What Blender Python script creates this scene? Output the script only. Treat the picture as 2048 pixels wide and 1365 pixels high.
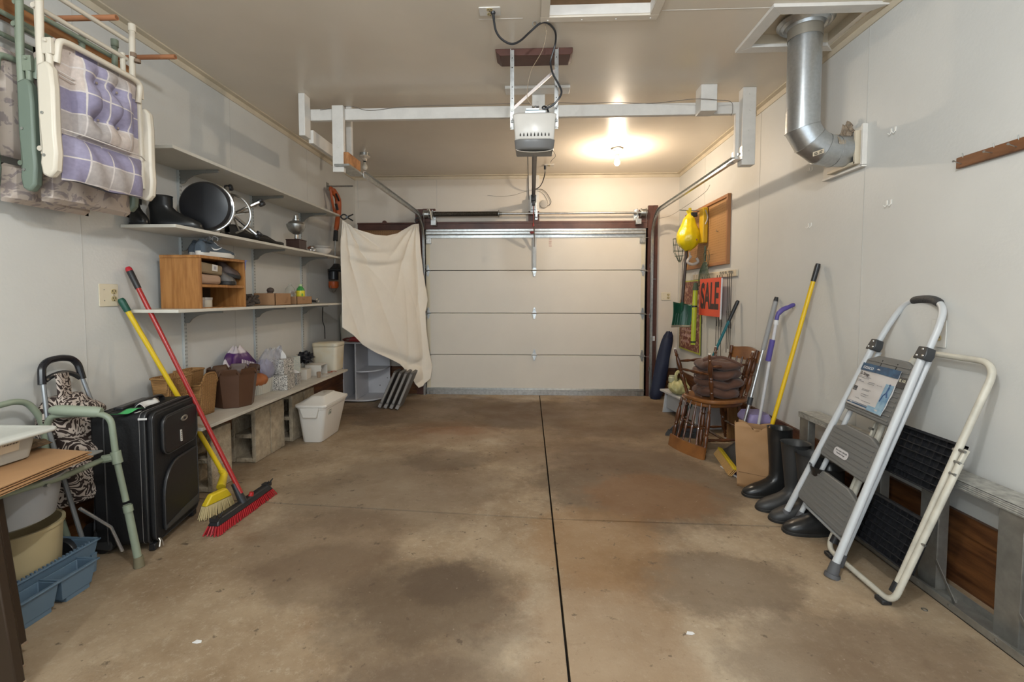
import bpy, bmesh, math, random
from mathutils import Vector, Matrix, Euler
random.seed(7)
PI = math.pi
for o in list(bpy.data.objects): bpy.data.objects.remove(o)
scene = bpy.context.scene
COL = scene.collection

# ------------------------------------------------------------------ camera
FPX = 910.0                                  # focal length in pixels of a 2048 wide frame
YAW = math.atan(38 / FPX); PITCH = math.radians(2.7)
SHY = -(92.5 - FPX * math.tan(PITCH)) / 2048
CAM = Vector((0, 0, 1.30))
cam_d = bpy.data.cameras.new('camera'); cam = bpy.data.objects.new('camera', cam_d); COL.objects.link(cam)
cam.location = CAM; cam.rotation_euler = (PI/2 - PITCH, 0, YAW)
cam_d.sensor_width = 36; cam_d.lens = FPX / 2048 * 36; cam_d.shift_y = SHY; cam_d.clip_start = 0.02
scene.camera = cam
# ------------------------------------------------------------------ light
world = bpy.data.worlds.new('world'); scene.world = world; world.use_nodes = True
bg = world.node_tree.nodes['Background']; bg.inputs[0].default_value = (0.82, 0.92, 1.0, 1); bg.inputs[1].default_value = 1.7

def lamp(name, loc, power, color, radius):
    d = bpy.data.lights.new(name, 'POINT'); d.energy = power; d.color = color; d.shadow_soft_size = radius
    o = bpy.data.objects.new(name, d); o.location = loc; COL.objects.link(o); return o
lamp('light_lit_bulb', (0.92, 5.0, 2.70), 76, (1.0, 0.82, 0.62), 0.035)
lamp('light_front_bulb', (0.10, 0.55, 2.66), 62, (0.93, 0.97, 1.0), 0.06)
lamp('light_front_bulb', (-1.2, -1.0, 2.60), 60, (0.88, 0.97, 1.0), 0.06)
scene.view_settings.view_transform = 'Standard'; scene.view_settings.look = 'None'
scene.view_settings.exposure = 0.5; scene.view_settings.gamma = 1; scene.view_settings.use_curve_mapping = False

# ------------------------------------------------------------------ room numbers
LX, RX, YB, CZ = -2.35, 1.92, 6.05, 2.87
def fz(y): return -0.04 * min(1, max(0, (y - 2) / 4.05))         # floor falls a little towards the door
FW = Vector((-math.sin(YAW)*math.cos(PITCH), math.cos(YAW)*math.cos(PITCH), -math.sin(PITCH)))
RT = Vector((math.cos(YAW), math.sin(YAW), 0)); UP = RT.cross(FW)
def at(px, py, ax, val):
    """point of the room where a sight line meets the plane x/y/z = val (0/1/2)"""
    d = FW + RT*((px-1024)/FPX) + UP*((682.5 + SHY*2048 - py)/FPX)
    return CAM + d * ((val - CAM[ax]) / d[ax])
def X(px, py, v): return at(px, py, 0, v)
def Y(px, py, v): return at(px, py, 1, v)
def Z(px, py, v=0.0): return at(px, py, 2, v)
def F(px, py, h=0.0):
    p = Z(px, py, h)
    for i in range(5): p = Z(px, py, h + fz(p.y))
    return p
def V(*a): return Vector(a)
# ------------------------------------------------------------------ materials
MATS = {}
def M(name, col, rough=0.6, metal=0.0, var=0.0, vs=6.0, bump=0.0, bs=40.0, col2=None, coat=0.0, trans=0.0, ior=1.45, stretch=(1,1,1), alpha=1.0, sheen=0.0, emit=0.0, det=4.0, lo=0.35, hi=0.65):
    if name in MATS: return MATS[name]
    m = bpy.data.materials.new(name); m.use_nodes = True; nt = m.node_tree; N = nt.nodes; L = nt.links
    b = N['Principled BSDF']; c = tuple(col) + (1,)
    b.inputs['Base Color'].default_value = c; b.inputs['Roughness'].default_value = rough; b.inputs['Metallic'].default_value = metal
    b.inputs['Coat Weight'].default_value = coat; b.inputs['Transmission Weight'].default_value = trans; b.inputs['IOR'].default_value = ior
    b.inputs['Alpha'].default_value = alpha; b.inputs['Sheen Weight'].default_value = sheen
    if emit: b.inputs['Emission Color'].default_value = c; b.inputs['Emission Strength'].default_value = emit
    tc = N.new('ShaderNodeTexCoord'); mp = N.new('ShaderNodeMapping'); mp.inputs['Scale'].default_value = stretch
    L.new(tc.outputs['Object'], mp.inputs['Vector'])
    if var or col2:
        n = N.new('ShaderNodeTexNoise'); n.inputs['Scale'].default_value = vs; n.inputs['Detail'].default_value = det; n.inputs['Roughness'].default_value = 0.6
        L.new(mp.outputs[0], n.inputs['Vector'])
        r = N.new('ShaderNodeValToRGB'); r.color_ramp.elements[0].position = lo; r.color_ramp.elements[1].position = hi
        c2 = tuple(col2) if col2 else tuple(max(0, x*(1-var)) for x in col)
        r.color_ramp.elements[0].color = c2 + (1,); r.color_ramp.elements[1].color = c
        L.new(n.outputs['Fac'], r.inputs[0]); L.new(r.outputs[0], b.inputs['Base Color'])
    if bump:
        n2 = N.new('ShaderNodeTexNoise'); n2.inputs['Scale'].default_value = bs; n2.inputs['Detail'].default_value = 5
        L.new(mp.outputs[0], n2.inputs['Vector'])
        bp = N.new('ShaderNodeBump'); bp.inputs['Strength'].default_value = bump; bp.inputs['Distance'].default_value = 0.01
        L.new(n2.outputs['Fac'], bp.inputs['Height']); L.new(bp.outputs[0], b.inputs['Normal'])
    MATS[name] = m; return m
def nodes_of(m): return m.node_tree.nodes, m.node_tree.links, m.node_tree.nodes['Principled BSDF']

# ------------------------------------------------------------------ mesh builder (verts given in room coordinates or in a frame X)
def frame(o, x=None, z=None, y=None):
    """matrix with origin o and given axes (room vectors)"""
    if x is not None and z is not None:
        x = Vector(x).normalized(); z = Vector(z); z = (z - x*z.dot(x)).normalized(); y = z.cross(x)
    elif x is not None and y is not None:
        x = Vector(x).normalized(); y = Vector(y); y = (y - x*y.dot(x)).normalized(); z = x.cross(y)
    elif z is not None:
        z = Vector(z).normalized(); a = Vector((0,0,1)) if abs(z.z) < .9 else Vector((1,0,0))
        x = a.cross(z).normalized(); y = z.cross(x)
    m = Matrix((x, y, z)).transposed().to_4x4(); m.translation = Vector(o); return m
def TR(x, y, z, rz=0, rx=0, ry=0): return Matrix.Translation((x, y, z)) @ Euler((rx, ry, rz)).to_matrix().to_4x4()
BOXF = [(0,3,2,1),(4,5,6,7),(0,1,5,4),(1,2,6,5),(2,3,7,6),(3,0,4,7)]
class MB:
    def __init__(s, T=None): s.v = []; s.f = []; s.mi = []; s.T = T; s.cm = 0
    def add(s, vs, fs, T=None):
        b = len(s.v); T = (s.T @ T if s.T is not None else T) if T is not None else s.T
        for p in vs: s.v.append(T @ Vector(p) if T is not None else Vector(p))
        for f in fs: s.f.append(tuple(b+i for i in f)); s.mi.append(s.cm)
        return s
    def mat(s, i): s.cm = i; return s
    def box(s, a, b, T=None):
        (x0,y0,z0),(x1,y1,z1) = a, b
        return s.add([(x0,y0,z0),(x1,y0,z0),(x1,y1,z0),(x0,y1,z0),(x0,y0,z1),(x1,y0,z1),(x1,y1,z1),(x0,y1,z1)], BOXF, T)
    def cbox(s, c, d, T=None):
        return s.box([c[i]-d[i]/2 for i in range(3)], [c[i]+d[i]/2 for i in range(3)], T)
    def hexa(s, pts, T=None): return s.add(pts, BOXF, T)         # 4 bottom then 4 top
    def bar(s, p, q, w, h, up=(0,0,1)):
        """rectangular bar from p to q, w across, h along up"""
        p = Vector(p); q = Vector(q); d = (q-p).normalized(); u = Vector(up); u = (u - d*u.dot(d)).normalized(); r = d.cross(u)
        a = [p + r*sx*w/2 + u*sz*h/2 for sx, sz in ((-1,-1),(1,-1),(1,1),(-1,1))]; b = [x + (q-p) for x in a]
        s.v, base = s.v, len(s.v)
        T = s.T; s.T = None if T is None else T
        return s.add(a+b, [(0,1,2,3),(7,6,5,4),(0,4,5,1),(1,5,6,2),(2,6,7,3),(3,7,4,0)])
    def tube(s, pts, r, n=10, closed=False, cap=True, flat=None, T=None):
        pts = [Vector(p) for p in pts]; k = len(pts); rs = r if isinstance(r, (list, tuple)) else [r]*k
        tan = []
        for i in range(k):
            a = pts[(i-1) % k] if (closed or i > 0) else pts[i]; b = pts[(i+1) % k] if (closed or i < k-1) else pts[i]
            t = (b-a); tan.append(t.normalized() if t.length > 1e-9 else Vector((0,0,1)))
        up = Vector((0,0,1)) if abs(tan[0].z) < .9 else Vector((1,0,0)); nrm = (up - tan[0]*up.dot(tan[0])).normalized()
        vs = []
        for i in range(k):
            nrm = (nrm - tan[i]*nrm.dot(tan[i]))
            nrm = nrm.normalized() if nrm.length > 1e-6 else Vector((1,0,0)); bi = tan[i].cross(nrm)
            for j in range(n):
                a = 2*PI*j/n; fx, fy = (1, 1) if flat is None else flat
                vs.append(pts[i] + nrm*math.cos(a)*rs[i]*fx + bi*math.sin(a)*rs[i]*fy)
        fs = []
        for i in range(k if closed else k-1):
            for j in range(n):
                i2 = (i+1) % k; fs.append((i*n+j, i*n+(j+1) % n, i2*n+(j+1) % n, i2*n+j))
        if cap and not closed: fs.append(tuple(reversed(range(n)))); fs.append(tuple(range((k-1)*n, k*n)))
        return s.add(vs, fs, T)
    def cyl(s, p, q, r, n=16, T=None, cap=True): return s.tube([p, q], r, n, cap=cap, T=T)
    def lathe(s, prof, T=None, n=24, cap=True, arc=2*PI, sx=1, sy=1):
        vs = []; k = len(prof); m = n if arc >= 2*PI-1e-6 else n+1
        for (r, z) in prof:
            for j in range(m): a = arc*j/n; vs.append((r*math.cos(a)*sx, r*math.sin(a)*sy, z))
        fs = []
        for i in range(k-1):
            for j in range(n): j2 = (j+1) % m; fs.append((i*m+j, i*m+j2, (i+1)*m+j2, (i+1)*m+j))
        if cap and m == n:
            if prof[0][0] > 1e-5: fs.append(tuple(reversed(range(n))))
            if prof[-1][0] > 1e-5: fs.append(tuple(range((k-1)*n, k*n)))
        return s.add(vs, fs, T)
    def ball(s, c, r, T=None, n=14, m=9, e=1.0):
        r = r if isinstance(r, (list, tuple)) else (r, r, r); vs = []; fs = []
        def pw(x): return math.copysign(abs(x)**e, x)
        for i in range(m+1):
            t = PI*i/m
            for j in range(n):
                a = 2*PI*j/n; vs.append((c[0]+r[0]*pw(math.sin(t))*pw(math.cos(a)), c[1]+r[1]*pw(math.sin(t))*pw(math.sin(a)), c[2]-r[2]*pw(math.cos(t))))
        for i in range(m):
            for j in range(n): fs.append((i*n+j, i*n+(j+1) % n, (i+1)*n+(j+1) % n, (i+1)*n+j))
        return s.add(vs, fs, T)
    def grid(s, fn, nu, nv, cu=False, cv=False, T=None):
        vs = [fn(i/(nu if cu else nu), j/nv) for i in range(nu if cu else nu+1) for j in range(nv if cv else nv+1)]
        a = nu if cu else nu+1; b = nv if cv else nv+1; fs = []
        for i in range(nu):
            for j in range(nv):
                i2 = (i+1) % a; j2 = (j+1) % b; fs.append((i*b+j, i2*b+j, i2*b+j2, i*b+j2))
        return s.add(vs, fs, T)
    def prism(s, poly, h, T=None, z0=0.0):
        """2d polygon (ccw) in xy extruded z0..z0+h"""
        n = len(poly); vs = [(x, y, z0) for x, y in poly] + [(x, y, z0+h) for x, y in poly]
        return s.add(vs, [tuple(reversed(range(n))), tuple(range(n, 2*n))] + [(i, (i+1) % n, n+(i+1) % n, n+i) for i in range(n)], T)
    def tris(s, vs, fs, T=None): return s.add(vs, fs, T)

def mkmesh(name, mb, mats, Minv=None, bevel=0, smooth=35, sub=0, solid=0, fix=True, soff=-1):
    me = bpy.data.meshes.new(name)
    vs = [Minv @ v for v in mb.v] if Minv is not None else mb.v
    me.from_pydata([tuple(v) for v in vs], [], mb.f); mats = mats if isinstance(mats, (list, tuple)) else [mats]
    for m in mats: me.materials.append(m)
    if len(mats) > 1:
        for p, i in zip(me.polygons, mb.mi): p.material_index = i
    if fix:
        bm = bmesh.new(); bm.from_mesh(me); bmesh.ops.recalc_face_normals(bm, faces=bm.faces); bm.to_mesh(me); bm.free()
    me.update()
    if smooth:
        for p in me.polygons: p.use_smooth = True
        me.set_sharp_from_angle(angle=math.radians(smooth))
    ob = bpy.data.objects.new(name, me); COL.objects.link(ob)
    if solid: md = ob.modifiers.new('solid', 'SOLIDIFY'); md.thickness = solid; md.offset = soff
    if sub: md = ob.modifiers.new('sub', 'SUBSURF'); md.levels = sub; md.render_levels = sub
    if bevel: md = ob.modifiers.new('bevel', 'BEVEL'); md.width = bevel; md.segments = 2; md.limit_method = 'ANGLE'; md.angle_limit = math.radians(40)
    return ob
def props(o, label, cat, group=None):
    o['label'] = label; o['category'] = cat
    if group: o['group'] = group
class Thing:
    """a thing with parts; part meshes are given in room coordinates"""
    def __init__(s, name, label, cat, loc, rz=0.0, group=None, kind=None):
        o = bpy.data.objects.new(name, None); COL.objects.link(o); s.o = o; o.empty_display_size = 0.05
        o.location = loc; o.rotation_euler = (0, 0, rz); s.Mi = TR(loc[0], loc[1], loc[2], rz).inverted()
        if label: props(o, label, cat, group)
        if kind: o['kind'] = kind
    def part(s, name, mb, mats, parent=None, label=None, local=False, **k):
        ob = mkmesh(name, mb, mats, None if local else s.Mi, **k); ob.parent = parent or s.o
        if label: ob['label'] = label
        return ob
def single(name, label, cat, mb, mats, loc, group=None, **k):
    ob = mkmesh(name, mb, mats, Matrix.Translation(Vector(loc)).inverted(), **k); ob.location = loc
    props(ob, label, cat, group); return ob
def struct(name, mb, mats, loc=(0,0,0), **k):
    ob = mkmesh(name, mb, mats, Matrix.Translation(Vector(loc)).inverted(), **k); ob.location = loc; ob['kind'] = 'structure'; return ob
def copy_thing(o, loc=None, rot=None, label=None, group=None, parent=None):
    c = o.copy(); COL.objects.link(c); c.parent = parent
    if loc is not None: c.location = loc
    if rot is not None: c.rotation_euler = rot
    if label: c['label'] = label
    if group: c['group'] = group
    for ch in list(o.children): copy_thing(ch, parent=c)
    return c
def arc(c, r, a0, a1, n, u=(1,0,0), v=(0,0,1)):
    c = Vector(c); u = Vector(u); v = Vector(v)
    return [c + u*r*math.cos(a0+(a1-a0)*i/n) + v*r*math.sin(a0+(a1-a0)*i/n) for i in range(n+1)]
def smoothp(pts, n=6, closed=False):
    """catmull rom through pts"""
    P = [Vector(p) for p in pts]; out = []; k = len(P)
    for i in range(k if closed else k-1):
        a = P[i-1] if (i > 0 or closed) else P[0]*2-P[1]; b = P[i]; c = P[(i+1) % k]; d = P[(i+2) % k] if (i+2 < k or closed) else P[-1]*2-P[-2]
        for j in range(n):
            t = j/n; out.append(0.5*((2*b)+(c-a)*t+(2*a-5*b+4*c-d)*t*t+(3*b-a-3*c+d)*t**3))
    if not closed: out.append(P[-1])
    return out
def roundp(pts, r, n=6, closed=False):
    """polyline with rounded corners of radius ~r"""
    P = [Vector(p) for p in pts]; k = len(P); out = []
    for i in range(k):
        if not closed and i in (0, k-1): out.append(P[i]); continue
        a, b, c = P[i-1], P[i], P[(i+1) % k]; d1 = a-b; d2 = c-b; rr = min(r, d1.length*.49, d2.length*.49)
        p = b+d1.normalized()*rr; q = b+d2.normalized()*rr
        for j in range(n+1): t = j/n; out.append(p*(1-t)**2+b*2*t*(1-t)+q*t*t)
    return out
def rrect(w, h, r, n=4, cx=0, cy=0):
    out = []
    for (sx, sy, a0) in ((1,-1,-PI/2),(1,1,0),(-1,1,PI/2),(-1,-1,PI)):
        for i in range(n+1): a = a0+PI/2*i/n; out.append((cx+sx*(w/2-r)+r*math.cos(a), cy+sy*(h/2-r)+r*math.sin(a)))
    return out
FONT = None
def text(name, s, size, T, mat, parent_thing=None, parent=None, ext=0.0004, align='CENTER', sx=1.0, shear=0.0, local=False, bold=0.0):
    """lettering turned to a mesh; T places the xy plane of the writing"""
    cu = bpy.data.curves.new(name, 'FONT'); cu.body = s; cu.size = size; cu.extrude = ext; cu.align_x = align; cu.align_y = 'CENTER'; cu.shear = shear; cu.offset = bold
    tmp = bpy.data.objects.new(name, cu); COL.objects.link(tmp); bpy.context.view_layer.update()
    me = bpy.data.meshes.new_from_object(tmp); bpy.data.objects.remove(tmp); bpy.data.curves.remove(cu)
    me.transform(Matrix.Scale(sx, 4, (1,0,0))); me.transform(T)
    if parent_thing is not None and not local: me.transform(parent_thing.Mi)
    me.materials.clear(); me.materials.append(mat); me.name = name
    ob = bpy.data.objects.new(name, me); COL.objects.link(ob); ob.parent = parent or (parent_thing.o if parent_thing else None); return ob
# ================================================================== materials of the shell
m_wall = M('wall_paint', (0.61,0.605,0.575), 0.5, var=0.06, vs=1.5, bump=0.08, bs=60)
m_wallb = M('wall_paint_back', (0.66,0.60,0.52), 0.5, var=0.05, vs=1.3, bump=0.06, bs=60)
m_ceil = M('ceiling_gloss_paint', (0.71,0.635,0.53), 0.26, var=0.08, vs=0.9, bump=0.10, bs=7)
m_trimc = M('cream_trim', (0.62,0.54,0.41), 0.45, var=0.15, vs=4)
m_white = M('white_paint_wood', (0.72,0.69,0.64), 0.5, var=0.10, vs=9, bump=0.15, bs=30, stretch=(1,1,1))
m_brown = M('brown_paint', (0.105,0.042,0.03), 0.4, var=0.3, vs=8)
m_wain = M('stained_plywood', (0.17,0.068,0.022), 0.45, col2=(0.055,0.02,0.008), vs=3.5, stretch=(1,1,8), det=6, bump=0.05)
m_galv = M('galvanised_steel', (0.56,0.57,0.56), 0.32, 0.95, var=0.25, vs=30)
m_door = M('door_panel_enamel', (0.64,0.60,0.53), 0.4, var=0.04, vs=2, bump=0.05, bs=90)
m_dark = M('dark_gap', (0.02,0.018,0.015), 0.9)
m_black = M('black_plastic', (0.02,0.02,0.022), 0.35)
m_steel = M('dull_steel', (0.42,0.42,0.40), 0.35, 0.9, var=0.3, vs=25)
m_ivory = M('ivory_plastic', (0.68,0.61,0.46), 0.4)

def floor_mat():
    m = M('stained_concrete', (0.3,0.24,0.18), 0.62); N, L, b = nodes_of(m)
    tc = [n for n in N if n.type == 'TEX_COORD'][0]
    def noise(sc, det=5, rough=.6, st=(1,1,1), off=(0,0,0)):
        mp = N.new('ShaderNodeMapping'); mp.inputs['Scale'].default_value = st; mp.inputs['Location'].default_value = off
        n = N.new('ShaderNodeTexNoise'); n.inputs['Scale'].default_value = sc; n.inputs['Detail'].default_value = det; n.inputs['Roughness'].default_value = rough
        L.new(tc.outputs['Object'], mp.inputs[0]); L.new(mp.outputs[0], n.inputs[0]); return n.outputs['Fac']
    def ramp(src, p0, p1, c0=(0,0,0), c1=(1,1,1)):
        r = N.new('ShaderNodeValToRGB'); r.color_ramp.elements[0].position = p0; r.color_ramp.elements[1].position = p1
        r.color_ramp.interpolation = 'EASE'; r.color_ramp.elements[0].color = c0+(1,); r.color_ramp.elements[1].color = c1+(1,); L.new(src, r.inputs[0]); return r.outputs[0]
    def mix(a, bb, f, mode='MIX'):
        x = N.new('ShaderNodeMix'); x.data_type = 'RGBA'; x.blend_type = mode
        if isinstance(f, (int, float)): x.inputs[0].default_value = f
        else: L.new(f, x.inputs[0])
        for i, s in ((6, a), (7, bb)):
            if isinstance(s, tuple): x.inputs[i].default_value = s+(1,)
            else: L.new(s, x.inputs[i])
        return x.outputs[2]
    c = ramp(noise(1.1, 8, .68), .32, .68, (0.20,0.135,0.078), (0.37,0.285,0.19))
    c = mix(c, (0.43,0.355,0.26), ramp(noise(0.6, 5, .6, off=(3,1,0)), .48, .70, (0,0,0), (.8,.8,.8)))
    c = mix(c, (0.17,0.075,0.028), ramp(noise(1.7, 8, .75, off=(7,2,0)), .56, .80, (0,0,0), (.6,.6,.6)))
    c = mix(c, (0.085,0.055,0.033), ramp(noise(2.6, 9, .78, off=(1,9,0)), .56, .76, (0,0,0), (.7,.7,.7)))
    c = mix(c, (0.48,0.41,0.31), ramp(noise(26, 8, .85, off=(8,1,0)), .5, .68, (0,0,0), (.45,.45,.45)))
    c = mix(c, (0.14,0.095,0.06), ramp(noise(34, 8, .85, off=(1,3,0)), .54, .70, (0,0,0), (.5,.5,.5)))
    c = mix(c, (0.50,0.43,0.33), ramp(noise(4.2, 8, .8, off=(4,4,0)), .60, .74, (0,0,0), (.5,.5,.5)))
    c = mix(c, (0.11,0.075,0.045), ramp(noise(9, 8, .8, off=(2,6,0)), .58, .72, (0,0,0), (.5,.5,.5)))
    # oil stain patches with a shape of their own
    def spot(cx, cy, rx, ry, s0, amt, colr, nn=.35):
        nonlocal c
        mp = N.new('ShaderNodeMapping'); mp.vector_type = 'POINT'; mp.inputs['Location'].default_value = (-cx/rx, -cy/ry, 0); mp.inputs['Scale'].default_value = (1/rx, 1/ry, 0)
        L.new(tc.outputs['Object'], mp.inputs[0])
        ln = N.new('ShaderNodeVectorMath'); ln.operation = 'LENGTH'; L.new(mp.outputs[0], ln.inputs[0])
        a = N.new('ShaderNodeMath'); a.operation = 'MULTIPLY_ADD'; L.new(noise(s0, 9, .75, off=(cx*3,cy,0)), a.inputs[0]); a.inputs[1].default_value = -1.9; L.new(ln.outputs['Value'], a.inputs[2])
        f = ramp(a.outputs[0], -1.25, .55, (amt,)*3, (0,0,0)); c = mix(c, colr, f)
    for sp in SPOTS: spot(*sp)
    c = mix(c, (0.55,0.49,0.40), ramp(noise(48, 3, .6), .66, .76, (0,0,0), (.25,.25,.25)))
    c = mix(c, (0.08,0.055,0.035), ramp(noise(13, 4, .65, off=(5,5,0)), .635, .69, (0,0,0), (.75,.75,.75)))
    L.new(c, b.inputs['Base Color'])
    bp = N.new('ShaderNodeBump'); bp.inputs['Strength'].default_value = .25; bp.inputs['Distance'].default_value = .004
    L.new(noise(70, 6, .7), bp.inputs['Height']); L.new(bp.outputs[0], b.inputs['Normal'])
    L.new(ramp(noise(2.5, 4, .6), .3, .7, (.5,.5,.5), (.75,.75,.75)), b.inputs['Roughness'])
    return m
SPOTS = [(-0.38,1.98,.16,.12,9,.6,(0.055,0.036,0.024)), (-0.42,1.90,.30,.24,6,.5,(0.075,0.05,0.032)), (-0.45,1.75,.36,.26,2.5,.5,(0.085,0.057,0.036)), (-0.95,2.05,.28,.2,3,.5,(0.10,0.065,0.04)), (0.83,2.05,.34,.20,6,.6,(0.095,0.063,0.04)),
         (-0.9,3.0,.6,.5,2,.5,(0.12,0.08,0.05)), (0.75,3.2,.6,.6,2,.7,(0.09,0.06,0.038)), (-0.3,1.30,.4,.2,2,.45,(0.09,0.06,0.04)), (-.7,3.55,.3,.2,3,.5,(0.08,0.05,0.03)),
         (-0.9,5.1,1.1,.6,2,.7,(0.10,0.065,0.038)), (0.7,5.0,1.1,.6,2,.75,(0.11,0.072,0.042)), (-0.85,4.3,.5,.3,2,.4,(0.17,0.08,0.03)), (-.75,4.35,.25,.12,4,.35,(0.22,0.09,0.03)), (.75,4.2,.8,.35,2,.5,(0.12,0.075,0.04)),
         (0.8,2.95,.35,.3,2.5,.5,(0.20,0.09,0.03)), (0.35,2.35,.3,.3,2.5,.5,(0.22,0.11,0.035)), (-1.1,2.3,.35,.3,2,.5,(0.12,0.075,0.045)), (0.5,3.7,.6,.3,2,.5,(0.13,0.08,0.045)), (.3,1.6,.25,.4,3,.4,(0.20,0.11,0.05)), (1.2,1.5,.4,.3,3,.5,(0.11,0.075,0.05))]
# ================================================================== floor: four slabs with sawn joints
m_floor = floor_mat()
Y0 = -1.7
JX = lambda y: 0.132 - (y-1.475)*0.0035
JA = [(LX-.1, 2.80), (0.127, 2.60), (RX+.1, 2.55)]
g = 0.005
mb = MB()
def slab(poly):
    n = len(poly); vs = []
    P3 = [(x, y, fz(y)) for x, y in poly]
    mb.add(P3 + [(x, y, z-.08) for x, y, z in P3], [tuple(range(n))] + [(i, i+n, (i+1) % n+n, (i+1) % n) for i in range(n)])
def fy(x): return JA[0][1]+(x-JA[0][0])*(JA[1][1]-JA[0][1])/(JA[1][0]-JA[0][0]) if x < .127 else JA[1][1]+(x-.127)*(JA[2][1]-JA[1][1])/(JA[2][0]-.127)
xl, xr = LX-.1, RX+.1
for (a, b, s) in ((xl, None, -1), (None, xr, 1)):
    # near slab (flat part to y=2 then the fall)
    if s < 0:
        slab([(xl,Y0),(JX(Y0)-g,Y0),(JX(2)-g,2),(xl,2)]); slab([(xl,2),(JX(2)-g,2),(JX(2.6)-g,fy(.12)-g*1.5),(xl,fy(xl)-g*1.5)])
        slab([(xl,fy(xl)+g*1.5),(JX(2.6)-g,fy(.12)+g*1.5),(JX(6.3)-g,6.3),(xl,6.3)])
    else:
        slab([(JX(Y0)+g,Y0),(xr,Y0),(xr,2),(JX(2)+g,2)]); slab([(JX(2)+g,2),(xr,2),(xr,fy(xr)-g*1.5),(JX(2.6)+g,fy(.14)-g*1.5)])
        slab([(JX(2.6)+g,fy(.14)+g*1.5),(xr,fy(xr)+g*1.5),(xr,6.3),(JX(6.3)+g,6.3)])
mb.mat(1); mb.add([(xl,Y0,-.03),(xr,Y0,-.03),(xr,6.3,-.09),(xl,6.3,-.09)], [(0,1,2,3)])
struct('floor', mb, [m_floor, m_dark], smooth=0)
# ================================================================== walls
mb = MB(); mb.box((LX-.12, Y0, -.1), (LX, YB+.15, CZ+.1)); struct('wall_left', mb, m_wall, smooth=0)
mb = MB(); mb.box((RX, Y0, -.1), (RX+.12, YB+.15, CZ+.1)); struct('wall_right', mb, m_wall, smooth=0)
mb = MB()
DL, DR, DT = -1.42, 1.50, 2.20
mb.box((LX, YB, -.1), (DL, YB+.12, CZ)); mb.box((DR, YB, -.1), (RX, YB+.12, CZ)); mb.box((DL, YB, DT), (DR, YB+.12, CZ))
struct('wall_back', mb, m_wallb, smooth=0)
# fine vertical joints of the wall sheets
m_seam = M('wall_seam', (0.49,0.48,0.45), 0.7)
mb = MB()
for y in (1.55, 2.74, 3.96, 5.18): mb.box((RX-.0012, y-.002, .33), (RX, y+.002, CZ-.04))
for y in (2.30, 3.52, 4.74): mb.box((LX, y-.002, .33), (LX+.0012, y+.002, CZ-.04))
for x in (-1.25, -2.33+.02): mb.box((x-.002, YB-.0012, 2.45), (x+.002, YB, CZ-.04))
struct('trim_1', mb, m_seam, smooth=0)
mb = MB(); mb.box((.72,2.62,CZ-.0012),(1.31,2.624,CZ)); mb.box((-.30,2.66,CZ-.0012),(-.05,2.663,CZ)); struct('trim_16', mb, m_white, smooth=0)
# ================================================================== ceiling with two hatch holes
mb = MB()
H1 = (0.10, 0.66, 1.75, 2.64)          # attic hatch x0 x1 y0 y1
H2 = (1.375, 1.84, 2.655, 2.985)       # flue hatch
def rects(x0, x1, y0, y1, holes):
    xs = sorted({x0, x1} | {h[0] for h in holes} | {h[1] for h in holes}); ys = sorted({y0, y1} | {h[2] for h in holes} | {h[3] for h in holes})
    for i in range(len(xs)-1):
        for j in range(len(ys)-1):
            cx, cy = (xs[i]+xs[i+1])/2, (ys[j]+ys[j+1])/2
            if any(h[0] < cx < h[1] and h[2] < cy < h[3] for h in holes): continue
            yield xs[i], xs[i+1], ys[j], ys[j+1]
for r in rects(LX-.1, RX+.1, Y0, YB+.1, [H1, H2]):
    mb.add([(r[0],r[2],CZ),(r[1],r[2],CZ),(r[1],r[3],CZ),(r[0],r[3],CZ)], [(0,3,2,1)])
struct('ceiling', mb, m_ceil, smooth=0, fix=False)
m_attic = M('raw_attic_board', (0.26,0.15,0.07), 0.7, var=.3, vs=5)
mb = MB(); x0,x1,y0,y1 = H1
mb.add([(x0,y0,CZ),(x1,y0,CZ),(x1,y1,CZ),(x0,y1,CZ),(x0,y0,CZ+.055),(x1,y0,CZ+.055),(x1,y1,CZ+.055),(x0,y1,CZ+.055)], [(0,1,5,4),(1,2,6,5),(2,3,7,6),(3,0,4,7)])
mb.mat(1); mb.add([(x0-.3,y0-.3,CZ+.055),(x1+.3,y0-.3,CZ+.055),(x1+.3,y1+.3,CZ+.055),(x0-.3,y1+.3,CZ+.055)], [(0,1,2,3)])
struct('trim_2', mb, [m_white, m_attic], smooth=0)
mb = MB(); w = .05
for a, b in (((x0-w,y0-w),(x1+w,y0)), ((x0-w,y1),(x1+w,y1+w)), ((x0-w,y0),(x0,y1)), ((x1,y0),(x1+w,y1))): mb.box((a[0],a[1],CZ-.012), (b[0],b[1],CZ))
struct('trim_3', mb, m_ceil, bevel=.003)
mb = MB()
for t in (.05,.35,.65,.95): mb.ball((x0-.04+(x1-x0+.08)*t, y1+.028, CZ-.013), (.005,.005,.003), n=8, m=4)
struct('trim_4', mb, m_white)
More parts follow.
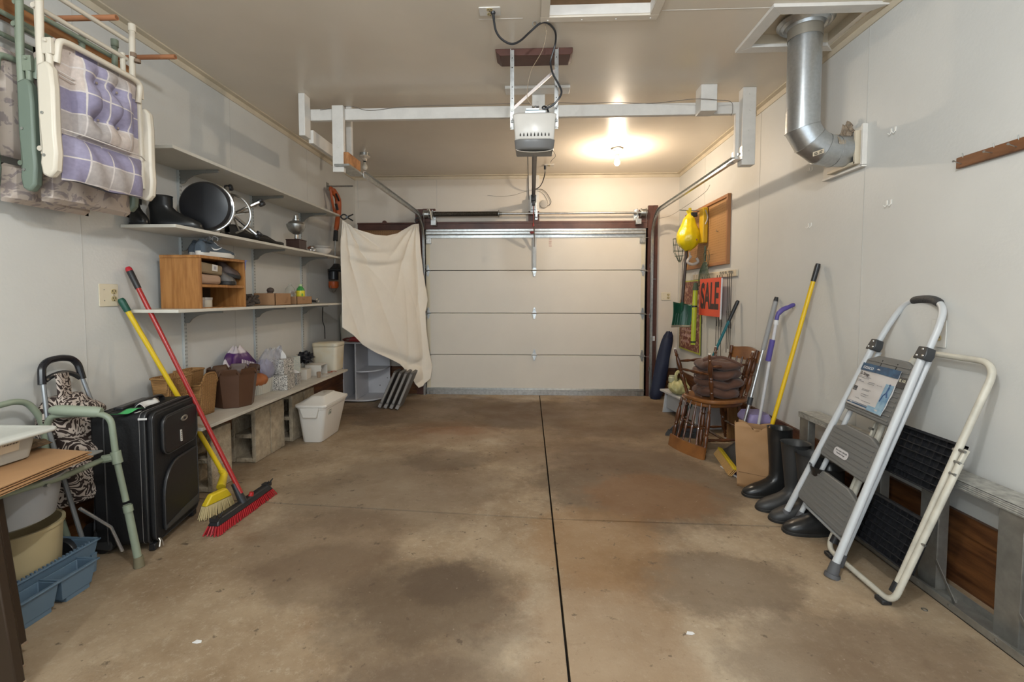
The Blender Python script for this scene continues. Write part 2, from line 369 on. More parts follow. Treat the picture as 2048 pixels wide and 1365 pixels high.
# flue hatch: frame, recess
x0,x1,y0,y1 = H2; mb = MB(); d = .055
mb.add([(x0,y0,CZ),(x1,y0,CZ),(x1,y1,CZ),(x0,y1,CZ),(x0,y0,CZ+d),(x1,y0,CZ+d),(x1,y1,CZ+d),(x0,y1,CZ+d)], [(0,1,5,4),(1,2,6,5),(2,3,7,6),(3,0,4,7),(4,5,6,7)])
struct('trim_5', mb, m_trimc, smooth=0)
mb = MB(); w = .07; z = CZ-.02
mb.hexa([(x0-w,y0-w,z),(x1+w,y0-w,z),(x1,y0,z),(x0,y0,z),(x0-w,y0-w,CZ),(x1+w,y0-w,CZ),(x1,y0,CZ),(x0,y0,CZ)])
mb.hexa([(x0-w,y1+w,z),(x0-w,y0-w,z),(x0,y0,z),(x0,y1,z),(x0-w,y1+w,CZ),(x0-w,y0-w,CZ),(x0,y0,CZ),(x0,y1,CZ)])
mb.hexa([(x1+w,y1+w,z),(x0-w,y1+w,z),(x0,y1,z),(x1,y1,z),(x1+w,y1+w,CZ),(x0-w,y1+w,CZ),(x0,y1,CZ),(x1,y1,CZ)])
struct('trim_6', mb, m_white, bevel=.002)
# cream strips where wall and ceiling meet
def corner_strip(name, a, b, inw):
    mb = MB(); a = Vector(a); b = Vector(b); i = Vector(inw)
    q = [(0,0), (.048,0), (.048,-.008), (.012,-.012), (.008,-.048), (0,-.048)]
    P = [a + i*u + Vector((0,0,w)) for u, w in q] + [b + i*u + Vector((0,0,w)) for u, w in q]; n = 6
    mb.add(P, [tuple(range(n)), tuple(reversed(range(n, 2*n)))] + [(k, (k+1) % n, n+(k+1) % n, n+k) for k in range(n)])
    struct(name, mb, m_trimc, smooth=0)
corner_strip('trim_7', (LX, Y0, CZ), (LX, YB, CZ), (1,0,0))
corner_strip('trim_8', (RX, Y0, CZ), (RX, 4.02, CZ), (-1,0,0)); corner_strip('trim_9', (RX, 4.03, CZ), (RX, YB, CZ), (-1,0,0))
corner_strip('trim_10', (LX, YB, CZ), (RX, YB, CZ), (0,-1,0))
# stained plywood along the foot of the walls, with a cap rail
def wains(name, a, b, inw, holes=()):
    mb = MB(); i = Vector(inw); a = Vector(a); b = Vector(b)
    def bx(z0, z1, t): 
        P = [a, b, b+i*t, a+i*t]; mb.hexa([p+Vector((0,0,z0)) for p in P] + [p+Vector((0,0,z1)) for p in P])
    bx(-.06, .27, .008); bx(.25, .335, .020)
    struct(name, mb, m_wain, smooth=0)
wains('baseboard_right', (RX, Y0, 0), (RX, YB, 0), (-1,0,0)); wains('baseboard_left', (LX, Y0, 0), (LX, YB, 0), (1,0,0))
wains('baseboard_back', (1.62, YB, 0), (RX, YB, 0), (0,-1,0)); wains('baseboard_back_left', (LX, YB, 0), (-1.52, YB, 0), (0,-1,0))
# ================================================================== garage door
dy = YB - .02
T = Thing('door_1', None, None, (0.045, dy, -.05), kind='structure')
DX0, DX1 = -1.40, 1.49
zs = [-.045, .500, 1.055, 1.622, 2.168]
for i in range(4):
    mb = MB(); z0, z1 = zs[i]+.003, zs[i+1]-.003
    mb.box((DX0, dy, z0), (DX1, dy+.04, z1))
    T.part('door_section', mb, m_door, bevel=.004)
mb = MB(); mb.box((DX0-.03, dy+.02, -.06), (DX1+.03, dy+.06, 2.2)); T.part('weather_strip', mb, m_dark, smooth=0)
for i in range(4):
    for xx in (DX0+.002, DX1-.055):
        mb = MB(); mb.box((xx, dy-.004, zs[i]+.02), (xx+.053, dy, zs[i+1]-.02)); st = T.part('end_cap', mb, M('end_cap_cream', (0.62,0.56,0.42), .4), bevel=.001)
# galvanised angle at the bottom and reinforcing struts at the top
mb = MB(); mb.box((DX0, dy-.012, -.045), (DX1, dy, .035)); mb.box((DX0, dy-.035, .03), (DX1, dy-.001, .042)); mb.box((DX0, dy-.018, .042), (DX1, dy-.001, .055)); T.part('bottom_rail', mb, m_galv, bevel=.002)
mb = MB(); 
for z0, z1, t in ((2.125,2.165,.010),(2.090,2.13,.045),(2.050,2.09,.012)): mb.box((DX0+.01, dy-t, z0), (DX1-.01, dy-.0005, z1))
mb.cyl((DX0+.01, dy-.045, 2.128), (DX1-.01, dy-.045, 2.128), .006, 8); mb.cyl((DX0+.01, dy-.045, 2.093), (DX1-.01, dy-.045, 2.093), .006, 8)
T.part('strut', mb, m_galv, bevel=.001)
def hinge(x, z, roller=0):
    mb = MB()
    for s in (1, -1):
        poly = [(-.030,0),(.030,0),(.017,.035*s),(.010,.075*s),(-.010,.075*s),(-.017,.035*s)]
        if s < 0: poly = poly[::-1]
        mb.prism(poly, .006, Matrix.Translation((x, dy-.007, z)) @ Matrix.Rotation(PI/2, 4, 'X'))
    for s in (1,-1): mb.tube([(x-.012, dy-.01, z+s*.01), (x-.004, dy-.014, z+s*.06), (x+.004, dy-.014, z+s*.06), (x+.012, dy-.01, z+s*.01)], .003, 6)
    mb.cyl((x-.036, dy-.012, z), (x+.036, dy-.012, z), .008, 8)
    if roller: mb.cyl((x, dy-.02, z-.012), (x+.105*roller, dy-.02, z-.012), .0055, 8); mb.cyl((x+.085*roller, dy-.02, z-.012), (x+.10*roller, dy-.02, z-.012), .018, 12)
    T.part('hinge', mb, m_galv, bevel=0)
for i in (1,2,3):
    hinge(.045, zs[i]); hinge(DX0+.03, zs[i], -1); hinge(DX1-.03, zs[i], 1)
for s, x in ((-1, DX0+.045), (1, DX1-.045)):
    mb = MB(); mb.box((x-.035, dy-.03, 1.975), (x+.035, dy-.002, 2.045)); mb.cyl((x, dy-.03, 2.04), (x+s*.075, dy-.03, 2.04), .006, 8)
    for k in range(3): mb.box((x-.032+k*.025, dy-.034, 1.98), (x-.022+k*.025, dy-.03, 2.03))
    T.part('roller_bracket', mb, m_galv, bevel=.002)
for x in (DX0+.06, DX1-.06):
    mb = MB(); mb.box((x-.03, dy-.022, -.04), (x+.03, dy-.01, .02)); mb.cyl((x, dy-.03, -.01), (x, dy-.01, -.01), .012, 8); T.part('cable_bracket', mb, m_steel)
# centre stile on the top section, small printed caution label
mb = MB(); mb.box((.02, dy-.02, 1.66), (.07, dy-.001, 2.05)); mb.box((.034,dy-.026,1.66),(.056,dy-.018,2.05)); T.part('centre_stile', mb, M('stile_grey', (0.42,0.41,0.39), .4, .6, var=.2), bevel=.002)
mb = MB(); mb.box((.232, dy-.001, 1.93), (.272, dy, 2.05)); lab = T.part('caution_label', mb, M('label_paper_pinkish', (0.60,0.53,0.47), .6), label='small printed caution label')
m_redink = M('faded_red_ink', (0.33,0.14,0.11), .7)
mb = MB()
for z, h, w in ((2.045,.004,.036),(2.035,.002,.03),(2.028,.002,.03),(2.021,.002,.03),(1.995,.007,.036),(1.985,.002,.03),(1.978,.002,.03),(1.971,.002,.03),(1.964,.002,.03),(1.937,.004,.036)):
    x = .234
    while x < .234+w-.004: 
        l = random.uniform(.003,.008); mb.box((x, dy-.0016, z), (min(x+l,.27), dy-.001, z+h)); x += l+.0015
T.part('print', mb, m_redink, parent=lab, smooth=0)
# brown frame of the door
mb = MB(); mb.box((DL-.01, YB-.04, 2.165), (DR+.01, YB, 2.255)); mb.box((DL-.01, YB-.045, 2.235), (DR+.01, YB, 2.262)); struct('trim_11', mb, m_brown, bevel=.003)
mb = MB(); mb.box((-1.53, YB-.045, -.05), (-1.42, YB, 2.43)); mb.box((-1.43, YB-.045, 2.25), (-1.265, YB, 2.435)); struct('trim_12', mb, m_brown, bevel=.003)
mb = MB(); mb.box((1.515, YB-.045, -.05), (1.635, YB, 2.455)); mb.box((1.575,YB-.055,-.05),(1.635,YB-.04,2.455)); mb.box((1.35, YB-.045, 2.26), (1.52, YB, 2.40)); struct('trim_13', mb, m_brown, bevel=.003)
mb = MB(); mb.box((-.035, YB-.03, 2.39), (.105, YB, CZ-.01)); struct('trim_14', mb, m_white, bevel=.003)
mb = MB(); mb.box((-.035, YB-.035, 2.262), (.105, YB, 2.395)); struct('trim_15', mb, m_brown, bevel=.003)
# ================================================================== white timber frame that carries the door tracks
T = Thing('track_support_frame', 'white painted timber frame hung under the ceiling, carrying the door tracks', 'beam', (-.1, 3.66, CZ))
def wb(name, *boxes, mat=None, **k):
    mb = MB()
    for a, b in boxes: mb.box(a, b)
    return T.part(name, mb, mat or m_white, bevel=.004, **k)
wb('cross_beam', ((-1.77,3.645,2.695),(1.62,3.685,2.785)))
wb('hanger_post', ((-1.815,3.545,2.545),(-1.765,3.64,CZ)))
wb('side_board', ((-1.785,3.64,2.515),(-1.745,4.35,2.62)))
wb('drop_post', ((-1.575,3.60,2.275),(-1.485,3.642,2.795)))
wb('drop_post', ((-1.545,3.80,2.33),(-1.50,3.84,CZ)))
wb('hanger_post', ((1.265,3.525,2.675),(1.385,3.64,CZ)))
wb('drop_post', ((1.60,3.585,2.29),(1.70,3.66,CZ)), ((1.575,3.645,2.35),(1.61,3.68,2.70)))
wb('centre_post', ((.005,3.605,2.69),(.105,3.644,CZ)))
mb = MB(); 
for x, y, z in ((-1.53,3.598,2.47),(1.65,3.583,2.82),(1.655,3.583,2.70),(1.65,3.583,2.55),(1.655,3.583,2.40),(.05,3.603,2.80)): mb.cyl((x, y+.004, z), (x, y-.002, z), .008, 10)
T.part('bolt_heads', mb, m_white)
mb = MB(); mb.tube(smoothp([Y(640,220,3.64), Y(700,213,3.64), Y(740,221,3.64), Y(820,213,3.64), Y(1000,208,3.64), Y(1060,207,3.64)], 6), .0022, 6); mb.tube(smoothp([Y(1090,215,3.60), Y(1110,206,3.642), Y(1170,207,3.642), Y(1230,205,3.642), Y(1300,207,3.642), Y(1390,198,3.52), Y(1432,200,3.52), Y(1462,204,3.58), Y(1465,222,3.58), Y(1462,232,3.6)], 6), .0022, 6)
T.part('bell_wire', mb, M('grey_wire', (0.16,0.14,0.12), .6), label='thin grey bell wire stapled along the beam')
mb = MB(); mb.box((-.20,3.49,CZ-.022), (.29,3.60,CZ)); single('ceiling_board', 'cream painted board screwed flat to the ceiling above the opener', 'board', mb, m_white, (.04,3.55,CZ), bevel=.003)
T = Thing('track_block', 'bare orange wood block with steel plate at end of left track', 'block', (-1.46,3.72,2.33))
mb = MB(); mb.box((-1.487,3.60,2.33),(-1.447,3.86,2.43)); T.part('wood_block', mb, M('raw_orange_wood', (0.52,0.24,0.09), .6, col2=(0.22,0.09,0.03), vs=9, stretch=(2,1,1)), bevel=.003)
mb = MB(); mb.box((-1.55,3.57,2.315),(-1.43,3.90,2.33)); T.part('steel_plate', mb, m_steel)
T = Thing('track_hanger', 'galvanised angle bracket at end of right track', 'bracket', (1.58,3.66,2.33))
mb = MB(); mb.box((1.545,3.58,2.33),(1.60,3.75,2.335)); mb.box((1.595,3.57,2.33),(1.60,3.75,2.43)); T.part('angle', mb, M('bright_angle', (0.8,0.75,0.7), .35, .6), bevel=.002)
mb = MB(); mb.cyl((1.60,3.62,2.38),(1.585,3.62,2.38),.01,8); T.part('bolt', mb, m_galv)
# ------------------------------------------------------------------ door tracks: rolled channel, vertical, quarter bend, horizontal
def track(s, x, zt, y0, label):
    T = Thing('door_track', label, 'track', (x, YB-.07, -.05))
    yv = YB-.075; R = .34
    path = [Vector((x, yv, -.05)), Vector((x, yv, zt-R))] + arc((x, yv-R, zt-R), R, 0, PI/2, 10, (0,1,0), (0,0,1))[1:] + [Vector((x, y0, zt))]
    prof = [(-.026,-.012),(-.026,.012),(.026,.012),(.026,-.012),(.020,-.014),(.020,.006),(-.020,.006),(-.020,-.014)]
    mb = MB(); n = len(prof); vs = []
    for i, p in enumerate(path):
        a = path[max(0,i-1)]; b = path[min(len(path)-1, i+1)]; t = (b-a).normalized(); nn = Vector((1,0,0)).cross(t)
        for (u, w) in prof: vs.append(p + nn*u + Vector((1,0,0))*w*s)
    fs = [tuple(range(n)), tuple(range((len(path)-1)*n, len(path)*n))[::-1]]
    for i in range(len(path)-1):
        for j in range(n): fs.append((i*n+j, i*n+(j+1) % n, (i+1)*n+(j+1) % n, (i+1)*n+j))
    mb.add(vs, fs); T.part('channel', mb, m_galv, smooth=30)
    mb = MB(); mb.box((x+s*.012, yv+.01, 1.35), (x+s*.016, YB-.046, 2.0)); mb.box((x+s*.012, yv-.02, 1.5), (x+s*.05, yv+.03, 1.505))
    for z in (.3,1.0,1.65): mb.box((x-.02, yv+.02, z), (x+.02, YB-.045, z+.05))
    T.part('jamb_bracket', mb, m_galv)
    # a second lip of the bend, seen below the curve
    mb = MB(); q = arc((x-s*.02, yv-R+.0, zt-R), R-.055, -.0, PI/2.6, 8, (0,1,0), (0,0,1)); mb.tube([Vector((x-s*.02, yv-.055, zt-R-.42))]+q, .008, 6); T.part('guide_rod', mb, m_galv)
track(-1, -1.415, 2.322, 3.86, 'galvanised left garage door track curving up behind the hanging cloth')
track(1, 1.56, 2.345, 3.66, 'galvanised right garage door track curving up beside the pegboard')
# ------------------------------------------------------------------ torsion shaft
T = Thing('torsion_spring_shaft', 'steel counterbalance shaft with black torsion spring above the garage door', 'shaft', (.1, 5.93, 2.35))
sy, sz = 5.95, 2.352
mb = MB(); mb.cyl((-1.36,sy,sz),(1.47,sy,sz),.0135,12); T.part('shaft', mb, m_galv)
mb = MB(); L = []; n = 60
mb.cyl((-1.27,sy,sz),(-.43,sy,sz),.024,14)
for i in range(n*10+1):
    a = 2*PI*i/10; L.append(Vector((-1.27+.84*i/(n*10), sy+.027*math.cos(a), sz+.027*math.sin(a))))
mb.tube(L, .0066, 6); T.part('spring', mb, M('oiled_spring', (0.10,0.085,0.065), .45, .6, var=.4, vs=40))
for x0, x1 in ((-.43,-.38),(-1.29,-1.26)):
    mb = MB(); mb.lathe([(.03,0),(.045,.006),(.045,.014),(.024,.02),(.02,.05)], frame((x0,sy,sz), z=(1,0,0)), 14); T.part('winding_cone', mb, m_steel)
for s, x in ((-1,-1.36),(1,1.43)):
    mb = MB(); mb.lathe([(.02,-.03),(.055,-.03),(.057,-.02),(.045,-.015),(.05,.03),(.056,.035),(.056,.045),(.02,.045)], frame((x,sy,sz), z=(s,0,0)), 20); T.part('cable_drum', mb, m_steel)
    mb = MB(); xb = x-s*.075; mb.box((xb-.004,sy-.03,sz-.05),(xb+.004,YB-.04,sz+.05)); mb.lathe([(.014,-.01),(.03,-.01),(.03,.01),(.014,.01)], frame((xb,sy,sz), z=(1,0,0)), 14); mb.box((xb-.03,YB-.05,sz-.09),(xb+.03,YB-.045,sz+.05)); T.part('bearing_bracket', mb, m_galv)
    mb = MB(); mb.box((xb-s*.0-.02, sy-.04, sz-.15),(xb+.05, sy+.03, sz-.08)); T.part('top_roller_holder', mb, m_galv, bevel=.004)
    mb = MB(); mb.cyl((x+s*.03, sy-.055, sz), (x+s*.035, sy+.03, 0.0), .0022, 6); T.part('lift_cable', mb, m_steel)
mb = MB(); mb.tube([(-1.345,5.90,2.40),(-1.32,5.885,2.41),(-1.30,5.885,2.37),(-1.285,5.885,2.27)], .009, 8); T.part('end_lever', mb, M('cream_lever', (0.6,0.55,0.45), .5))
mb = MB(); mb.box((.052,5.93,2.305),(.082,YB-.03,2.40)); mb.box((.05,YB-.04,2.28),(.085,YB-.03,2.42)); T.part('centre_bearing', mb, m_galv, bevel=.002)
# ------------------------------------------------------------------ opener
T = Thing('garage_door_opener', 'off white garage door opener with dark lens hanging from steel straps', 'opener', (.02, 2.93, 2.2))
m_op = M('opener_enamel', (0.62,0.59,0.54), .3, var=.06, vs=8)
rows = [(2.435,.134,.03),(2.42,.136,.0),(2.38,.130,-.010),(2.31,.124,-.012),(2.272,.122,-.002),(2.262,.124,.004)]
mb = MB(); cx = .02; y0 = 2.865
def orow(z, w, off): 
    yf = y0+off
    return [(cx-w,yf+.02,z),(cx-w+.03,yf,z),(cx+w-.03,yf,z),(cx+w,yf+.02,z),(cx+w,y0+.17,z),(cx-w,y0+.17,z)]
vs = []; 
for r in rows: vs += orow(*r)
fs = [(0,1,2,3,4,5), tuple(range((len(rows)-1)*6, len(rows)*6))[::-1]]
for i in range(len(rows)-1):
    for j in range(6): fs.append((i*6+j, i*6+(j+1) % 6, (i+1)*6+(j+1) % 6, (i+1)*6+j))
mb.add(vs, fs); T.part('housing', mb, m_op, bevel=.006)
mb = MB()
for k in range(9):
    x = cx-.088+k*.022; h = .010+.004*(4-abs(k-4))/4
    mb.add([(x-.0035,y0-.0125,2.280),(x+.0035,y0-.0125,2.280),(x+.0035,y0-.0125,2.288),(x,y0-.0125,2.288+h),(x-.0035,y0-.0125,2.288),(x-.0035,y0-.002,2.280),(x+.0035,y0-.002,2.280),(x+.0035,y0-.002,2.288),(x,y0-.002,2.288+h),(x-.0035,y0-.002,2.288)], [(0,1,2,3,4),(0,5,6,1),(1,6,7,2),(2,7,8,3),(3,8,9,4),(4,9,5,0)])
T.part('vent_slots', mb, m_dark, smooth=0)
vs = []
for z, w, off in ((2.264,.126,.0),(2.215,.119,.004),(2.205,.114,.010)): vs += orow(z, w, off)
mb = MB(); mb.add(vs, [(0,1,2,3,4,5),(17,16,15,14,13,12)] + [(i*6+j, i*6+(j+1) % 6, (i+1)*6+(j+1) % 6, (i+1)*6+j) for i in range(2) for j in range(6)])
T.part('light_lens', mb, M('smoked_lens', (0.13,0.125,0.12), .25), bevel=.004)
mb = MB()
def lf(u, v):
    a = (u-.5)*PI; x = cx+.117*math.sin(a); y = y0+.012+v*.15; return (x, y, 2.206-.020*math.cos(a)*(1-v*.6)+.03*v)
mb.grid(lf, 16, 10); T.part('lower_grille', mb, M('grille_cream', (0.60,0.54,0.45), .4, var=.15, vs=70), solid=.003)
mb = MB(); mb.box((-.04,2.90,2.435),(.09,3.05,2.45)); mb.box((-.035,2.89,2.45),(.05,2.93,2.462)); T.part('top_plate', mb, M('zinc_plate', (0.62,0.68,0.70), .3, .6), bevel=.002)
for x in (-.122,.158):
    s = 1 if x > 0 else -1
    mb = MB(); mb.box((x-.012,2.955,2.355),(x+.012,2.958,CZ-.02)); mb.box((x+s*.008,2.94,2.36),(x+s*.012,2.975,CZ-.02))
    st = T.part('hanging_strap', mb, m_galv, smooth=0)
    mb = MB()
    for z in (2.80,2.74,2.62,2.55,2.48,2.42): mb.cyl((x,2.9545,z),(x,2.956,z),.0035,8)
    T.part('strap_holes', mb, m_dark, parent=st)
    mb = MB(); mb.cyl((x,2.95,2.475 if x<0 else 2.745),(x,2.958,2.475 if x<0 else 2.745),.009,8); mb.cyl((x-s*.01,2.875,2.375),(x+s*.004,2.875,2.375),.008,8); T.part('bolt', mb, m_steel)
mb = MB(); mb.bar((-.112,2.962,2.49),(.148,2.962,2.72),.003,.018,up=(1,0,-1)); T.part('diagonal_strap', mb, M('strap_pinkish', (0.56,0.50,0.47), .35, .7))
mb = MB(); mb.box((-.232,2.945,CZ-.035),(.262,2.985,CZ)); 
mb = MB(); mb.prism([(-.232,CZ),(-.228,CZ-.02),(-.20,CZ-.045),(.245,CZ-.045),(.262,CZ-.03),(.262,CZ)], .14, Matrix(((1,0,0,0),(0,0,1,2.975),(0,1,0,0),(0,0,0,1))))
single('mounting_board', 'dark brown board on the ceiling holding the opener straps', 'board', mb, m_brown, (.02,3.03,CZ), bevel=.004)
T = Thing('opener_rail', 'long steel opener rail running from the motor to the door header', 'rail', (.02, 5.0, 2.46))
xr = .028
mb = MB(); mb.box((xr-.022,3.0,2.515),(xr+.022,5.93,2.521)); mb.box((xr-.003,3.0,2.475),(xr+.003,5.93,2.52)); mb.box((xr-.010,3.0,2.470),(xr+.010,5.93,2.476)); T.part('rail_beam', mb, M('rail_steel', (0.20,0.19,0.18), .4, .7))
mb = MB(); mb.box((xr-.03,5.52,2.43),(xr+.03,5.66,2.50)); mb.box((xr-.018,5.54,2.38),(xr+.018,5.60,2.45)); T.part('trolley', mb, m_black, bevel=.005)
mb = MB(); mb.tube([(xr-.06,3.2,2.47),(xr-.055,5.6,2.46)], .004, 6); T.part('chain', mb, m_black)
mb = MB(); mb.bar((xr+.0,5.57,2.44),(xr+.012,5.90,2.02),.012,.022,up=(0,1,1)); mb.bar((xr+.012,5.88,2.16),(xr+.012,5.985,1.93),.012,.022,up=(0,1,1)); T.part('door_arm', mb, m_galv)
mb = MB(); mb.box((xr-.03,5.93,2.40),(xr+.035,5.99,2.56)); mb.box((xr-.04,5.985,2.36),(xr+.045,6.02,2.60)); T.part('header_bracket', mb, m_galv, bevel=.003)
mb = MB(); mb.cyl((xr-.02,5.93,2.10),(xr-.02,5.96,2.10),.012,8); mb.box((xr-.045,5.94,2.10),(xr+.01,5.96,2.12)); mb.cyl((xr-.002,5.6,2.38),(xr-.002,5.6,2.16),.0025,6); mb.cyl((xr-.002,5.6,2.17),(xr-.002,5.6,2.13),.010,10); T.part('release_cord', mb, M('red_cord', (0.30,0.03,0.03), .5))
# safety bell / round device on the back wall
T = Thing('wall_transformer', 'round grey device on back wall beside the white centre board', 'bell', (.150,YB,2.487))
mb = MB(); mb.lathe([(0,.035),(.04,.035),(.052,.028),(.055,.0)], frame((.165,YB-.001,2.487), z=(0,-1,0)), 24); T.part('round_cover', mb, M('grey_cover', (0.42,0.40,0.37), .5), bevel=.002)
mb = MB(); mb.tube(smoothp([Y(1072,379,6.0),Y(1083,379,6.02),Y(1092,385,6.03),Y(1099,396,6.03),Y(1102,404,6.03),Y(1098,411,6.03),Y(1090,413,6.03)],5), .0035, 6); mb.tube(smoothp([Y(1074,382,6.0),Y(1085,386,6.04),Y(1094,400,6.04),Y(1096,408,6.04)],5), .002, 6); T.part('wire', mb, m_black)
mb = MB(); mb.tube(smoothp([Y(975,391,6.045),Y(1000,393,6.045),Y(1025,391,6.045),Y(1045,385,6.045),Y(1058,381,6.02)],5), .0015, 6); single('loose_wire', 'thin wire drooping along the back wall left of the centre board', 'wire', mb, M('grey_wire',(0,0,0)), (-.3,6.04,2.55))
# ------------------------------------------------------------------ outlets
def outlet(name, label, c, x, z, w, h, n=1, blank=False, mat=None, group=None):
    """plate with centre c, x along its width, z its outward normal"""
    T = Thing(name, label, 'outlet', c, group=group); fr = frame(c, x=x, z=z)
    mb = MB(fr); mb.prism(rrect(w, h, .006), .005); pl = T.part('cover_plate', mb, mat or m_ivory, bevel=.0015)
    cx = w/4 if blank else 0
    for s in (1, -1):
        mb = MB(fr); mb.prism([(cx+a, s*.020+b) for a, b in rrect(.034, .028, .012)], .0025, z0=.005); rc = T.part('socket', mb, M('socket_brownish', (0.50,0.41,0.22), .4))
        mb = MB(fr); 
        for u in (-.008,.008): mb.box((cx+u-.0015, s*.020-.001, .0075), (cx+u+.0015, s*.020+.009, .0082))
        mb.cyl((cx, s*.020-.009, .0075), (cx, s*.020-.009, .0082), .003, 8); T.part('slots', mb, m_dark, parent=rc, smooth=0)
    mb = MB(fr); mb.cyl((cx,0,.005),(cx,0,.0065),.003,8)
    if blank:
        for s in (1,-1): mb.cyl((-w/4,s*.03,.005),(-w/4,s*.03,.0065),.003,8)
    T.part('screw', mb, m_steel); return T
outlet('wall_outlet', 'double ivory outlet plate on left wall above the red broom handle', (LX+.001, 2.437, 1.298), (0,1,0), (1,0,0), .115, .125, blank=True)
outlet('wall_outlet', 'outlet on right wall framed by the ladder handle', (RX-.001, 2.215, 1.118), (0,-1,0), (-1,0,0), .078, .130, mat=M('plate_wall_white', (0.62,0.61,0.57), .4))
outlet('wall_outlet', 'double ivory switch and outlet plate on back wall right of the door', (1.765, YB-.001, 1.28), (1,0,0), (0,-1,0), .12, .105, blank=True)
oc = outlet('ceiling_outlet', 'white ceiling outlet with the opener cord plugged in', (-.230, 2.585, CZ-.001), (1,0,0), (0,0,-1), .118, .075, mat=m_white)
outlet('ceiling_outlet', 'small ceiling outlet near the back wall with a black plug', (.215, 5.60, CZ-.001), (1,0,0), (0,0,-1), .12, .10, mat=m_white)
T = Thing('power_cord', 'thick black power cord looping from ceiling outlet down to opener', 'cord', (-.2, 2.6, CZ-.03))
cpx = [(986,30),(988,42),(992,62),(1003,78),(1022,88),(1040,82),(1060,64),(1080,47),(1095,46),(1110,62),(1111,85),(1105,108),(1101,125),(1106,148),(1118,170),(1123,185),(1116,200),(1103,212),(1090,218),(1085,216),(1089,213),(1095,219),(1098,232)]
pts = [Y(986,30,2.59),Y(988,42,2.60),Y(992,62,2.62),Y(1003,78,2.64),Y(1022,88,2.66),Y(1040,82,2.68),Y(1060,64,2.71),Y(1080,47,2.75),Y(1095,46,2.78),Y(1110,62,2.81),Y(1111,85,2.84),Y(1105,108,2.86),Y(1101,125,2.87),Y(1106,148,2.87),Y(1118,170,2.88),Y(1123,185,2.88),Y(1116,200,2.88),Y(1103,212,2.89),Y(1090,218,2.90),Y(1085,216,2.90),Y(1089,213,2.91),Y(1095,219,2.93),Y(1098,232,2.95)]
pts = [p if p.z < CZ-.012 else Z(*q, CZ-.012) for p, q in zip(pts, cpx)]
mb = MB(); mb.tube(smoothp(pts,6), .0062, 8); T.part('cable', mb, m_black)
mb = MB(); mb.tube([Y(986,18,2.585),Y(986,28,2.59)], [.016,.013], 10); mb.tube([Y(986,28,2.59),Y(988,40,2.60)], [.009,.007], 8); T.part('plug', mb, m_black)
T = Thing('power_cord', 'short black cord hanging from the rear ceiling outlet', 'cord', (.225,5.6,CZ-.03))
mb = MB(); mb.tube(smoothp([Y(1090,332,5.62),Y(1090,345,5.63),Y(1086,362,5.7),Y(1079,374,5.85),Y(1070,379,5.98)],5), .006, 8); T.part('cable', mb, m_black)
mb = MB(); mb.tube([Y(1090,330,5.61),Y(1090,339,5.62)], .014, 10); T.part('plug', mb, m_black)
mb = MB(); mb.tube(smoothp([Y(1094,60,2.74),Y(1085,100,2.78),Y(1063,140,2.85),Y(1055,175,2.88),Y(1056,200,2.90),Y(1070,216,2.91),Y(1082,222,2.92)],6), .0016, 6); mb.tube(smoothp([Y(1090,45,2.71),Y(1093,70,2.74)],4),.0016,6)
single('thin_wire', 'thin pale wire trailing from the ceiling hook down to the opener', 'wire', mb, M('tan_wire', (0.35,0.26,0.17), .5), (.05,2.8,2.7))
mb = MB(); mb.tube(smoothp([Y(1105,300,2.9),Y(1111,312,2.92),Y(1104,320,2.93),Y(1101,325,2.95)],5), .0014, 5); single('antenna_wire', 'short antenna wire hanging below the opener', 'wire', mb, m_black, (.14,2.9,2.17))
T = Thing('ceiling_hook', 'round wire eye screwed in ceiling beside the attic hatch', 'hook', (.018,2.70,CZ))
mb = MB(); mb.tube(arc((.018,2.70,CZ-.010),.012,0,2*PI,14,(1,0,0),(0,.5,-.86))[:-1], .003, 6, closed=True); T.part('eye', mb, m_steel)
# ------------------------------------------------------------------ lamps
m_porc = M('porcelain', (0.62,0.56,0.48), .3)
def lampholder(loc, label, lit):
    x, y = loc; T = Thing('lampholder', label, 'lamp', (x,y,CZ))
    mb = MB(); mb.cyl((x,y,CZ),(x,y,CZ-.03),.052,20); T.part('junction_box', mb, m_galv)
    mb = MB(); mb.lathe([(.058,CZ-.03),(.060,CZ-.04),(.045,CZ-.048),(.028,CZ-.06),(.025,CZ-.085),(.018,CZ-.085)], TR(x,y,0), 24); T.part('socket_base', mb, m_porc)
    mb = MB(); zz = CZ-.085
    mb.lathe([(.013,zz),(.013,zz-.02),(.018,zz-.03),(.028,zz-.05),(.030,zz-.068),(.026,zz-.085),(.014,zz-.097),(.001,zz-.10)], TR(x,y,0), 20)
    if lit:
        ob = T.part('bulb', mb, M('lit_bulb_glass', (1,.84,.62), .2, emit=30)); ob.visible_shadow = True
    else:
        T.part('bulb', mb, M('frosted_bulb', (0.62,0.58,0.50), .25))
        mb = MB(); mb.cyl((x,y,zz-.012),(x,y,zz),.0145,14); T.part('socket_collar', mb, m_black)
    return T
lampholder((.92,5.0), 'porcelain ceiling lampholder with a bright lit bulb', True)
lampholder((-1.85,5.06), 'porcelain ceiling lampholder with an unlit bulb, left of the opener', False)
# ------------------------------------------------------------------ flue duct
T = Thing('flue_duct', 'galvanised round duct bending from the ceiling into the right wall', 'duct', (1.6,2.75,2.9))
dx, dyy, r = 1.607, 2.82, .088
wy, wz = 2.85, 2.165
def ring(z, rr): return (rr, z)
mb = MB(); mb.cyl((dx,dyy,2.36),(dx,dyy,2.90), r, 36, cap=False); mb.tube([(dx,dyy,2.40),(dx,dyy,2.394)], r+.002, 36); T.part('straight_pipe', mb, M('duct_zinc', (0.50,0.52,0.53), .30, .9, var=.12, vs=60, bump=.03, bs=30))
m_duct = MATS['duct_zinc']
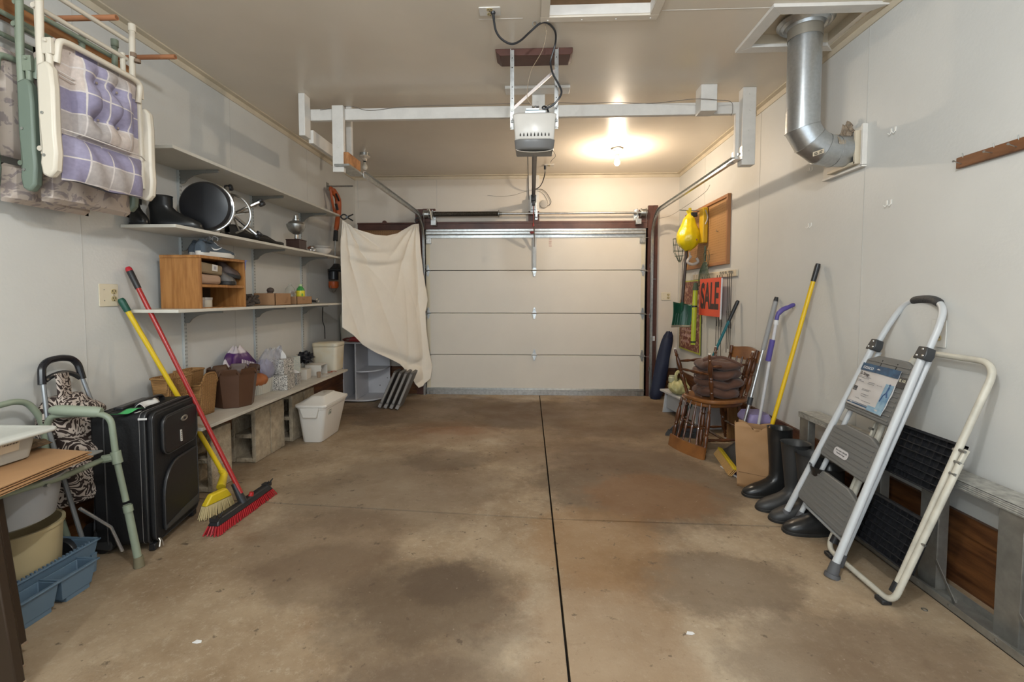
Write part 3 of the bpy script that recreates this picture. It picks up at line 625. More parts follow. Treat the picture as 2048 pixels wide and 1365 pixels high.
# elbow of gores: from vertical to +x
mb = MB(); R = .175; segs = [Vector((dx,dyy,2.375)), Vector((dx,dyy,2.30))]
c = Vector((dx+R, dyy, 2.30)); k = 4
angs = [PI/2*(i)/k for i in range(k+1)]
P = [Vector((dx,dyy,2.30))] + [c + Vector((-math.cos(a)*R*1.02, 0, -math.sin(a)*R*.8)) for a in angs[1:-1]] + [Vector((dx+R, dyy+.0, 2.30-R*.8)), Vector((RX, wy, wz))]
P = [Vector((dx,dyy,2.40)), Vector((dx,dyy,2.285)), Vector((dx+.045,dyy+.003,2.215)), Vector((dx+.115,dyy+.008,2.168)), Vector((dx+.19,dyy+.015,2.155)), Vector((RX+.02,wy,2.155))]
for i in range(len(P)-1):
    a, b = P[i], P[i+1]; t = (b-a).normalized()
    # mitred rings
    pa = t if i == 0 else ((a-P[i-1]).normalized()+t).normalized(); pb = t if i == len(P)-2 else (t+(P[i+2]-b).normalized()).normalized()
    fr = frame((0,0,0), z=t, x=None) if abs(t.y) > .9 else frame((0,0,0), y=Vector((0,1,0))-t*t.y, x=Vector((0,1,0)).cross(t)); 
    ex = Vector((0,1,0)); ex = (ex - t*t.dot(ex)).normalized(); ey = t.cross(ex); vs = []
    for base, pn, rr in ((a, pa, r+.001), (b, pb, r+.001)):
        for j in range(36):
            q = ex*math.cos(2*PI*j/36)*rr + ey*math.sin(2*PI*j/36)*rr; s_ = -(q.dot(pn))/t.dot(pn); vs.append(base+q+t*s_)
    mb.add(vs, [(j,(j+1) % 36,36+(j+1) % 36,36+j) for j in range(36)])
    # raised bead at the joint
    if i > 0: mb.tube([vs[j]+(vs[j]-a).normalized()*.001 for j in range(36)], .0026, 6, closed=True)
T.part('elbow', mb, m_duct, smooth=30)
mb = MB(); mb.lathe([(.10,2.925),(.135,2.915),(.15,2.895),(.135,2.880),(.125,2.885),(.112,2.870),(.100,2.878),(.092,2.86),(.09,2.90)], TR(dx,dyy,0), 36, cap=False); T.part('ceiling_collar', mb, m_duct)
mb = MB(); mb.lathe([(.089,2.865),(.091,2.865),(.091,2.80),(.089,2.80)], TR(dx,dyy,0), 36, cap=False); T.part('pipe_sleeve', mb, M('dull_band', (0.30,0.27,0.22), .5, .5))
m_foil = M('foil_tape', (0.72,0.62,0.50), .32, .8, var=.4, vs=25, bump=.6, bs=45)
mb = MB()
def tf(u, v):
    a = 2*PI*u; rr = r+.004+.004*math.sin(a*5+v*7)*math.sin(v*9+1); x = dx+.165+v*(.10+.02*math.sin(a*2)); return (x, dyy+.013+rr*math.cos(a)+.02*v, 2.157+rr*math.sin(a))
mb.grid(lambda u,v: tf(.02+u*.46, v), 30, 8); T.part('foil_tape', mb, m_foil, solid=.002)
lt = frame(Vector((dx+.062,dyy-.070,2.132))+Vector((-.018,-.012,-.012)), x=(1,.1,.35), z=(-.25,-.85,-.5))
mb = MB(lt); mb.box((-.035,-.011,0.004),(.035,.013,.006)); lb = T.part('pipe_label', mb, M('label_cream', (0.62,0.52,0.38), .6), label='small printed label on the elbow')
mb = MB(lt); mb.box((-.028,-.006,.006),(-.004,-.002,.0066)); mb.box((-.028,.002,.006),(-.008,.006,.0066)); mb.box((.002,-.005,.006),(.022,-.001,.0066)); mb.box((.006,.003,.006),(.024,.007,.0066)); T.part('print', mb, m_dark, parent=lb, smooth=0)
# plate on the wall round the duct: two boards around a square opening
T = Thing('duct_wall_plate', 'white wooden plate on right wall around the duct end', 'plate', (RX,2.9,2.16))
mb = MB(); mb.box((RX-.02,2.735,2.05),(RX,3.085,2.275)); T.part('back_plate', mb, M('plate_paint', (0.63,0.59,0.52), .5), bevel=.002)
mb = MB(); mb.box((RX-.028,2.725,2.043),(RX,2.742,2.28)); mb.box((RX-.028,2.725,2.036),(RX,3.085,2.05)); T.part('edge_strips', mb, m_white, bevel=.002)
mb = MB(); mb.box((RX-.05,2.755,2.058),(RX-.018,3.0,2.075)); mb.box((RX-.05,2.752,2.06),(RX-.018,2.768,2.25)); T.part('inner_ledge', mb, m_trimc, bevel=.002)
mb = MB(); mb.grid(lambda u,v: (RX-.022-.018*abs(math.sin(u*9+v*5)), 2.80+u*.13, 2.235+.10*v*math.sin(PI*(u*.8+.15))+.01*math.sin(u*31)), 14, 8); T.part('torn_paper', mb, M('grubby_paper', (0.36,0.28,0.20), .8, var=.5, vs=40), solid=.001)
# nail rack, wall hooks
T = Thing('peg_rack', 'narrow brown wooden coat rack with nails on the right wall', 'rack', (RX,1.65,1.885))
mb = MB(); mb.box((RX-.018,1.10,1.864),(RX,2.152,1.912)); T.part('rail', mb, M('rack_wood', (0.20,0.085,0.035), .5, var=.35, vs=4, stretch=(1,1,6)), bevel=.003)
for i, y in enumerate((2.125,1.99,1.895,1.72,1.5,1.3)):
    mb = MB(); mb.cyl((RX-.018,y,1.880+.006*(i%2)),(RX-.062,y-.012,1.888),.0022,6); mb.cyl((RX-.062,y-.012,1.888),(RX-.064,y-.0125,1.888),.005,8); mb.cyl((RX-.016,y-.006,1.905),(RX-.020,y-.004,1.925),.0025,6); T.part('nail', mb, m_galv)
def wallhook(y, z, i, label):
    T = Thing('wall_hook', label, 'hook', (RX, y, z))
    for s in (-1,1):
        mb = MB(); yy = y+s*.014
        mb.box((RX-.004,yy-.005,z-.002),(RX,yy+.005,z+.022)); mb.tube([(RX-.003,yy,z),(RX-.012,yy,z-.012),(RX-.02,yy,z-.004)], .0025, 6); T.part('prong', mb, M('hook_white', (0.75,0.73,0.68), .3), bevel=.001)
wallhook(2.54,2.165,0,'small white plastic hook, upper right of the duct plate')
wallhook(2.55,1.786,1,'small white plastic hook on bare right wall, below the upper one')
wallhook(3.25,2.155,2,'small wire hook on the right wall just below the duct elbow')
wallhook(3.244,1.772,3,'small white hook on the right wall above the yellow pole')
# ================================================================== fabrics
def pattern(name, build, rough=.85):
    m = M(name, (1,1,1), rough); N, L, b = nodes_of(m); tc = [n for n in N if n.type == 'TEX_COORD'][0]; out = build(N, L, tc); L.new(out, b.inputs['Base Color']); return m
def plaid(N, L, tc):
    sp = N.new('ShaderNodeSeparateXYZ'); cb = N.new('ShaderNodeCombineXYZ'); L.new(tc.outputs['Object'], sp.inputs[0]); L.new(sp.outputs['Y'], cb.inputs['X']); L.new(sp.outputs['Z'], cb.inputs['Y'])
    br = N.new('ShaderNodeTexBrick'); br.offset = 0; br.squash = 1; br.inputs['Scale'].default_value = 1; br.inputs['Brick Width'].default_value = .108; br.inputs['Row Height'].default_value = .098
    br.inputs['Mortar Size'].default_value = .0035; br.inputs['Mortar Smooth'].default_value = .3; br.inputs['Color1'].default_value = (0,0,0,1); br.inputs['Color2'].default_value = (1,1,1,1); br.inputs['Mortar'].default_value = (.5,.5,.5,1)
    L.new(cb.outputs[0], br.inputs['Vector'])
    r = N.new('ShaderNodeValToRGB'); r.color_ramp.interpolation = 'CONSTANT'; e = r.color_ramp.elements; e[0].color = (0.33,0.30,0.43,1); e[1].position = .25; e[1].color = (0.50,0.45,0.43,1)
    for p, c in ((.58,(0.66,0.56,0.50,1)),(.82,(0.37,0.34,0.47,1))): x = e.new(p); x.color = c
    L.new(br.outputs['Color'], r.inputs[0])
    mx = N.new('ShaderNodeMix'); mx.data_type = 'RGBA'; L.new(br.outputs['Fac'], mx.inputs[0]); L.new(r.outputs[0], mx.inputs[6]); mx.inputs[7].default_value = (0.72,0.66,0.63,1)
    n = N.new('ShaderNodeTexNoise'); n.inputs['Scale'].default_value = 60; L.new(tc.outputs['Object'], n.inputs[0])
    m2 = N.new('ShaderNodeMix'); m2.data_type = 'RGBA'; m2.blend_type = 'MULTIPLY'; m2.inputs[0].default_value = .35; L.new(mx.outputs[2], m2.inputs[6]); L.new(n.outputs['Fac'], m2.inputs[7]); return m2.outputs[2]
m_plaid = pattern('purple_plaid_cloth', plaid)
def blobs(c0, c1, scale, dist, th, soft=.03, det=2):
    def f(N, L, tc):
        n = N.new('ShaderNodeTexNoise'); n.inputs['Scale'].default_value = scale; n.inputs['Detail'].default_value = det; n.inputs['Distortion'].default_value = dist; n.inputs['Roughness'].default_value = .45
        L.new(tc.outputs['Object'], n.inputs[0]); r = N.new('ShaderNodeValToRGB'); r.color_ramp.elements[0].position = th-soft; r.color_ramp.elements[1].position = th+soft
        r.color_ramp.elements[0].color = c0+(1,); r.color_ramp.elements[1].color = c1+(1,); L.new(n.outputs['Fac'], r.inputs[0]); return r.outputs[0]
    return f
m_leaf = pattern('leaf_print_cloth', blobs((0.50,0.42,0.36), (0.30,0.25,0.24), 13, 2.2, .57))
def scroll(N, L, tc):
    n = N.new('ShaderNodeTexNoise'); n.inputs['Scale'].default_value = 11; n.inputs['Detail'].default_value = 0; L.new(tc.outputs['Object'], n.inputs[0])
    m1 = N.new('ShaderNodeMix'); m1.data_type = 'RGBA'; m1.inputs[0].default_value = .16; L.new(tc.outputs['Object'], m1.inputs[6]); L.new(n.outputs['Color'], m1.inputs[7])
    v = N.new('ShaderNodeTexWave'); v.wave_type = 'RINGS'; v.inputs['Scale'].default_value = 12; v.inputs['Distortion'].default_value = 9; v.inputs['Detail'].default_value = 1; v.inputs['Detail Scale'].default_value = 3.2; L.new(m1.outputs[2], v.inputs[0])
    r = N.new('ShaderNodeValToRGB'); r.color_ramp.elements[0].position = .46; r.color_ramp.elements[1].position = .52; r.color_ramp.elements[0].color = (0.03,0.018,0.015,1); r.color_ramp.elements[1].color = (0.46,0.39,0.34,1); L.new(v.outputs['Fac'], r.inputs[0]); return r.outputs[0]
m_damask = pattern('scroll_print_cloth', scroll)
m_cream = M('cream_chair_enamel', (0.62,0.56,0.46), .35)
m_green = M('sage_green_enamel', (0.235,0.275,0.205), .35, var=.08, vs=10)
m_greend = M('dark_sage_plastic', (0.15,0.19,0.15), .45)
# ================================================================== peg rail and folded chairs
T = Thing('peg_rail', 'orange brown wooden rail high on left wall with two long round pegs', 'rack', (LX,2.0,2.56))
mb = MB(); mb.box((LX,1.30,2.52),(LX+.03,2.60,2.62)); T.part('rail_board', mb, M('pine_rail', (0.40,0.19,0.07), .5, col2=(0.22,0.08,0.03), vs=6, stretch=(1,.4,4)), bevel=.003)
for y in (2.13, 2.485):
    mb = MB(); mb.cyl((LX+.03,y,2.61),(-1.955,y,2.607),.0125,14)
    pg = T.part('peg', mb, M('peg_wood', (0.42,0.18,0.085), .45))
    mb = MB(); mb.lathe([(.0095,0),(.0095,.0006)], frame((-1.9552,y,2.607), z=(1,0,0)), 14); T.part('peg_end', mb, M('peg_end_grain', (0.22,0.09,0.04), .6), parent=pg)
def puff(x0, y0, y1, z0, z1, t, tufts=(), nx=26, ny=26, edge=.35, wav=0.0):
    """a stuffed pad parallel to the wall, face towards +x"""
    mb = MB()
    def f(u, v, s):
        e = (1-abs(2*u-1)**4)*(1-abs(2*v-1)**4); h = t*max(0,e)**edge
        y = y0+(y1-y0)*u; z = z0+(z1-z0)*v
        for (ty, tz, d) in tufts:
            q = ((y-ty)**2+(z-tz)**2)/.028**2; h -= t*d*math.exp(-q*.5) + t*.18*math.exp(-abs(z-tz)/.012)*math.exp(-((y-ty)/.09)**2) + t*.18*math.exp(-abs(y-ty)/.012)*math.exp(-((z-tz)/.09)**2)
        if wav: h += wav*math.sin(y*55+z*8)*e
        h += t*.10*math.sin(y*41+z*17)*e*math.sin(z*37); return (x0+s*h*(1 if s > 0 else .5), y, z)
    mb.grid(lambda u,v: f(u,v,1), nx, ny); mb.grid(lambda u,v: f(u,v,-1), nx, ny); return mb
def patio_chair(x, y0, y1, zb, mat, matd, label, cush, group=None, armdark=False, dz=0):
    T = Thing('folding_patio_chair', label, 'chair', (x, (y0+y1)/2, zb))
    for y, s in ((y0,-1),(y1,1)):
        mb = MB(); mb.tube([(x-.02,y,zb+.02),(x-.025,y,zb+.55),(x-.015,y,zb+.86)], .0135, 12); mb.tube([(x-.015,y,zb+.835),(x-.015,y,zb+.87)], .0165, 12); T.part('back_post', mb, mat)
        mb = MB(); mb.tube([(x+.012,y-s*.004,zb+.05),(x+.008,y-s*.004,zb+.545)], .0125, 12); T.part('seat_post', mb, mat)
        # folded leg ending in a bar
        mb = MB(); mb.tube([(x-.05,y-s*.02,zb+.10),(x-.052,y-s*.02,zb+.72)], .0115, 10); T.part('leg', mb, mat)
        # moulded arm rest
        mb = MB(); ys = y+s*.018
        q = [(-.010,.455),(.030,.47),(.052,.44),(.058,.36),(.056,.18),(.060,.10),(.052,.03),(.025,0),(-.004,.012),(-.012,.06),(-.004,.12),(-.012,.25)]
        mb.prism([(a,b) for a,b in q][::-1], .036, Matrix(((1,0,0,x),(0,0,1,ys-.018),(0,1,0,zb-.01),(0,0,0,1))))
        ar = T.part('armrest', mb, matd if armdark else mat, bevel=.010)
        mb = MB()
        for b in (.08,.25): mb.cyl((x+.01,ys+s*.018,zb+b),(x+.01,ys+s*.0215,zb+b),.006,10)
        T.part('rivets', mb, m_steel, parent=ar)
        mb = MB(); mb.box((x-.012,y-.008,zb+.50),(x+.028,y+.008,zb+.565)); mb.cyl((x+.01,y-s*.0,zb+.55),(x+.01,y+s*.017,zb+.55),.007,8); T.part('hinge_plate', mb, mat, bevel=.006)
    for i, (xx, z, r) in enumerate(((x-.04,.79,.011),(x+.03,.575,.013),(x-.05,.70,.011),(x-.05,.12,.011))):
        if i == 1: p = roundp([(x+.02,y0+.02,zb+z-.10),(x+.035,y0+.02,zb+z-.01),(x+.035,y0+.06,zb+z),(x+.035,y1-.06,zb+z),(x+.035,y1-.02,zb+z-.01),(x+.02,y1-.02,zb+z-.10)], .045, 5)
        else: p = [(xx,y0,zb+z),(xx,y1,zb+z)]
        mb = MB(); mb.tube(p, r, 12); T.part('crossbar', mb, mat)
    return T
T = patio_chair(-1.995, 1.84, 2.275, 1.79, m_cream, m_cream, 'cream framed folded patio chair with purple plaid pad, nearest of three hung chairs', None)
mb = MB(); mb.box((-1.995,1.865,1.97),(-1.985,2.262,2.37)); T.part('sling', mb, m_plaid, smooth=0)
mb = puff(-1.985,1.925,2.205,1.985,2.345,.060,[(2.02,2.255,.6),(2.02,2.09,.6),(2.12,2.255,.6),(2.12,2.09,.6)], wav=.002); pad = T.part('seat_pad', mb, m_plaid)
mb = MB()
for y in (2.02,2.12):
    for z in (2.255,2.09): mb.ball((-1.960,y,z),(.004,.006,.006),n=10,m=6)
T.part('tuft_buttons', mb, M('button_cloth', (0.30,0.24,0.2), .8), parent=pad)
mb = MB()
mb.grid(lambda u,v: (-1.985+.055*math.sin(PI*min(1,v*.92+.08))**.5*(1-abs(2*u-1)**6)+.006*math.sin(u*22+v*5), 1.868+.40*u, 1.785+.005*math.sin(u*9)+.195*v), 24, 14)
mb.grid(lambda u,v: (-1.985-.030*math.sin(PI*v)**.6*(1-abs(2*u-1)**6), 1.868+.40*u, 1.785+.005*math.sin(u*9)+.195*v), 24, 14); T.part('pad_roll', mb, m_plaid)
for z in (2.225,2.21,1.985):
    mb = MB(); mb.tube([(-1.965,1.855,z+.01),(-1.925,1.93,z),(-1.922,2.2,z-.003),(-1.965,2.27,z)] if z < 2 else [(-1.972,1.86,z+.01),(-1.965,1.925,z)], .003, 6); T.part('tie', mb, M('tie_offwhite', (0.62,0.57,0.53), .8))
mb = MB(); mb.tube([(-2.01,2.275,2.50),(-2.01,2.275,2.52)], .0145, 12); mb.tube([(-1.985,2.272,2.47),(-1.985,2.272,2.485)], .0140, 12); T.part('band', mb, M('brown_band', (0.22,0.15,0.10), .6))
for i, (x, y0, y1, zb, lb) in enumerate(((-2.135,1.885,2.325,1.745,'sage green folded patio chair with leaf print cushion, middle of three hung chairs'), (-2.255,1.83,2.27,1.735,'sage green folded patio chair hung closest to the left wall'))):
    T = patio_chair(x, y0, y1, zb, m_green, m_greend, lb, None, armdark=True)
    mb = puff(x-.0, y0+.035, y1+(.03 if i == 0 else -.02), zb-.035, zb+.13, .045, wav=.004, nx=20, ny=10)
    for u in (0,): pass
    T.part('cushion_roll', mb, m_leaf)
    mb = puff(x, y0+.03, y1-.03, zb+.16, zb+.62, .035, wav=.003, nx=16, ny=16); T.part('cushion', mb, m_leaf)
# ================================================================== slotted standards and shelves
m_std = M('standard_grey', (0.50,0.52,0.51), .45, .2); m_brk = M('bracket_grey', (0.23,0.225,0.205), .45, .2)
m_shelf = M('white_melamine', (0.60,0.57,0.50), .4, var=.06, vs=5)
ST = (2.975, 3.765, 4.567)
for i, y in enumerate(ST):
    T = Thing('shelf_standard', ['slotted grey shelf standard on left wall, nearest of three','middle slotted grey shelf standard on left wall','slotted grey shelf standard farthest along the left wall'][i], 'standard', (LX,y,.60))
    z0, z1 = .56, 2.20
    mb = MB(); mb.box((LX,y-.0125,z0),(LX+.016,y+.0125,z1)); mb.box((LX+.0,y-.0155,z0),(LX+.004,y+.0155,z1)); T.part('channel', mb, m_std, bevel=.001)
    mb = MB(); z = z0+.03
    while z < z1-.03:
        for s in (-1,1): mb.box((LX+.016,y+s*.0055-.0013,z),(LX+.0166,y+s*.0055+.0013,z+.011))
        z += .025
    T.part('slots', mb, m_dark, smooth=0)
SH = {1: 2.137, 2: 1.693, 3: 1.205}
for k, z in SH.items():
    mb = MB(); mb.box((LX+.004,2.525,z-.0095),(-2.02,4.775,z+.0095))
    # shelf is notched round nothing: it sits on the brackets in front of the standards
    nm = {1:'top white shelf on left wall, empty, with brackets under it', 2:'middle white shelf on left wall carrying the boot and stool', 3:'lowest white wall shelf carrying the wooden cabinet'}[k]
    single('wall_shelf', nm, 'shelf', mb, m_shelf, (-2.18,3.65,z), bevel=.002)
    for i, y in enumerate(ST):
        T = Thing('shelf_bracket', '%s bracket under the %s shelf on left wall' % (('nearest','middle','farthest')[i], ('','top','middle','lowest')[k]), 'bracket', (LX+.017,y,z-.0095))
        mb = MB(); zt = z-.0098
        prof = [(0,0),(.262,0),(.262,-.018),(.15,-.022),(.09,-.036),(.05,-.058),(.028,-.085),(0,-.09)]
        mb.prism([(a,b) for a,b in prof][::-1], .012, Matrix(((1,0,0,LX+.017),(0,0,1,y-.006),(0,1,0,zt),(0,0,0,1)))); T.part('arm', mb, m_brk, bevel=.002)
        mb = MB(); mb.box((LX+.2,y-.010,zt-.003),(LX+.28,y+.010,zt)); T.part('tip_plate', mb, m_brk)
z1t, z2t, z3t = SH[1]+.0095, SH[2]+.0095, SH[3]+.0095
# ------------------------------------------------------------------ boot on middle shelf (ankle boot, toe towards the stool)
def boot(T, M4, h=.17, ln=.27, w=.09, mat=None, shaft=.055, sole=None, open_=True, tilt=0):
    """boot in frame M4: x along the foot (toe +x), z up, heel at x=0"""
    mat = mat or m_rubber
    secs = []   # z, x-centre, half length, half width
    mb = MB(M4); n = 24
    rows = [(.0,.5*ln,.50*ln,w*.46),(.018,.5*ln,.505*ln,w*.50),(.04,.48*ln,.48*ln,w*.50),(.06,.42*ln,.42*ln,w*.47),(.08,.33*ln,.33*ln,w*.42),(.10,.26*ln,.26*ln,w*.40),(.125,.21*ln,.225*ln,w*.41)]
    k = 6; sh = shaft
    for i in range(1, k+1):
        t = i/k; z = .125+(h-.125)*t; rows.append((z, .21*ln+.01*t+tilt*t, (.225*ln)*(1-t)+sh*t*(1.0), w*.41*(1-t)+sh*.92*t))
    if open_:
        rows.append((h+.004, rows[-1][1], sh*1.06, sh*.98)); rows.append((h-.004, rows[-1][1], sh*.92, sh*.84)); rows.append((h-.08 if h > .2 else h-.05, rows[-2][1], sh*.86, sh*.78))
    vs = []
    for (z, cx, a, b) in rows:
        for j in range(n):
            t = 2*PI*j/n; c = math.cos(t); s_ = math.sin(t)
            wx = b*(1-.12*(c < 0)*abs(c)) if z < .09 else b
            vs.append((cx+a*math.copysign(abs(c)**.85, c), wx*math.copysign(abs(s_)**.85, s_), z+.006*max(0,c)*(z<.03)))
    m = len(rows); fs = [tuple(reversed(range(n)))]
    for i in range(m-1):
        for j in range(n): fs.append((i*n+j, i*n+(j+1) % n, (i+1)*n+(j+1) % n, (i+1)*n+j))
    fs.append(tuple(range((m-1)*n, m*n)))
    mb.add(vs, fs); up = T.part('upper', mb, mat, smooth=60)
    mb = MB(M4); out = []
    for j in range(n):
        t = 2*PI*j/n; c = math.cos(t); s_ = math.sin(t); out.append((.5*ln+.515*ln*math.copysign(abs(c)**.8, c), w*.53*math.copysign(abs(s_)**.8, s_)*(1-.1*(c<0))))
    mb.prism(out, .018, z0=-.004); T.part('sole', mb, sole or m_sole, bevel=.003)
m_rubber = M('black_rubber', (0.016,0.016,0.016), .28, bump=.05, bs=18)
m_rubberm = M('matt_black_rubber', (0.03,0.03,0.03), .5, bump=.1, bs=25)
m_sole = M('boot_sole', (0.015,0.014,0.013), .6)
T = Thing('ankle_boot', 'glossy black ankle boot at the near end of the middle shelf', 'boot', (-2.25,2.68,z2t))
b0 = Vector((-2.285,2.66,z2t+.004)); boot(T, frame(b0, x=(.255,.10,0), z=(0,0,1)), h=.185, ln=.27, w=.095, shaft=.05)
mb = MB(frame(b0, x=(.255,.10,0), z=(0,0,1))); mb.box((-.008,-.045,.17),(.02,-.038,.205)); T.part('pull_tab', mb, m_rubber)
T = Thing('ankle_boot', 'second black ankle boot, behind the first at the wall', 'boot', (-2.29,2.60,z2t))
b0 = Vector((-2.335,2.585,z2t+.004)); boot(T, frame(b0, x=(.235,-.0,0), z=(0,0,1)), h=.17, ln=.10, w=.07, shaft=.034)
# ------------------------------------------------------------------ black stool lying on its side
T = Thing('swivel_stool', 'chrome swivel stool with round black seat lying on its side', 'stool', (-2.12,3.0,z2t))
m_chrome = M('chrome', (0.66,0.66,0.66), .12, 1.0)
sc = Vector((-2.06,2.83,z2t+.158)); ax = Vector((-.20,.975,.035)).normalized()
fr = frame(sc, z=-ax)
mb = MB(fr); mb.lathe([(.0,.035),(.10,.033),(.14,.026),(.152,.010),(.152,-.012),(.147,-.02)], n=40, cap=True); T.part('seat_cushion', mb, M('black_vinyl', (0.018,0.018,0.02), .32))
mb = MB(fr); mb.lathe([(.147,-.018),(.157,-.02),(.158,-.034),(.147,-.038),(.02,-.038)], n=40, cap=False); T.part('seat_rim', mb, m_chrome)
bc = sc+ax*.395
mb = MB(); mb.cyl(sc+ax*.03, bc, .016, 14); mb.cyl(sc+ax*.04, sc+ax*.2, .024, 14); T.part('post', mb, m_chrome)
rc = sc+ax*.34; ex = frame((0,0,0), z=ax).to_3x3() @ Vector((1,0,0)); ey = ax.cross(ex); rr = .135
mb = MB(); mb.tube(arc(rc, rr, 0, 2*PI, 40, ex, ey)[:-1], .009, 10, closed=True)
for k in range(5): a = 2*PI*k/5+.5; mb.cyl(rc+ax*.03, rc+(ex*math.cos(a)+ey*math.sin(a))*rr, .006, 8)
mb.cyl(rc-ax*.0,rc+ax*.05,.026,14); T.part('foot_ring', mb, m_chrome)
for k in range(5):
    a = 2*PI*k/5+.12; d = ex*math.cos(a)+ey*math.sin(a); tip = bc+d*.20+ax*.01
    if tip.z < z2t+.03: tip.z = z2t+.035
    mb = MB(); mb.tube(smoothp([bc-ax*.02, bc+d*.07-ax*.01, tip],5), [.012]*11, 10); lg = T.part('leg', mb, m_chrome)
    mb = MB(); w = tip+ax*.028; si = d.cross(ax)
    if w.z < z2t+.024: w.z = z2t+.0245
    for s in (-1,1): mb.lathe([(.006,-.009),(.022,-.009),(.024,-.004),(.024,.004),(.022,.009),(.006,.009)], frame(w+si*.013*s, z=si), 16)
    T.part('castor', mb, m_black, parent=lg)
# ------------------------------------------------------------------ black bag, grinder, bowls
mb = MB()
def bagf(u, v):
    y = 3.13+.66*u; w = .075*math.sin(PI*min(1,u*1.02+.02))**.5*(1-.35*u); a = 2*PI*v; h = .040*(1-u*.75)*(1+.25*math.sin(u*14))+.006
    return (-2.13+w*math.cos(a)+.04*u, y, z2t+.002+h*(1+.9*math.sin(a))*(1 if math.sin(a) > 0 else 1.0))
mb.grid(bagf, 24, 14, cv=True); single('folded_case', 'limp black case lying flat between the stool and the coffee grinder', 'case', mb, M('black_nylon', (0.02,0.018,0.016), .55, bump=.2, bs=30), (-2.13,3.45,z2t))
T = Thing('coffee_grinder', 'hand coffee grinder with metal bowl on dark wooden box', 'grinder', (-2.12,4.0,z2t))
gx, gy = -2.115, 4.045
mb = MB(); mb.box((gx-.062,gy-.062,z2t),(gx+.062,gy+.062,z2t+.085)); mb.box((gx-.068,gy-.068,z2t),(gx+.068,gy+.068,z2t+.012)); mb.box((gx-.066,gy-.066,z2t+.085),(gx+.066,gy+.066,z2t+.093)); T.part('wooden_box', mb, M('dark_walnut', (0.05,0.025,0.02), .4), bevel=.003)
mb = MB(TR(gx,gy,z2t+.093)); mb.lathe([(.03,0),(.016,.01),(.014,.045),(.03,.052),(.062,.078),(.078,.115),(.080,.135),(.072,.137)], n=28); T.part('hopper', mb, m_steel)
mb = MB(TR(gx,gy,z2t+.093)); mb.lathe([(.072,.137),(.06,.155),(.035,.168),(.028,.17),(.028,.185),(.018,.19),(.018,.215),(.001,.217)], n=24); T.part('lid', mb, m_steel)
def bowl(c, r, h, label, mat, thing='bowl'):
    mb = MB(TR(*c)); mb.lathe([(r*.45,0),(r*.5,.004),(r*.8,h*.45),(r,h),(r*.96,h),(r*.75,h*.45),(r*.3,.012),(.0005,.010)], n=28); return single(thing, label, 'bowl', mb, mat, c)
m_china = M('white_china', (0.62,0.58,0.53), .2)
bowl((-2.115,4.55,z2t),.095,.062,'white china bowl at the far end of middle shelf', m_china)
bowl((-2.12,4.55,z2t+.052),.088,.035,'shallow white dish stacked inside the white bowl', m_china, 'dish')
mb = MB(frame((-2.22,4.33,z2t+.045), z=(.4,-.9,0))); mb.lathe([(0.001,-.018),(.042,-.018),(.045,-.01),(.045,.01),(.042,.018),(.001,.018)], n=22); single('cup_lid', 'small round cream lid standing behind the bowl', 'lid', mb, m_porc, (-2.22,4.33,z2t))
mb = MB(); mb.tube([(-2.20,4.44,z2t+.06),(-2.21,4.50,z2t+.072),(-2.19,4.56,z2t+.065)], [.012,.016,.010], 10); mb.cyl((-2.20,4.5,z2t),(-2.20,4.5,z2t+.06),.012,10); single('bottle_stopper', 'small reddish brown wooden stopper behind the bowls', 'stopper', mb, M('red_brown_wood', (0.18,0.06,0.03), .5), (-2.2,4.5,z2t))
for dx_, dy_, dz_, r in ((0,0,.016,.016),(.020,.022,.016,.016),(-.014,.034,.016,.016),(.004,.018,.042,.014)):
    c = (-2.06+dx_, 4.20+dy_, z2t+dz_); mb = MB(); mb.ball(c, r, n=12, m=8); single('metal_ball', 'small shiny metal ball in the cluster beside the coffee grinder', 'ball', mb, m_chrome, c, group='shiny metal balls by the grinder')
# ------------------------------------------------------------------ wooden cabinet on lowest shelf
T = Thing('wooden_cabinet', 'small orange oak open cabinet on the lowest wall shelf', 'cabinet', (-2.14,2.95,z3t))
m_oak = M('orange_oak', (0.40,0.185,0.055), .4, col2=(0.28,0.115,0.03), vs=7, stretch=(5,5,.5), det=7, lo=.4, hi=.6)
cx0, cx1, cy0, cy1, cz1 = -2.285, -2.03, 2.72, 3.165, 1.545
bx0 = MB(); bx0.box((cx0,cy0,z3t),(cx1,cy0+.015,cz1-.018)); T.part('side_panel', bx0, m_oak, bevel=.001)
bx0 = MB(); bx0.box((cx0,cy1-.015,z3t),(cx1,cy1,cz1-.018)); T.part('side_panel', bx0, m_oak, bevel=.001)
bx0 = MB(); bx0.box((cx0,cy0-.004,cz1-.018),(cx1+.004,cy1+.004,cz1)); T.part('top_panel', bx0, m_oak, bevel=.002)
bx0 = MB(); bx0.box((cx0+.006,cy0+.015,1.348),(cx1-.002,cy1-.015,1.365)); T.part('shelf', bx0, m_oak, bevel=.001)
bx0 = MB(); bx0.box((cx0+.006,cy0+.015,z3t),(cx1-.002,cy1-.015,z3t+.006)); T.part('floor_panel', bx0, m_oak)
bx0 = MB(); bx0.box((cx0,cy0+.015,z3t),(cx0+.005,cy1-.015,cz1-.018)); T.part('back_panel', bx0, M('cabinet_back', (0.05,0.03,0.018), .7))
bx0 = MB(); bx0.prism([(0,0),(0,-.07),(.012,-.01),(.03,0)], .002, Matrix(((0,0,1,cx1+.0045),(1,0,0,cy1-.01),(0,1,0,cz1),(0,0,0,1)))); T.part('blue_tape', bx0, M('blue_tape', (0.12,0.16,0.38), .5))
m_kraft = M('kraft_paper', (0.36,0.24,0.14), .75, var=.15, vs=8)
T = Thing('shoe_bag_bundle', 'flat brown paper parcel with white label in the oak cabinet', 'parcel', (-2.12,2.86,1.43))
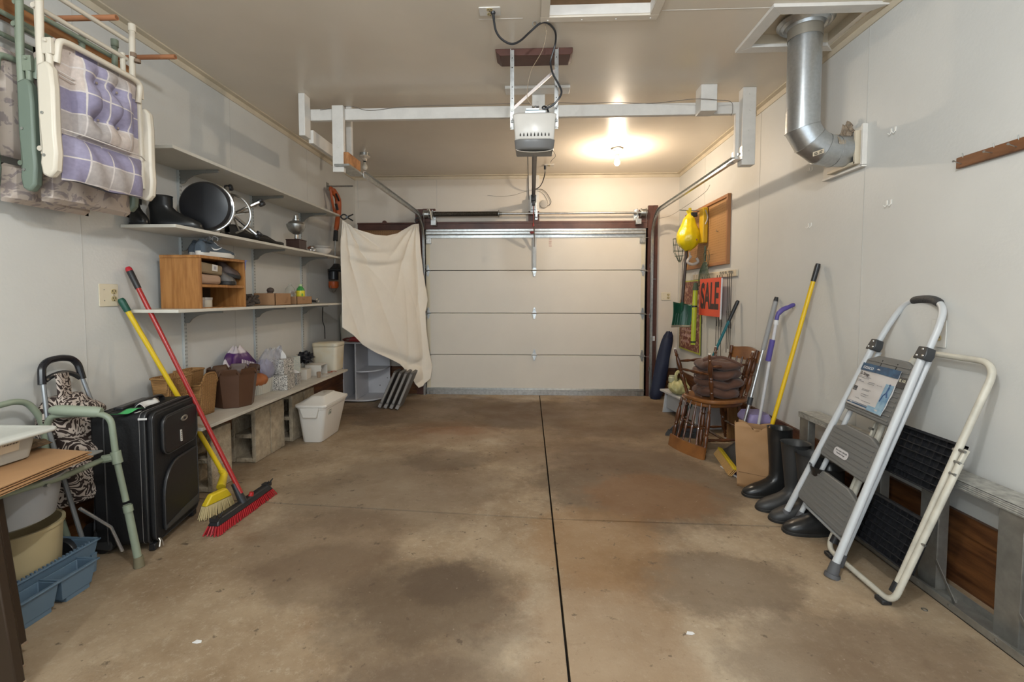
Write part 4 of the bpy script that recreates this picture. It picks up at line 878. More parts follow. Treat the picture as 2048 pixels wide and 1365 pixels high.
P_ = frame((-2.12,2.865,1.468), y=(0,.99,-.09), x=(1,0,0))
mb = MB(P_); mb.box((-.10,-.095,-.035),(.065,.100,.032)); T.part('wrapping', mb, M('drab_parcel', (0.26,0.19,0.11), .7, var=.2), bevel=.012)
mb = MB(P_); mb.box((.066,-.005,-.012),(.0675,.045,.028)); lb = T.part('label', mb, M('paper_white', (0.6,0.57,0.53), .6), label='white square label')
mb = MB(P_); mb.box((.0676,.010,-.003),(.0682,.032,.018)); T.part('stamp', mb, M('grey_ink', (0.33,0.31,0.32), .7), parent=lb, smooth=0)
mb = MB(frame((-2.12,2.855,1.400), y=(0,1,-.02), x=(1,0,0))); mb.box((-.10,-.095,-.033),(.07,.092,.030)); single('cloth_bundle', 'folded tan cloth bundle beneath the brown parcel', 'bundle', mb, M('tan_cloth', (0.38,0.25,0.17), .85, bump=.3, bs=20), (-2.12,2.855,1.37), bevel=.02)
m_dshoe = M('dark_brown_leather', (0.055,0.032,0.025), .5); m_gshoe = M('grey_leather', (0.11,0.10,0.09), .5)
def shoe(label, o, xdir, mat, solemat, ln=.25, z=.0, lace=None, upv=(0,0,1), name='shoe'):
    T = Thing(name, label, 'shoe', o); M4 = frame(Vector(o)+Vector((0,0,.004)), x=xdir, z=upv); n = 22
    rows = [(.010,.5*ln,.49*ln,.038),(.024,.495*ln,.487*ln,.042),(.038,.475*ln,.465*ln,.041),(.050,.43*ln,.42*ln,.037),(.060,.36*ln,.345*ln,.034),(.072,.29*ln,.265*ln,.031),(.084,.225*ln,.185*ln,.028),(.090,.205*ln,.155*ln,.025),(.085,.205*ln,.135*ln,.021),(.05,.21*ln,.12*ln,.018)]
    mb = MB(M4); vs = []
    for (zz, cx, a, b) in rows:
        for j in range(n):
            t = 2*PI*j/n; c = math.cos(t); s_ = math.sin(t); w = b*(1.0+.12*(c > .2)-.12*(c < -.2)); vs.append((cx+a*math.copysign(abs(c)**.85, c), w*math.copysign(abs(s_)**.9, s_), zz+(.012*max(0,-c) if zz > .07 else 0)))
    m = len(rows); fs = [tuple(reversed(range(n)))]+[(i*n+j, i*n+(j+1) % n, (i+1)*n+(j+1) % n, (i+1)*n+j) for i in range(m-1) for j in range(n)]+[tuple(range((m-1)*n, m*n))]
    mb.add(vs, fs); T.part('upper', mb, mat, smooth=60)
    mb = MB(M4); out = []
    for j in range(n): t = 2*PI*j/n; c = math.cos(t); s_ = math.sin(t); out.append((.5*ln+.51*ln*math.copysign(abs(c)**.85, c), (.042+.005*(c>0))*math.copysign(abs(s_)**.85, s_)))
    mb.prism(out, .026, z0=-.004); T.part('sole', mb, solemat, bevel=.004)
    if lace:
        mb = MB(M4)
        for k in range(4):
            x = .34*ln+k*.022; zz = .088-k*.009; mb.tube([(x-.01,-.022,zz-.006),(x,0,zz+.004),(x+.008,.022,zz-.006)], .0022, 6); mb.tube([(x+.01,-.022,zz-.008),(x,0,zz+.004),(x-.008,.022,zz-.004)], .0022, 6)
        mb.tube(arc((.33*ln,.0,.10),.02,0,2*PI,12,(0,1,0),(.3,0,.9)), .002, 6); T.part('laces', mb, lace)
    return T, M4
shoe('grey shoe on the cabinet shelf next to the tan bundle', (-2.12,2.99,1.366), (.9,.35,0), m_gshoe, m_sole, .11)
shoe('pale grey shoe sole down in the right of the cabinet', (-2.19,3.065,1.366), (1,.0,0), m_gshoe, m_gshoe, .15)
shoe('dark brown shoe resting on the grey shoe inside the cabinet', (-2.17,3.035,1.438), (.75,.65,-.2), m_dshoe, m_sole, .16)
for i, (y, mm, l) in enumerate(((2.775,M('tin_grey', (0.30,0.27,0.26), .4), 'small grey tin at the bottom left of the oak cabinet'),(2.845,M('cream_tin', (0.52,0.46,0.36), .4), 'small cream tin at the bottom of the oak cabinet'))):
    T = Thing('tin', l, 'tin', (-2.09,y,z3t+.006)); mb = MB(TR(-2.09,y,z3t+.006)); mb.lathe([(.032,0),(.034,.003),(.034,.045),(.0,.045)], n=20); T.part('can', mb, mm)
    mb = MB(TR(-2.09,y,z3t+.006)); mb.lathe([(.035,.045),(.036,.047),(.036,.062),(.001,.064)], n=20); T.part('lid', mb, M('tin_lid', (0.42,0.38,0.34), .35, .3))
# trainers on the cabinet
m_mesh = M('slate_blue_mesh', (0.060,0.078,0.098), .7, bump=.3, bs=120); m_wsole = M('white_sole', (0.58,0.55,0.50), .5); m_lace = M('pale_lace', (0.42,0.42,0.42), .8)
m_toe = M('pale_grey_rubber', (0.42,0.41,0.39), .5)
def trainer(label, o, xd, ln=.285):
    T = Thing('trainer', label, 'shoe', o); M4 = frame(Vector(o)+Vector((0,0,.004)), x=xd, z=(0,0,1)); n = 28; m = 18
    def top(t):      # height of the upper along the foot, t 0 heel 1 toe
        K = [.078,.098,.094,.083,.080,.090,.103,.097,.085,.075,.067,.060,.056,.053,.050,.047,.040,.026]; f = t*17; i = min(16, int(f)); return K[i]*(1-(f-i))+K[i+1]*(f-i)
    def wid(t): return .040*(1-.28*math.exp(-((t-.35)/.2)**2))*min(1,(t/.06+.35))**.6*min(1,((1-t)/.10+.25))**.55*(1+.10*math.exp(-((t-.72)/.2)**2))
    def f(u, v):     # u along, v round from floor side over the top
        t = .5-.5*math.cos(PI*u); a = PI*v; w = wid(t); h = top(t); c = math.cos(a); s_ = math.sin(a)
        narrow = 1-.45*max(0, s_-.5)/.5*(1 if t < .55 else .6)
        return (ln*(.01+.98*t), w*math.copysign(abs(c)**.7, c)*narrow, .018+(h-.018)*s_**.75)
    mb = MB(M4); mb.grid(f, m, n); mb.add([f(0,j/n) for j in range(n+1)], [tuple(range(n+1))]); T.part('upper', mb, m_mesh, smooth=70)
    mb = MB(M4); mb.grid(lambda u,v: (lambda p: (p[0]+.001, p[1]*1.03, .018+(p[2]-.018)*1.03))(f(.80+.2*u, v)), 6, n); T.part('toe_cap', mb, m_toe, smooth=70)
    out = []; k = 32
    for j in range(k): t = 2*PI*j/k; c = math.cos(t); s_ = math.sin(t); tt = .5+.5*c; out.append((ln*(.5+.515*c), (wid(min(.99,max(.01,tt)))+.005)*math.copysign(abs(s_)**.55, s_)))
    mb = MB(M4); vs = []; 
    for z, g_ in ((-.004,.94),(.004,1.0),(.020,1.02),(.026,.98)): vs += [(x*1.0+(.0 if z > 0 else .002), y*g_, z+(.016*max(0,(x/ln-.85)/.15)**2)) for x, y in out]
    mb.add(vs, [tuple(reversed(range(k))), tuple(range(3*k,4*k))]+[(i*k+j, i*k+(j+1) % k, (i+1)*k+(j+1) % k, (i+1)*k+j) for i in range(3) for j in range(k)]); T.part('sole', mb, m_wsole, smooth=50)
    mb = MB(M4); mb.tube([(.035,-.022,.094),(.06,-.027,.086),(.085,-.023,.082),(.108,-.012,.094),(.112,0,.098),(.108,.012,.094),(.085,.023,.082),(.06,.027,.086),(.035,.022,.094),(.018,0,.100)], .006, 8, closed=True); T.part('collar', mb, M('dark_collar', (0.04,0.05,0.06), .8))
    mb = MB(M4)
    for q in range(5):
        x = .125+q*.016; z = top(x/ln)+.003; mb.tube([(x-.004,-.020,z-.012),(x,0,z),(x+.004,.020,z-.012)], .0024, 6); mb.tube([(x+.006,-.020,z-.014),(x,0,z+.001),(x-.004,.020,z-.010)], .0020, 6)
    for s_ in (-1,1): mb.tube(smoothp([(.122,0,.105),(.11,s_*.015,.128),(.13,s_*.03,.118),(.137,s_*.02,.10)],4), .0018, 6)
    T.part('laces', mb, m_lace)
    mb = MB(M4); pts = [(.075,.055),(.083,.043),(.097,.036),(.118,.038),(.145,.050),(.165,.064),(.140,.054),(.115,.047),(.098,.048),(.088,.053)]
    mb.grid(lambda u,v: (lambda a_, b_: (a_, -(wid(a_/ln)*(.93-.25*max(0,b_-.045)/.03)+.0035), b_))(*(lambda P0, P1: (P0[0]*(1-v)+P1[0]*v, P0[1]*(1-v)+P1[1]*v))(interp2([(.075,.055),(.083,.043),(.097,.036),(.118,.038),(.145,.050),(.165,.064)], u), interp2([(.075,.055),(.084,.050),(.099,.046),(.117,.046),(.142,.054),(.165,.064)], u))), 14, 2)
    T.part('swoosh', mb, M('swoosh_white', (0.7,0.7,0.7), .5), solid=.001)
def interp2(pts, t):
    t = max(0, min(.99999, t))*(len(pts)-1); i = int(t); f = t-i; return (pts[i][0]*(1-f)+pts[i+1][0]*f, pts[i][1]*(1-f)+pts[i+1][1]*f)
trainer('slate blue trainer with white swoosh on top of the oak cabinet', (-2.075,2.765,cz1), (.10,.98,0)); trainer('slate blue trainer behind the first, nearer the wall', (-2.18,2.85,cz1), (.12,.98,0))
# dark knitted bundle, card boxes, bottles, tool
mb = MB()
for k in range(26):
    a = random.random()*6; mb.tube(smoothp([(-2.13+random.uniform(-.06,.07),3.30+random.uniform(-.09,.10),z3t+.012+random.uniform(0,.075)) for _ in range(4)],5), random.uniform(.007,.012), 7)
single('coiled_strap', 'tangle of dark brown webbing straps beside the oak cabinet', 'strap', mb, M('brown_webbing', (0.06,0.045,0.035), .8, bump=.5, bs=60), (-2.13,3.3,z3t))
m_box = M('carton_brown', (0.36,0.20,0.10), .75, var=.12, vs=6)
def carton(name, label, x0, x1, y0, y1, z0, h, mat=None, open_=True, t=.004, group=None):
    T = Thing(name, label, 'box', ((x0+x1)/2,(y0+y1)/2,z0), group=group); mat = mat or m_box
    mb = MB(); mb.box((x0,y0,z0),(x1,y1,z0+t)); mb.box((x0,y0,z0),(x0+t,y1,z0+h)); mb.box((x1-t,y0,z0),(x1,y1,z0+h)); mb.box((x0,y0,z0),(x1,y0+t,z0+h)); mb.box((x0,y1-t,z0),(x1,y1,z0+h))
    T.part('walls', mb, mat, smooth=0)
    if not open_: mb = MB(); mb.box((x0,y0,z0+h),(x1,y1,z0+h+t)); T.part('lid', mb, mat, smooth=0)
    return T
m_crease = M('carton_mark', (0.22,0.12,0.06), .8)
T = carton('carton', 'brown cardboard carton with dark lumps on the lowest shelf', -2.22,-2.045,3.56,3.80,z3t,.098)
mb = MB(); 
for k in range(5): mb.box((-2.0449,3.70+k*.008,z3t+.02+k*.009),(-2.0443,3.735+k*.006,z3t+.0235+k*.009))
T.part('scuff', mb, m_crease, smooth=0)
for a, b, c in ((0,0,.0),(.02,.052,-.012),(-.035,.055,-.014),(-.01,.022,.034)):
    p = (-2.12+a, 3.62+b, z3t+.088+c); mb = MB(); mb.ball(p, (.028,.027,.024), n=12, m=8); single('dark_lump', 'dark brown lump heaped in the brown cardboard carton', 'lump', mb, M('lump_brown', (0.07,0.05,0.04), .8), p, group='dark lumps in the carton')
mb = MB(); mb.box((-2.205,3.58,z3t+.005),(-2.06,3.75,z3t+.062)); single('packing_paper', 'crumpled dark packing paper filling the carton under the lumps', 'paper', mb, MATS['lump_brown'], (-2.13,3.66,z3t+.005), bevel=.01)
T = carton('carton', 'smaller brown carton holding two bottles on lowest shelf', -2.22,-2.045,3.90,4.17,z3t,.070)
mb = MB(); mb.box((-2.0448,4.00,z3t+.035),(-2.0442,4.005,z3t+.055)); mb.box((-2.0448,4.01,z3t+.035),(-2.0442,4.012,z3t+.05)); mb.box((-2.0448,4.02,z3t+.04),(-2.0442,4.035,z3t+.05)); T.part('mark', mb, m_crease, smooth=0)
T = Thing('clear_bottle', 'clear plastic bottle standing in the smaller carton', 'bottle', (-2.15,3.98,z3t+.01))
mb = MB(TR(-2.15,3.985,z3t+.010)); mb.lathe([(.040,0),(.044,.01),(.044,.045),(.041,.05),(.044,.056),(.044,.10),(.040,.125),(.018,.155),(.014,.160),(.014,.172),(.012,.172),(.0125,.157),(.038,.123),(.042,.10),(.042,.012),(.0,.010)], n=24); T.part('body', mb, M('clear_plastic', (0.9,0.9,0.86), .12, trans=.9, ior=1.2))
mb = MB(TR(-2.15,3.985,z3t+.011)); mb.lathe([(.0445,.02),(.0447,.021),(.0447,.04),(.0445,.041)], n=24, cap=False); T.part('yellow_label', mb, M('bottle_yellow', (0.6,0.48,0.06), .4))
T = Thing('green_bottle', 'green juice bottle with yellow label in the smaller carton', 'bottle', (-2.12,4.11,z3t+.01))
mb = MB(TR(-2.12,4.11,z3t+.010)); mb.lathe([(.034,0),(.037,.008),(.037,.11),(.032,.13),(.014,.155),(.013,.165),(.0,.165)], n=24); T.part('body', mb, M('green_glass', (0.05,0.24,0.06), .12))
mb = MB(TR(-2.12,4.11,z3t+.010)); mb.lathe([(.0373,.052),(.0376,.053),(.0376,.112),(.0373,.113)], n=24, cap=False); lb = T.part('label', mb, M('lemon_label', (0.68,0.58,0.03), .4), label='yellow lemon label')
mb = MB(frame((-2.12+.0376*.75,4.11-.0376*.66,z3t+.085), x=(.66,.75,0), z=(.75,-.66,0))); mb.prism([(.009*math.cos(a*.7),.015*math.sin(a*.7)) for a in range(9)], .0006); T.part('lemon_print', mb, M('lemon_green', (0.18,0.35,0.05), .5), parent=lb)
mb = MB(TR(-2.12,4.11,z3t+.175)); mb.lathe([(.015,-.012),(.016,-.01),(.016,.008),(.001,.010)], n=16); T.part('cap', mb, M('cap_pale_green', (0.45,0.55,0.30), .4))
T = Thing('caulking_tool', 'black and brown hand tool lying at end of lowest shelf', 'tool', (-2.15,4.35,z3t))
mb = MB(); mb.tube([(-2.19,4.22,z3t+.060),(-2.16,4.34,z3t+.030),(-2.13,4.44,z3t+.018)], [.022,.016,.010], 10); mb.tube([(-2.19,4.25,z3t+.05),(-2.17,4.26,z3t+.015)], .014, 8); T.part('body', mb, m_black)
mb = MB(); mb.tube([(-2.26,4.20,z3t+.115),(-2.26,4.38,z3t+.105),(-2.26,4.40,z3t+.10)], .010, 8); mb.tube([(-2.262,4.27,z3t+.11),(-2.25,4.27,z3t+.012)], .008, 8); T.part('wooden_handle', mb, MATS['red_brown_wood'])
mb = MB(); mb.tube(arc((-2.11,4.42,z3t+.03),.022,0,2*PI,14,(0,1,0),(0,0,1)), .004, 6); T.part('ring', mb, m_galv)
# string trimmer hanging on its hook past the shelves
T = Thing('string_trimmer', 'orange and black string trimmer hanging on left wall behind the shelves', 'trimmer', (-2.28,5.2,1.4))
m_orange = M('orange_plastic', (0.42,0.085,0.02), .4)
tx = -2.27
p = [X(663,380,tx),X(668,390,tx),X(672,410,tx),X(673,440,tx),X(671,468,tx)]
mb = MB(); mb.tube(smoothp([X(661,378,tx),X(667,383,tx),X(676,400,tx),X(676,432,tx),X(672,462,tx)],6), [.03]*6+[.042]*6+[.046]*6+[.036]*6+[.022], 12, flat=(1,.7)); mb.tube(smoothp([X(661,378,tx),X(664,400,tx),X(669,425,tx)],5), .014, 8); T.part('motor_housing', mb, m_orange)
mb = MB(); mb.tube([X(672,408,tx+.05),X(675,420,tx+.05)], .016, 8); mb.tube(smoothp([X(672,388,tx+.03),X(678,402,tx+.03)],4), .010, 8); mb.tube([X(672,462,tx),X(671,482,tx)], .026, 10); T.part('trigger_grip', mb, m_black)
mb = MB(); mb.cyl(X(671,480,tx), X(669,538,tx), .012, 10); T.part('shaft', mb, m_galv)
mb = MB(); mb.lathe([(.10,0),(.085,.02),(.05,.06),(.03,.09),(.0,.09)], TR(tx+.03,*X(668,538,tx)[1:2],X(668,540,tx).z-.02), 20); mb.cyl(X(667,540,tx),X(667,560,tx),.055,16); mb.box((tx-.02,5.05,X(650,538,tx).z-.012),(tx+.13,5.32,X(650,538,tx).z+.002)); T.part('guard', mb, m_black, bevel=.003)
mb = MB(TR(tx+.0,X(667,560,tx).y,X(667,568,tx).z-.05)); mb.lathe([(.02,-.005),(.045,.0),(.055,.02),(.055,.075),(.03,.08)], n=18); T.part('spool', mb, m_orange)
mb = MB(); mb.tube(arc(Vector((tx,X(667,560,tx).y,X(667,570,tx).z-.01)),.075,PI,2*PI,12,(0,1,0),(0,0,1)), .004, 6); T.part('wire_guard', mb, m_steel)
T = Thing('tool_hook', 'long steel hook rod on left wall holding the trimmer', 'hook', (LX,5.2,2.53))
mb = MB(); mb.cyl((LX,5.22,2.55),(-2.05,5.22,2.55),.009,8); T.part('rod', mb, m_steel)
mb = MB(); mb.box((LX,5.19,2.51),(LX+.006,5.25,2.59)); T.part('plate', mb, m_steel)
# wire hanging below the lowest shelf
mb = MB(); mb.tube(smoothp([X(646,607,-2.30),X(645,640,-2.30),X(649,655,-2.30),X(650,678,-2.30)],5), .005, 6); single('hanging_cable', 'thin black cable hanging below the lowest shelf towards the cooler', 'cable', mb, m_black, (-2.3,5.0,1.0))
# ================================================================== bench on cinder blocks
bz = .51
mb = MB(); mb.box((LX+.004,2.585,bz-.02),(-1.945,4.735,bz)); single('bench_board', 'long white board bench resting on cinder blocks along left wall', 'bench', mb, M('bench_white', (0.52,0.48,0.41), .45, var=.15, vs=6), (-2.15,3.65,bz-.02), bevel=.002)
m_cin = M('cinder_concrete', (0.47,0.39,0.28), .95, var=.35, vs=18, bump=.9, bs=70)
def cinder(label, x0, y0, rot=0, h=.415):
    z = fz(y0)+.001; T = Thing('cinder_block', label, 'block', (x0,y0,z), rot); w = d = .203; t = .034; hh = (h-3*t)/2
    mb = MB(); mb.box((0,0,0),(t,d,h)); mb.box((w-t,0,0),(w,d,h))
    for zz in (0, t+hh, 2*(t+hh)): mb.box((t,.004,zz),(w-t,d-.004,zz+t))
    T.part('block', mb, m_cin, local=True, bevel=.006)
    return T
cinder('cinder block with two open holes facing out, left of the white bin', -2.375+.03, 3.41)
cinder('cinder block side by side behind the hollow faced one', -2.375+.03, 3.625)
cinder('cinder block half hidden behind the white bin, hollow side out', -2.335, 3.94)
cinder('cinder block behind the white bin, pushed against its neighbour', -2.335, 4.155)
cinder('cinder block at the near end of the bench beside the suitcase', -2.30, 2.86)
for k, (x, y, w) in enumerate(((-2.33,2.87,.18),(-2.33,3.43,.38),(-2.33,3.96,.38))):
    z0 = fz(y)+.418; mb = MB(); mb.box((x,y,z0),(x+.17,y+w,bz-.0205)); single('timber_spacer', ('short timber spacer on the nearest cinder block','timber spacer between middle cinder blocks and bench','timber spacer between far cinder blocks and bench')[k], 'timber', mb, M('old_timber', (0.12,0.07,0.035), .8, var=.3, vs=9), (x,y,z0), bevel=.002)
mb = MB(); mb.box((-2.325,3.12,fz(3.1)+.002),(-2.265,3.30,.36)); single('wood_offcut', 'dark brown wooden offcut standing between the cinder blocks', 'wood', mb, M('dark_offcut', (0.20,0.08,0.035), .6, var=.4, vs=7), (-2.25,3.2,0), bevel=.003)
# ------------------------------------------------------------------ wicker baskets
def wicker():
    m = M('wicker', (0.42,0.25,0.10), .6); N, L, b = nodes_of(m); tc = [n for n in N if n.type == 'TEX_COORD'][0]
    w1 = N.new('ShaderNodeTexWave'); w1.bands_direction = 'Z'; w1.inputs['Scale'].default_value = 42; w1.inputs['Distortion'].default_value = 2.5
    w2 = N.new('ShaderNodeTexWave'); w2.bands_direction = 'Y'; w2.inputs['Scale'].default_value = 34; w2.inputs['Distortion'].default_value = 1
    L.new(tc.outputs['Object'], w1.inputs[0]); L.new(tc.outputs['Object'], w2.inputs[0])
    mu = N.new('ShaderNodeMath'); mu.operation = 'MULTIPLY_ADD'; L.new(w1.outputs['Fac'], mu.inputs[0]); mu.inputs[1].default_value = .6; L.new(w2.outputs['Fac'], mu.inputs[2])
    r = N.new('ShaderNodeValToRGB'); r.color_ramp.elements[0].color = (0.15,0.07,0.02,1); r.color_ramp.elements[1].color = (0.38,0.20,0.07,1); r.color_ramp.elements[1].position = 1
    L.new(mu.outputs[0], r.inputs[0]); L.new(r.outputs[0], b.inputs['Base Color']); bp = N.new('ShaderNodeBump'); bp.inputs['Strength'].default_value = .8; bp.inputs['Distance'].default_value = .004; L.new(mu.outputs[0], bp.inputs['Height']); L.new(bp.outputs[0], b.inputs['Normal'])
    return m
m_wick = wicker()
def basket(T, cx, cy, z0, wx, wy, h, tap=.72, top=None, name='basket_wall'):
    """open tapered basket, top(v) gives extra height round the rim"""
    mb = MB(); n = 48
    def f(u, v):
        a = 2*PI*u; c, s_ = math.cos(a), math.sin(a); k = tap+(1-tap)*v
        return (cx+wx/2*k*math.copysign(abs(c)**.35, c), cy+wy/2*k*math.copysign(abs(s_)**.35, s_), z0+(h+(top(c, s_) if top else 0))*v)
    mb.grid(f, n, 12, cu=True); mb.add([f(j/n, .02) for j in range(n)], [tuple(range(n))]); T.part(name, mb, m_wick, solid=.006)
    mb = MB(); mb.tube([f(j/n, 1) for j in range(n)], .0065, 8, closed=True); T.part('rim', mb, m_wick)
T = Thing('wicker_basket', 'brown wicker letter basket behind the black suitcase, left one', 'basket', (-2.22,2.68,bz)); basket(T, -2.215, 2.70, bz+.001, .13, .21, .285)
T = Thing('wicker_basket', 'brown wicker basket with scalloped front, right of the other basket', 'basket', (-2.24,2.89,bz))
basket(T, -2.26, 2.90, bz+.001, .10, .17, .29); basket(T, -2.16, 2.895, bz+.001, .09, .165, .20, top=lambda c, s: .075*math.exp(-((s)/.55)**2)*(c > 0)+.0, name='front_pocket')
# ------------------------------------------------------------------ brown planter
T = Thing('planter', 'dark brown plastic planter with notched rim on the bench', 'planter', (-2.12,3.14,bz))
m_plan = M('brown_plastic', (0.085,0.04,0.022), .4, var=.15, vs=5)
pcx, pcy, n = -2.125, 3.15, 64
def pf(u, v, inn=0):
    a = 2*PI*u+.2; seg = PI/4; loc = ((a+100*seg) % seg)-seg/2; octr = math.cos(seg/2)/math.cos(loc); notch = max(0, 1-abs(loc)/.09 if False else 1-(seg/2-abs(loc))/.10)
    r = (.117+.035*v+(.010 if v > .9 else 0))*octr*1.05-inn*.006; z = .275*v-(.032*notch*(v > .93))
    return (pcx+r*math.cos(a), pcy+r*math.sin(a), bz+.002+z)
mb = MB(); mb.grid(lambda u,v: pf(u,v), 128, 15, cu=True); mb.grid(lambda u,v: pf(u,v,1), 128, 15, cu=True)
mb.add([pf(j/n,0) for j in range(n)], [tuple(range(n))]); mb.add([pf(j/n,.05,1) for j in range(n)], [tuple(range(n))]); T.part('pot', mb, m_plan, smooth=28)
mb = MB(); N_ = 128
ro = [Vector(pf(j/N_,1)) for j in range(N_)]; ri = [Vector(pf(j/N_,1,1)) for j in range(N_)]; mb.add(ro+ri, [(j,(j+1) % N_,N_+(j+1) % N_,N_+j) for j in range(N_)]); T.part('rim', mb, m_plan)
# ------------------------------------------------------------------ ribbed white pot with gourd
T = Thing('ribbed_planter', 'small pale ribbed oblong planter with an orange gourd in it', 'planter', (-2.18,3.52,bz))
mb = MB(); n = 120
def rf(u, v, i=0):
    a = 2*PI*u; c, s_ = math.cos(a), math.sin(a); k = (.86+.14*v)*(1+.025*math.cos(a*30)*(1-i))*(1-.06*i); hx, hy = .075, .13
    return (-2.185+hx*k*math.copysign(abs(c)**.6, c), 3.545+hy*k*math.copysign(abs(s_)**.6, s_), bz+.002+.115*v+i*.01*(v < .1))
mb.grid(lambda u,v: rf(u,v), n, 5, cu=True); mb.grid(lambda u,v: rf(u,v,1), n, 5, cu=True); mb.add([rf(j/n,0) for j in range(n)], [tuple(range(n))])
mb.add([rf(j/n,1) for j in range(n)]+[rf(j/n,1,1) for j in range(n)], [(j,(j+1) % n,n+(j+1) % n,n+j) for j in range(n)]); T.part('pot', mb, M('pale_ribbed', (0.48,0.46,0.40), .5))
T = Thing('gourd', 'orange decorative pumpkin gourd sitting in the ribbed planter', 'gourd', (-2.16,3.50,bz+.06))
mb = MB(); mb.grid(lambda u,v: (lambda a,t: (-2.165+.066*math.sin(t)*(1+.09*abs(math.sin(a*4)))*math.cos(a), 3.49+.085*math.sin(t)*(1+.09*abs(math.sin(a*4)))*math.sin(a), bz+.115+.055*math.cos(t)))(2*PI*u, PI*v), 48, 14, cu=True); T.part('body', mb, M('gourd_orange', (0.40,0.13,0.04), .5, var=.3, vs=10))
mb = MB(); mb.tube([(-2.165,3.49,bz+.165),(-2.16,3.495,bz+.18),(-2.15,3.50,bz+.188)], [.009,.006,.005], 8); T.part('stem', mb, M('stem', (0.14,0.10,0.04), .8))
# ------------------------------------------------------------------ tissue boxes etc
def dash_mat(name, c0, c1, sc=34):
    def f(N, L, tc):
        v = N.new('ShaderNodeTexWave'); v.inputs['Scale'].default_value = sc; v.inputs['Distortion'].default_value = 9; v.inputs['Detail'].default_value = 0; v.inputs['Detail Scale'].default_value = 14; v.bands_direction = 'DIAGONAL'
        L.new(tc.outputs['Object'], v.inputs[0]); r = N.new('ShaderNodeValToRGB'); r.color_ramp.elements[0].position = .34; r.color_ramp.elements[1].position = .46; r.color_ramp.elements[0].color = c0+(1,); r.color_ramp.elements[1].color = c1+(1,)
        L.new(v.outputs['Fac'], r.inputs[0]); return r.outputs[0]
    return pattern(name, f, .6)
m_dash = dash_mat('dash_print_card', (0.10,0.095,0.09), (0.60,0.57,0.52), 7); m_dash2 = dash_mat('speckle_print_card', (0.02,0.02,0.02), (0.55,0.52,0.48), 9); m_grid = dash_mat('pale_blue_print_card', (0.35,0.45,0.45), (0.58,0.58,0.54), 6)
m_wcard = M('white_card', (0.58,0.54,0.48), .6)
def rbox(name, label, cat, c, d, rz, mat, bevel=.002, group=None, z0=None):
    """box thing: c base centre, d size"""
    mb = MB(TR(c[0], c[1], c[2]+.001, rz)); mb.box((-d[0]/2,-d[1]/2,0),(d[0]/2,d[1]/2,d[2])); return mb
def tissue(label, c, d, rz, mat, tissue_=True, kraft=False):
    T = Thing('tissue_box', label, 'tissue box', c); T.part('carton', rbox('', '', '', c, d, rz, mat), mat, bevel=.001)
    fr = TR(c[0], c[1], c[2]+.001, rz)
    mb = MB(fr); mb.prism([(.035*math.cos(a*.5),.02*math.sin(a*.5)) for a in range(13)], .0008, z0=d[2]); T.part('slot', mb, m_wcard)
    if kraft: mb = MB(fr); mb.box((-d[0]/2-.0012,-d[1]/2+.002,.002),(-d[0]/2,d[1]/2-.002,d[2]-.002)); T.part('bare_side', mb, m_kraft)
    if tissue_:
        mb = MB(fr); mb.grid(lambda u,v: (.030*(1-.75*v)*math.cos(2*PI*u)*(1+.5*math.cos(3*2*PI*u))+.008*math.sin(v*4), .018*(1-.6*v)*math.sin(2*PI*u), d[2]+tissue_*v), 24, 6, cu=True); T.part('tissue', mb, M('tissue_white', (0.62,0.60,0.57), .9), smooth=80)
tissue('black and white dashed tissue box at the bench front under another box', (-2.085,3.71,bz), (.14,.15,.125), .12, m_dash, 0, True)
tissue('black and white tissue box stacked on top with a tissue sticking out', (-2.105,3.735,bz+.1275), (.13,.145,.125), -.05, m_dash, .075)
tissue('pale blue grid printed tissue box behind the stacked pair', (-2.15,3.955,bz), (.12,.13,.235), 0, m_grid, 0)
tissue('small black and white speckled tissue box right of the stack', (-2.085,3.90,bz), (.085,.09,.10), .1, m_dash2, .03)
T = Thing('white_carton', 'small plain white carton next to the speckled tissue box', 'box', (-2.15,4.13,bz)); T.part('carton', rbox('','','',(-2.135,4.15,bz),(.11,.11,.095),.1,m_wcard), m_wcard, bevel=.001)
T = Thing('white_carton', 'white carton with an open end, in front of the cooler', 'box', (-2.1,4.38,bz))
c = (-2.12,4.385,bz); fr = TR(c[0],c[1],c[2]+.001,.06); mb = MB(fr); t = .004
for a, b in (((-.08,-.075,0),(.08,.075,t)),((-.08,-.075,.10),(.08,.075,.10+t)),((-.08,-.075,t),(.08,-.075+t,.10)),((-.08,.075-t,t),(.08,.075,.10)),((-.08,-.075,t),(-.08+t,.075,.10))): mb.box(a,b)
T.part('carton', mb, m_wcard); mb = MB(fr); mb.box((-.07,-.066,t),(-.066,.066,.099)); mb.box((-.07,-.03,t),(.06,-.01,.06)); T.part('contents', mb, m_dark)
mb = MB(); mb.box((-2.03,4.28,bz+.001),(-1.975,4.38,bz+.006)); single('card_slip', 'small white paper slip lying on the bench edge', 'paper', mb, m_wcard, (-2.0,4.33,bz))
mb = MB(); mb.tube(smoothp([(-2.12,4.50,bz+.006),(-2.06,4.49,bz+.006),(-2.02,4.52,bz+.006),(-2.05,4.56,bz+.006),(-2.01,4.57,bz+.006),(-1.985,4.53,bz+.006)],6), .004, 6); single('red_cord', 'thin reddish cord coiled on the bench before the cooler', 'cord', mb, M('red_cord_m', (0.33,0.10,0.06), .6), (-2.05,4.52,bz))
mb = MB(TR(-2.02,4.225,bz+.001)); mb.lathe([(.014,0),(.02,.04),(.019,.055),(.016,.055),(.014,.01),(.0,.01)], n=16); single('small_cup', 'tiny brown cup between the white cartons', 'cup', mb, M('tan_cup', (0.25,0.17,0.11), .6), (-2.02,4.225,bz))
mb = MB(); random.seed(3)
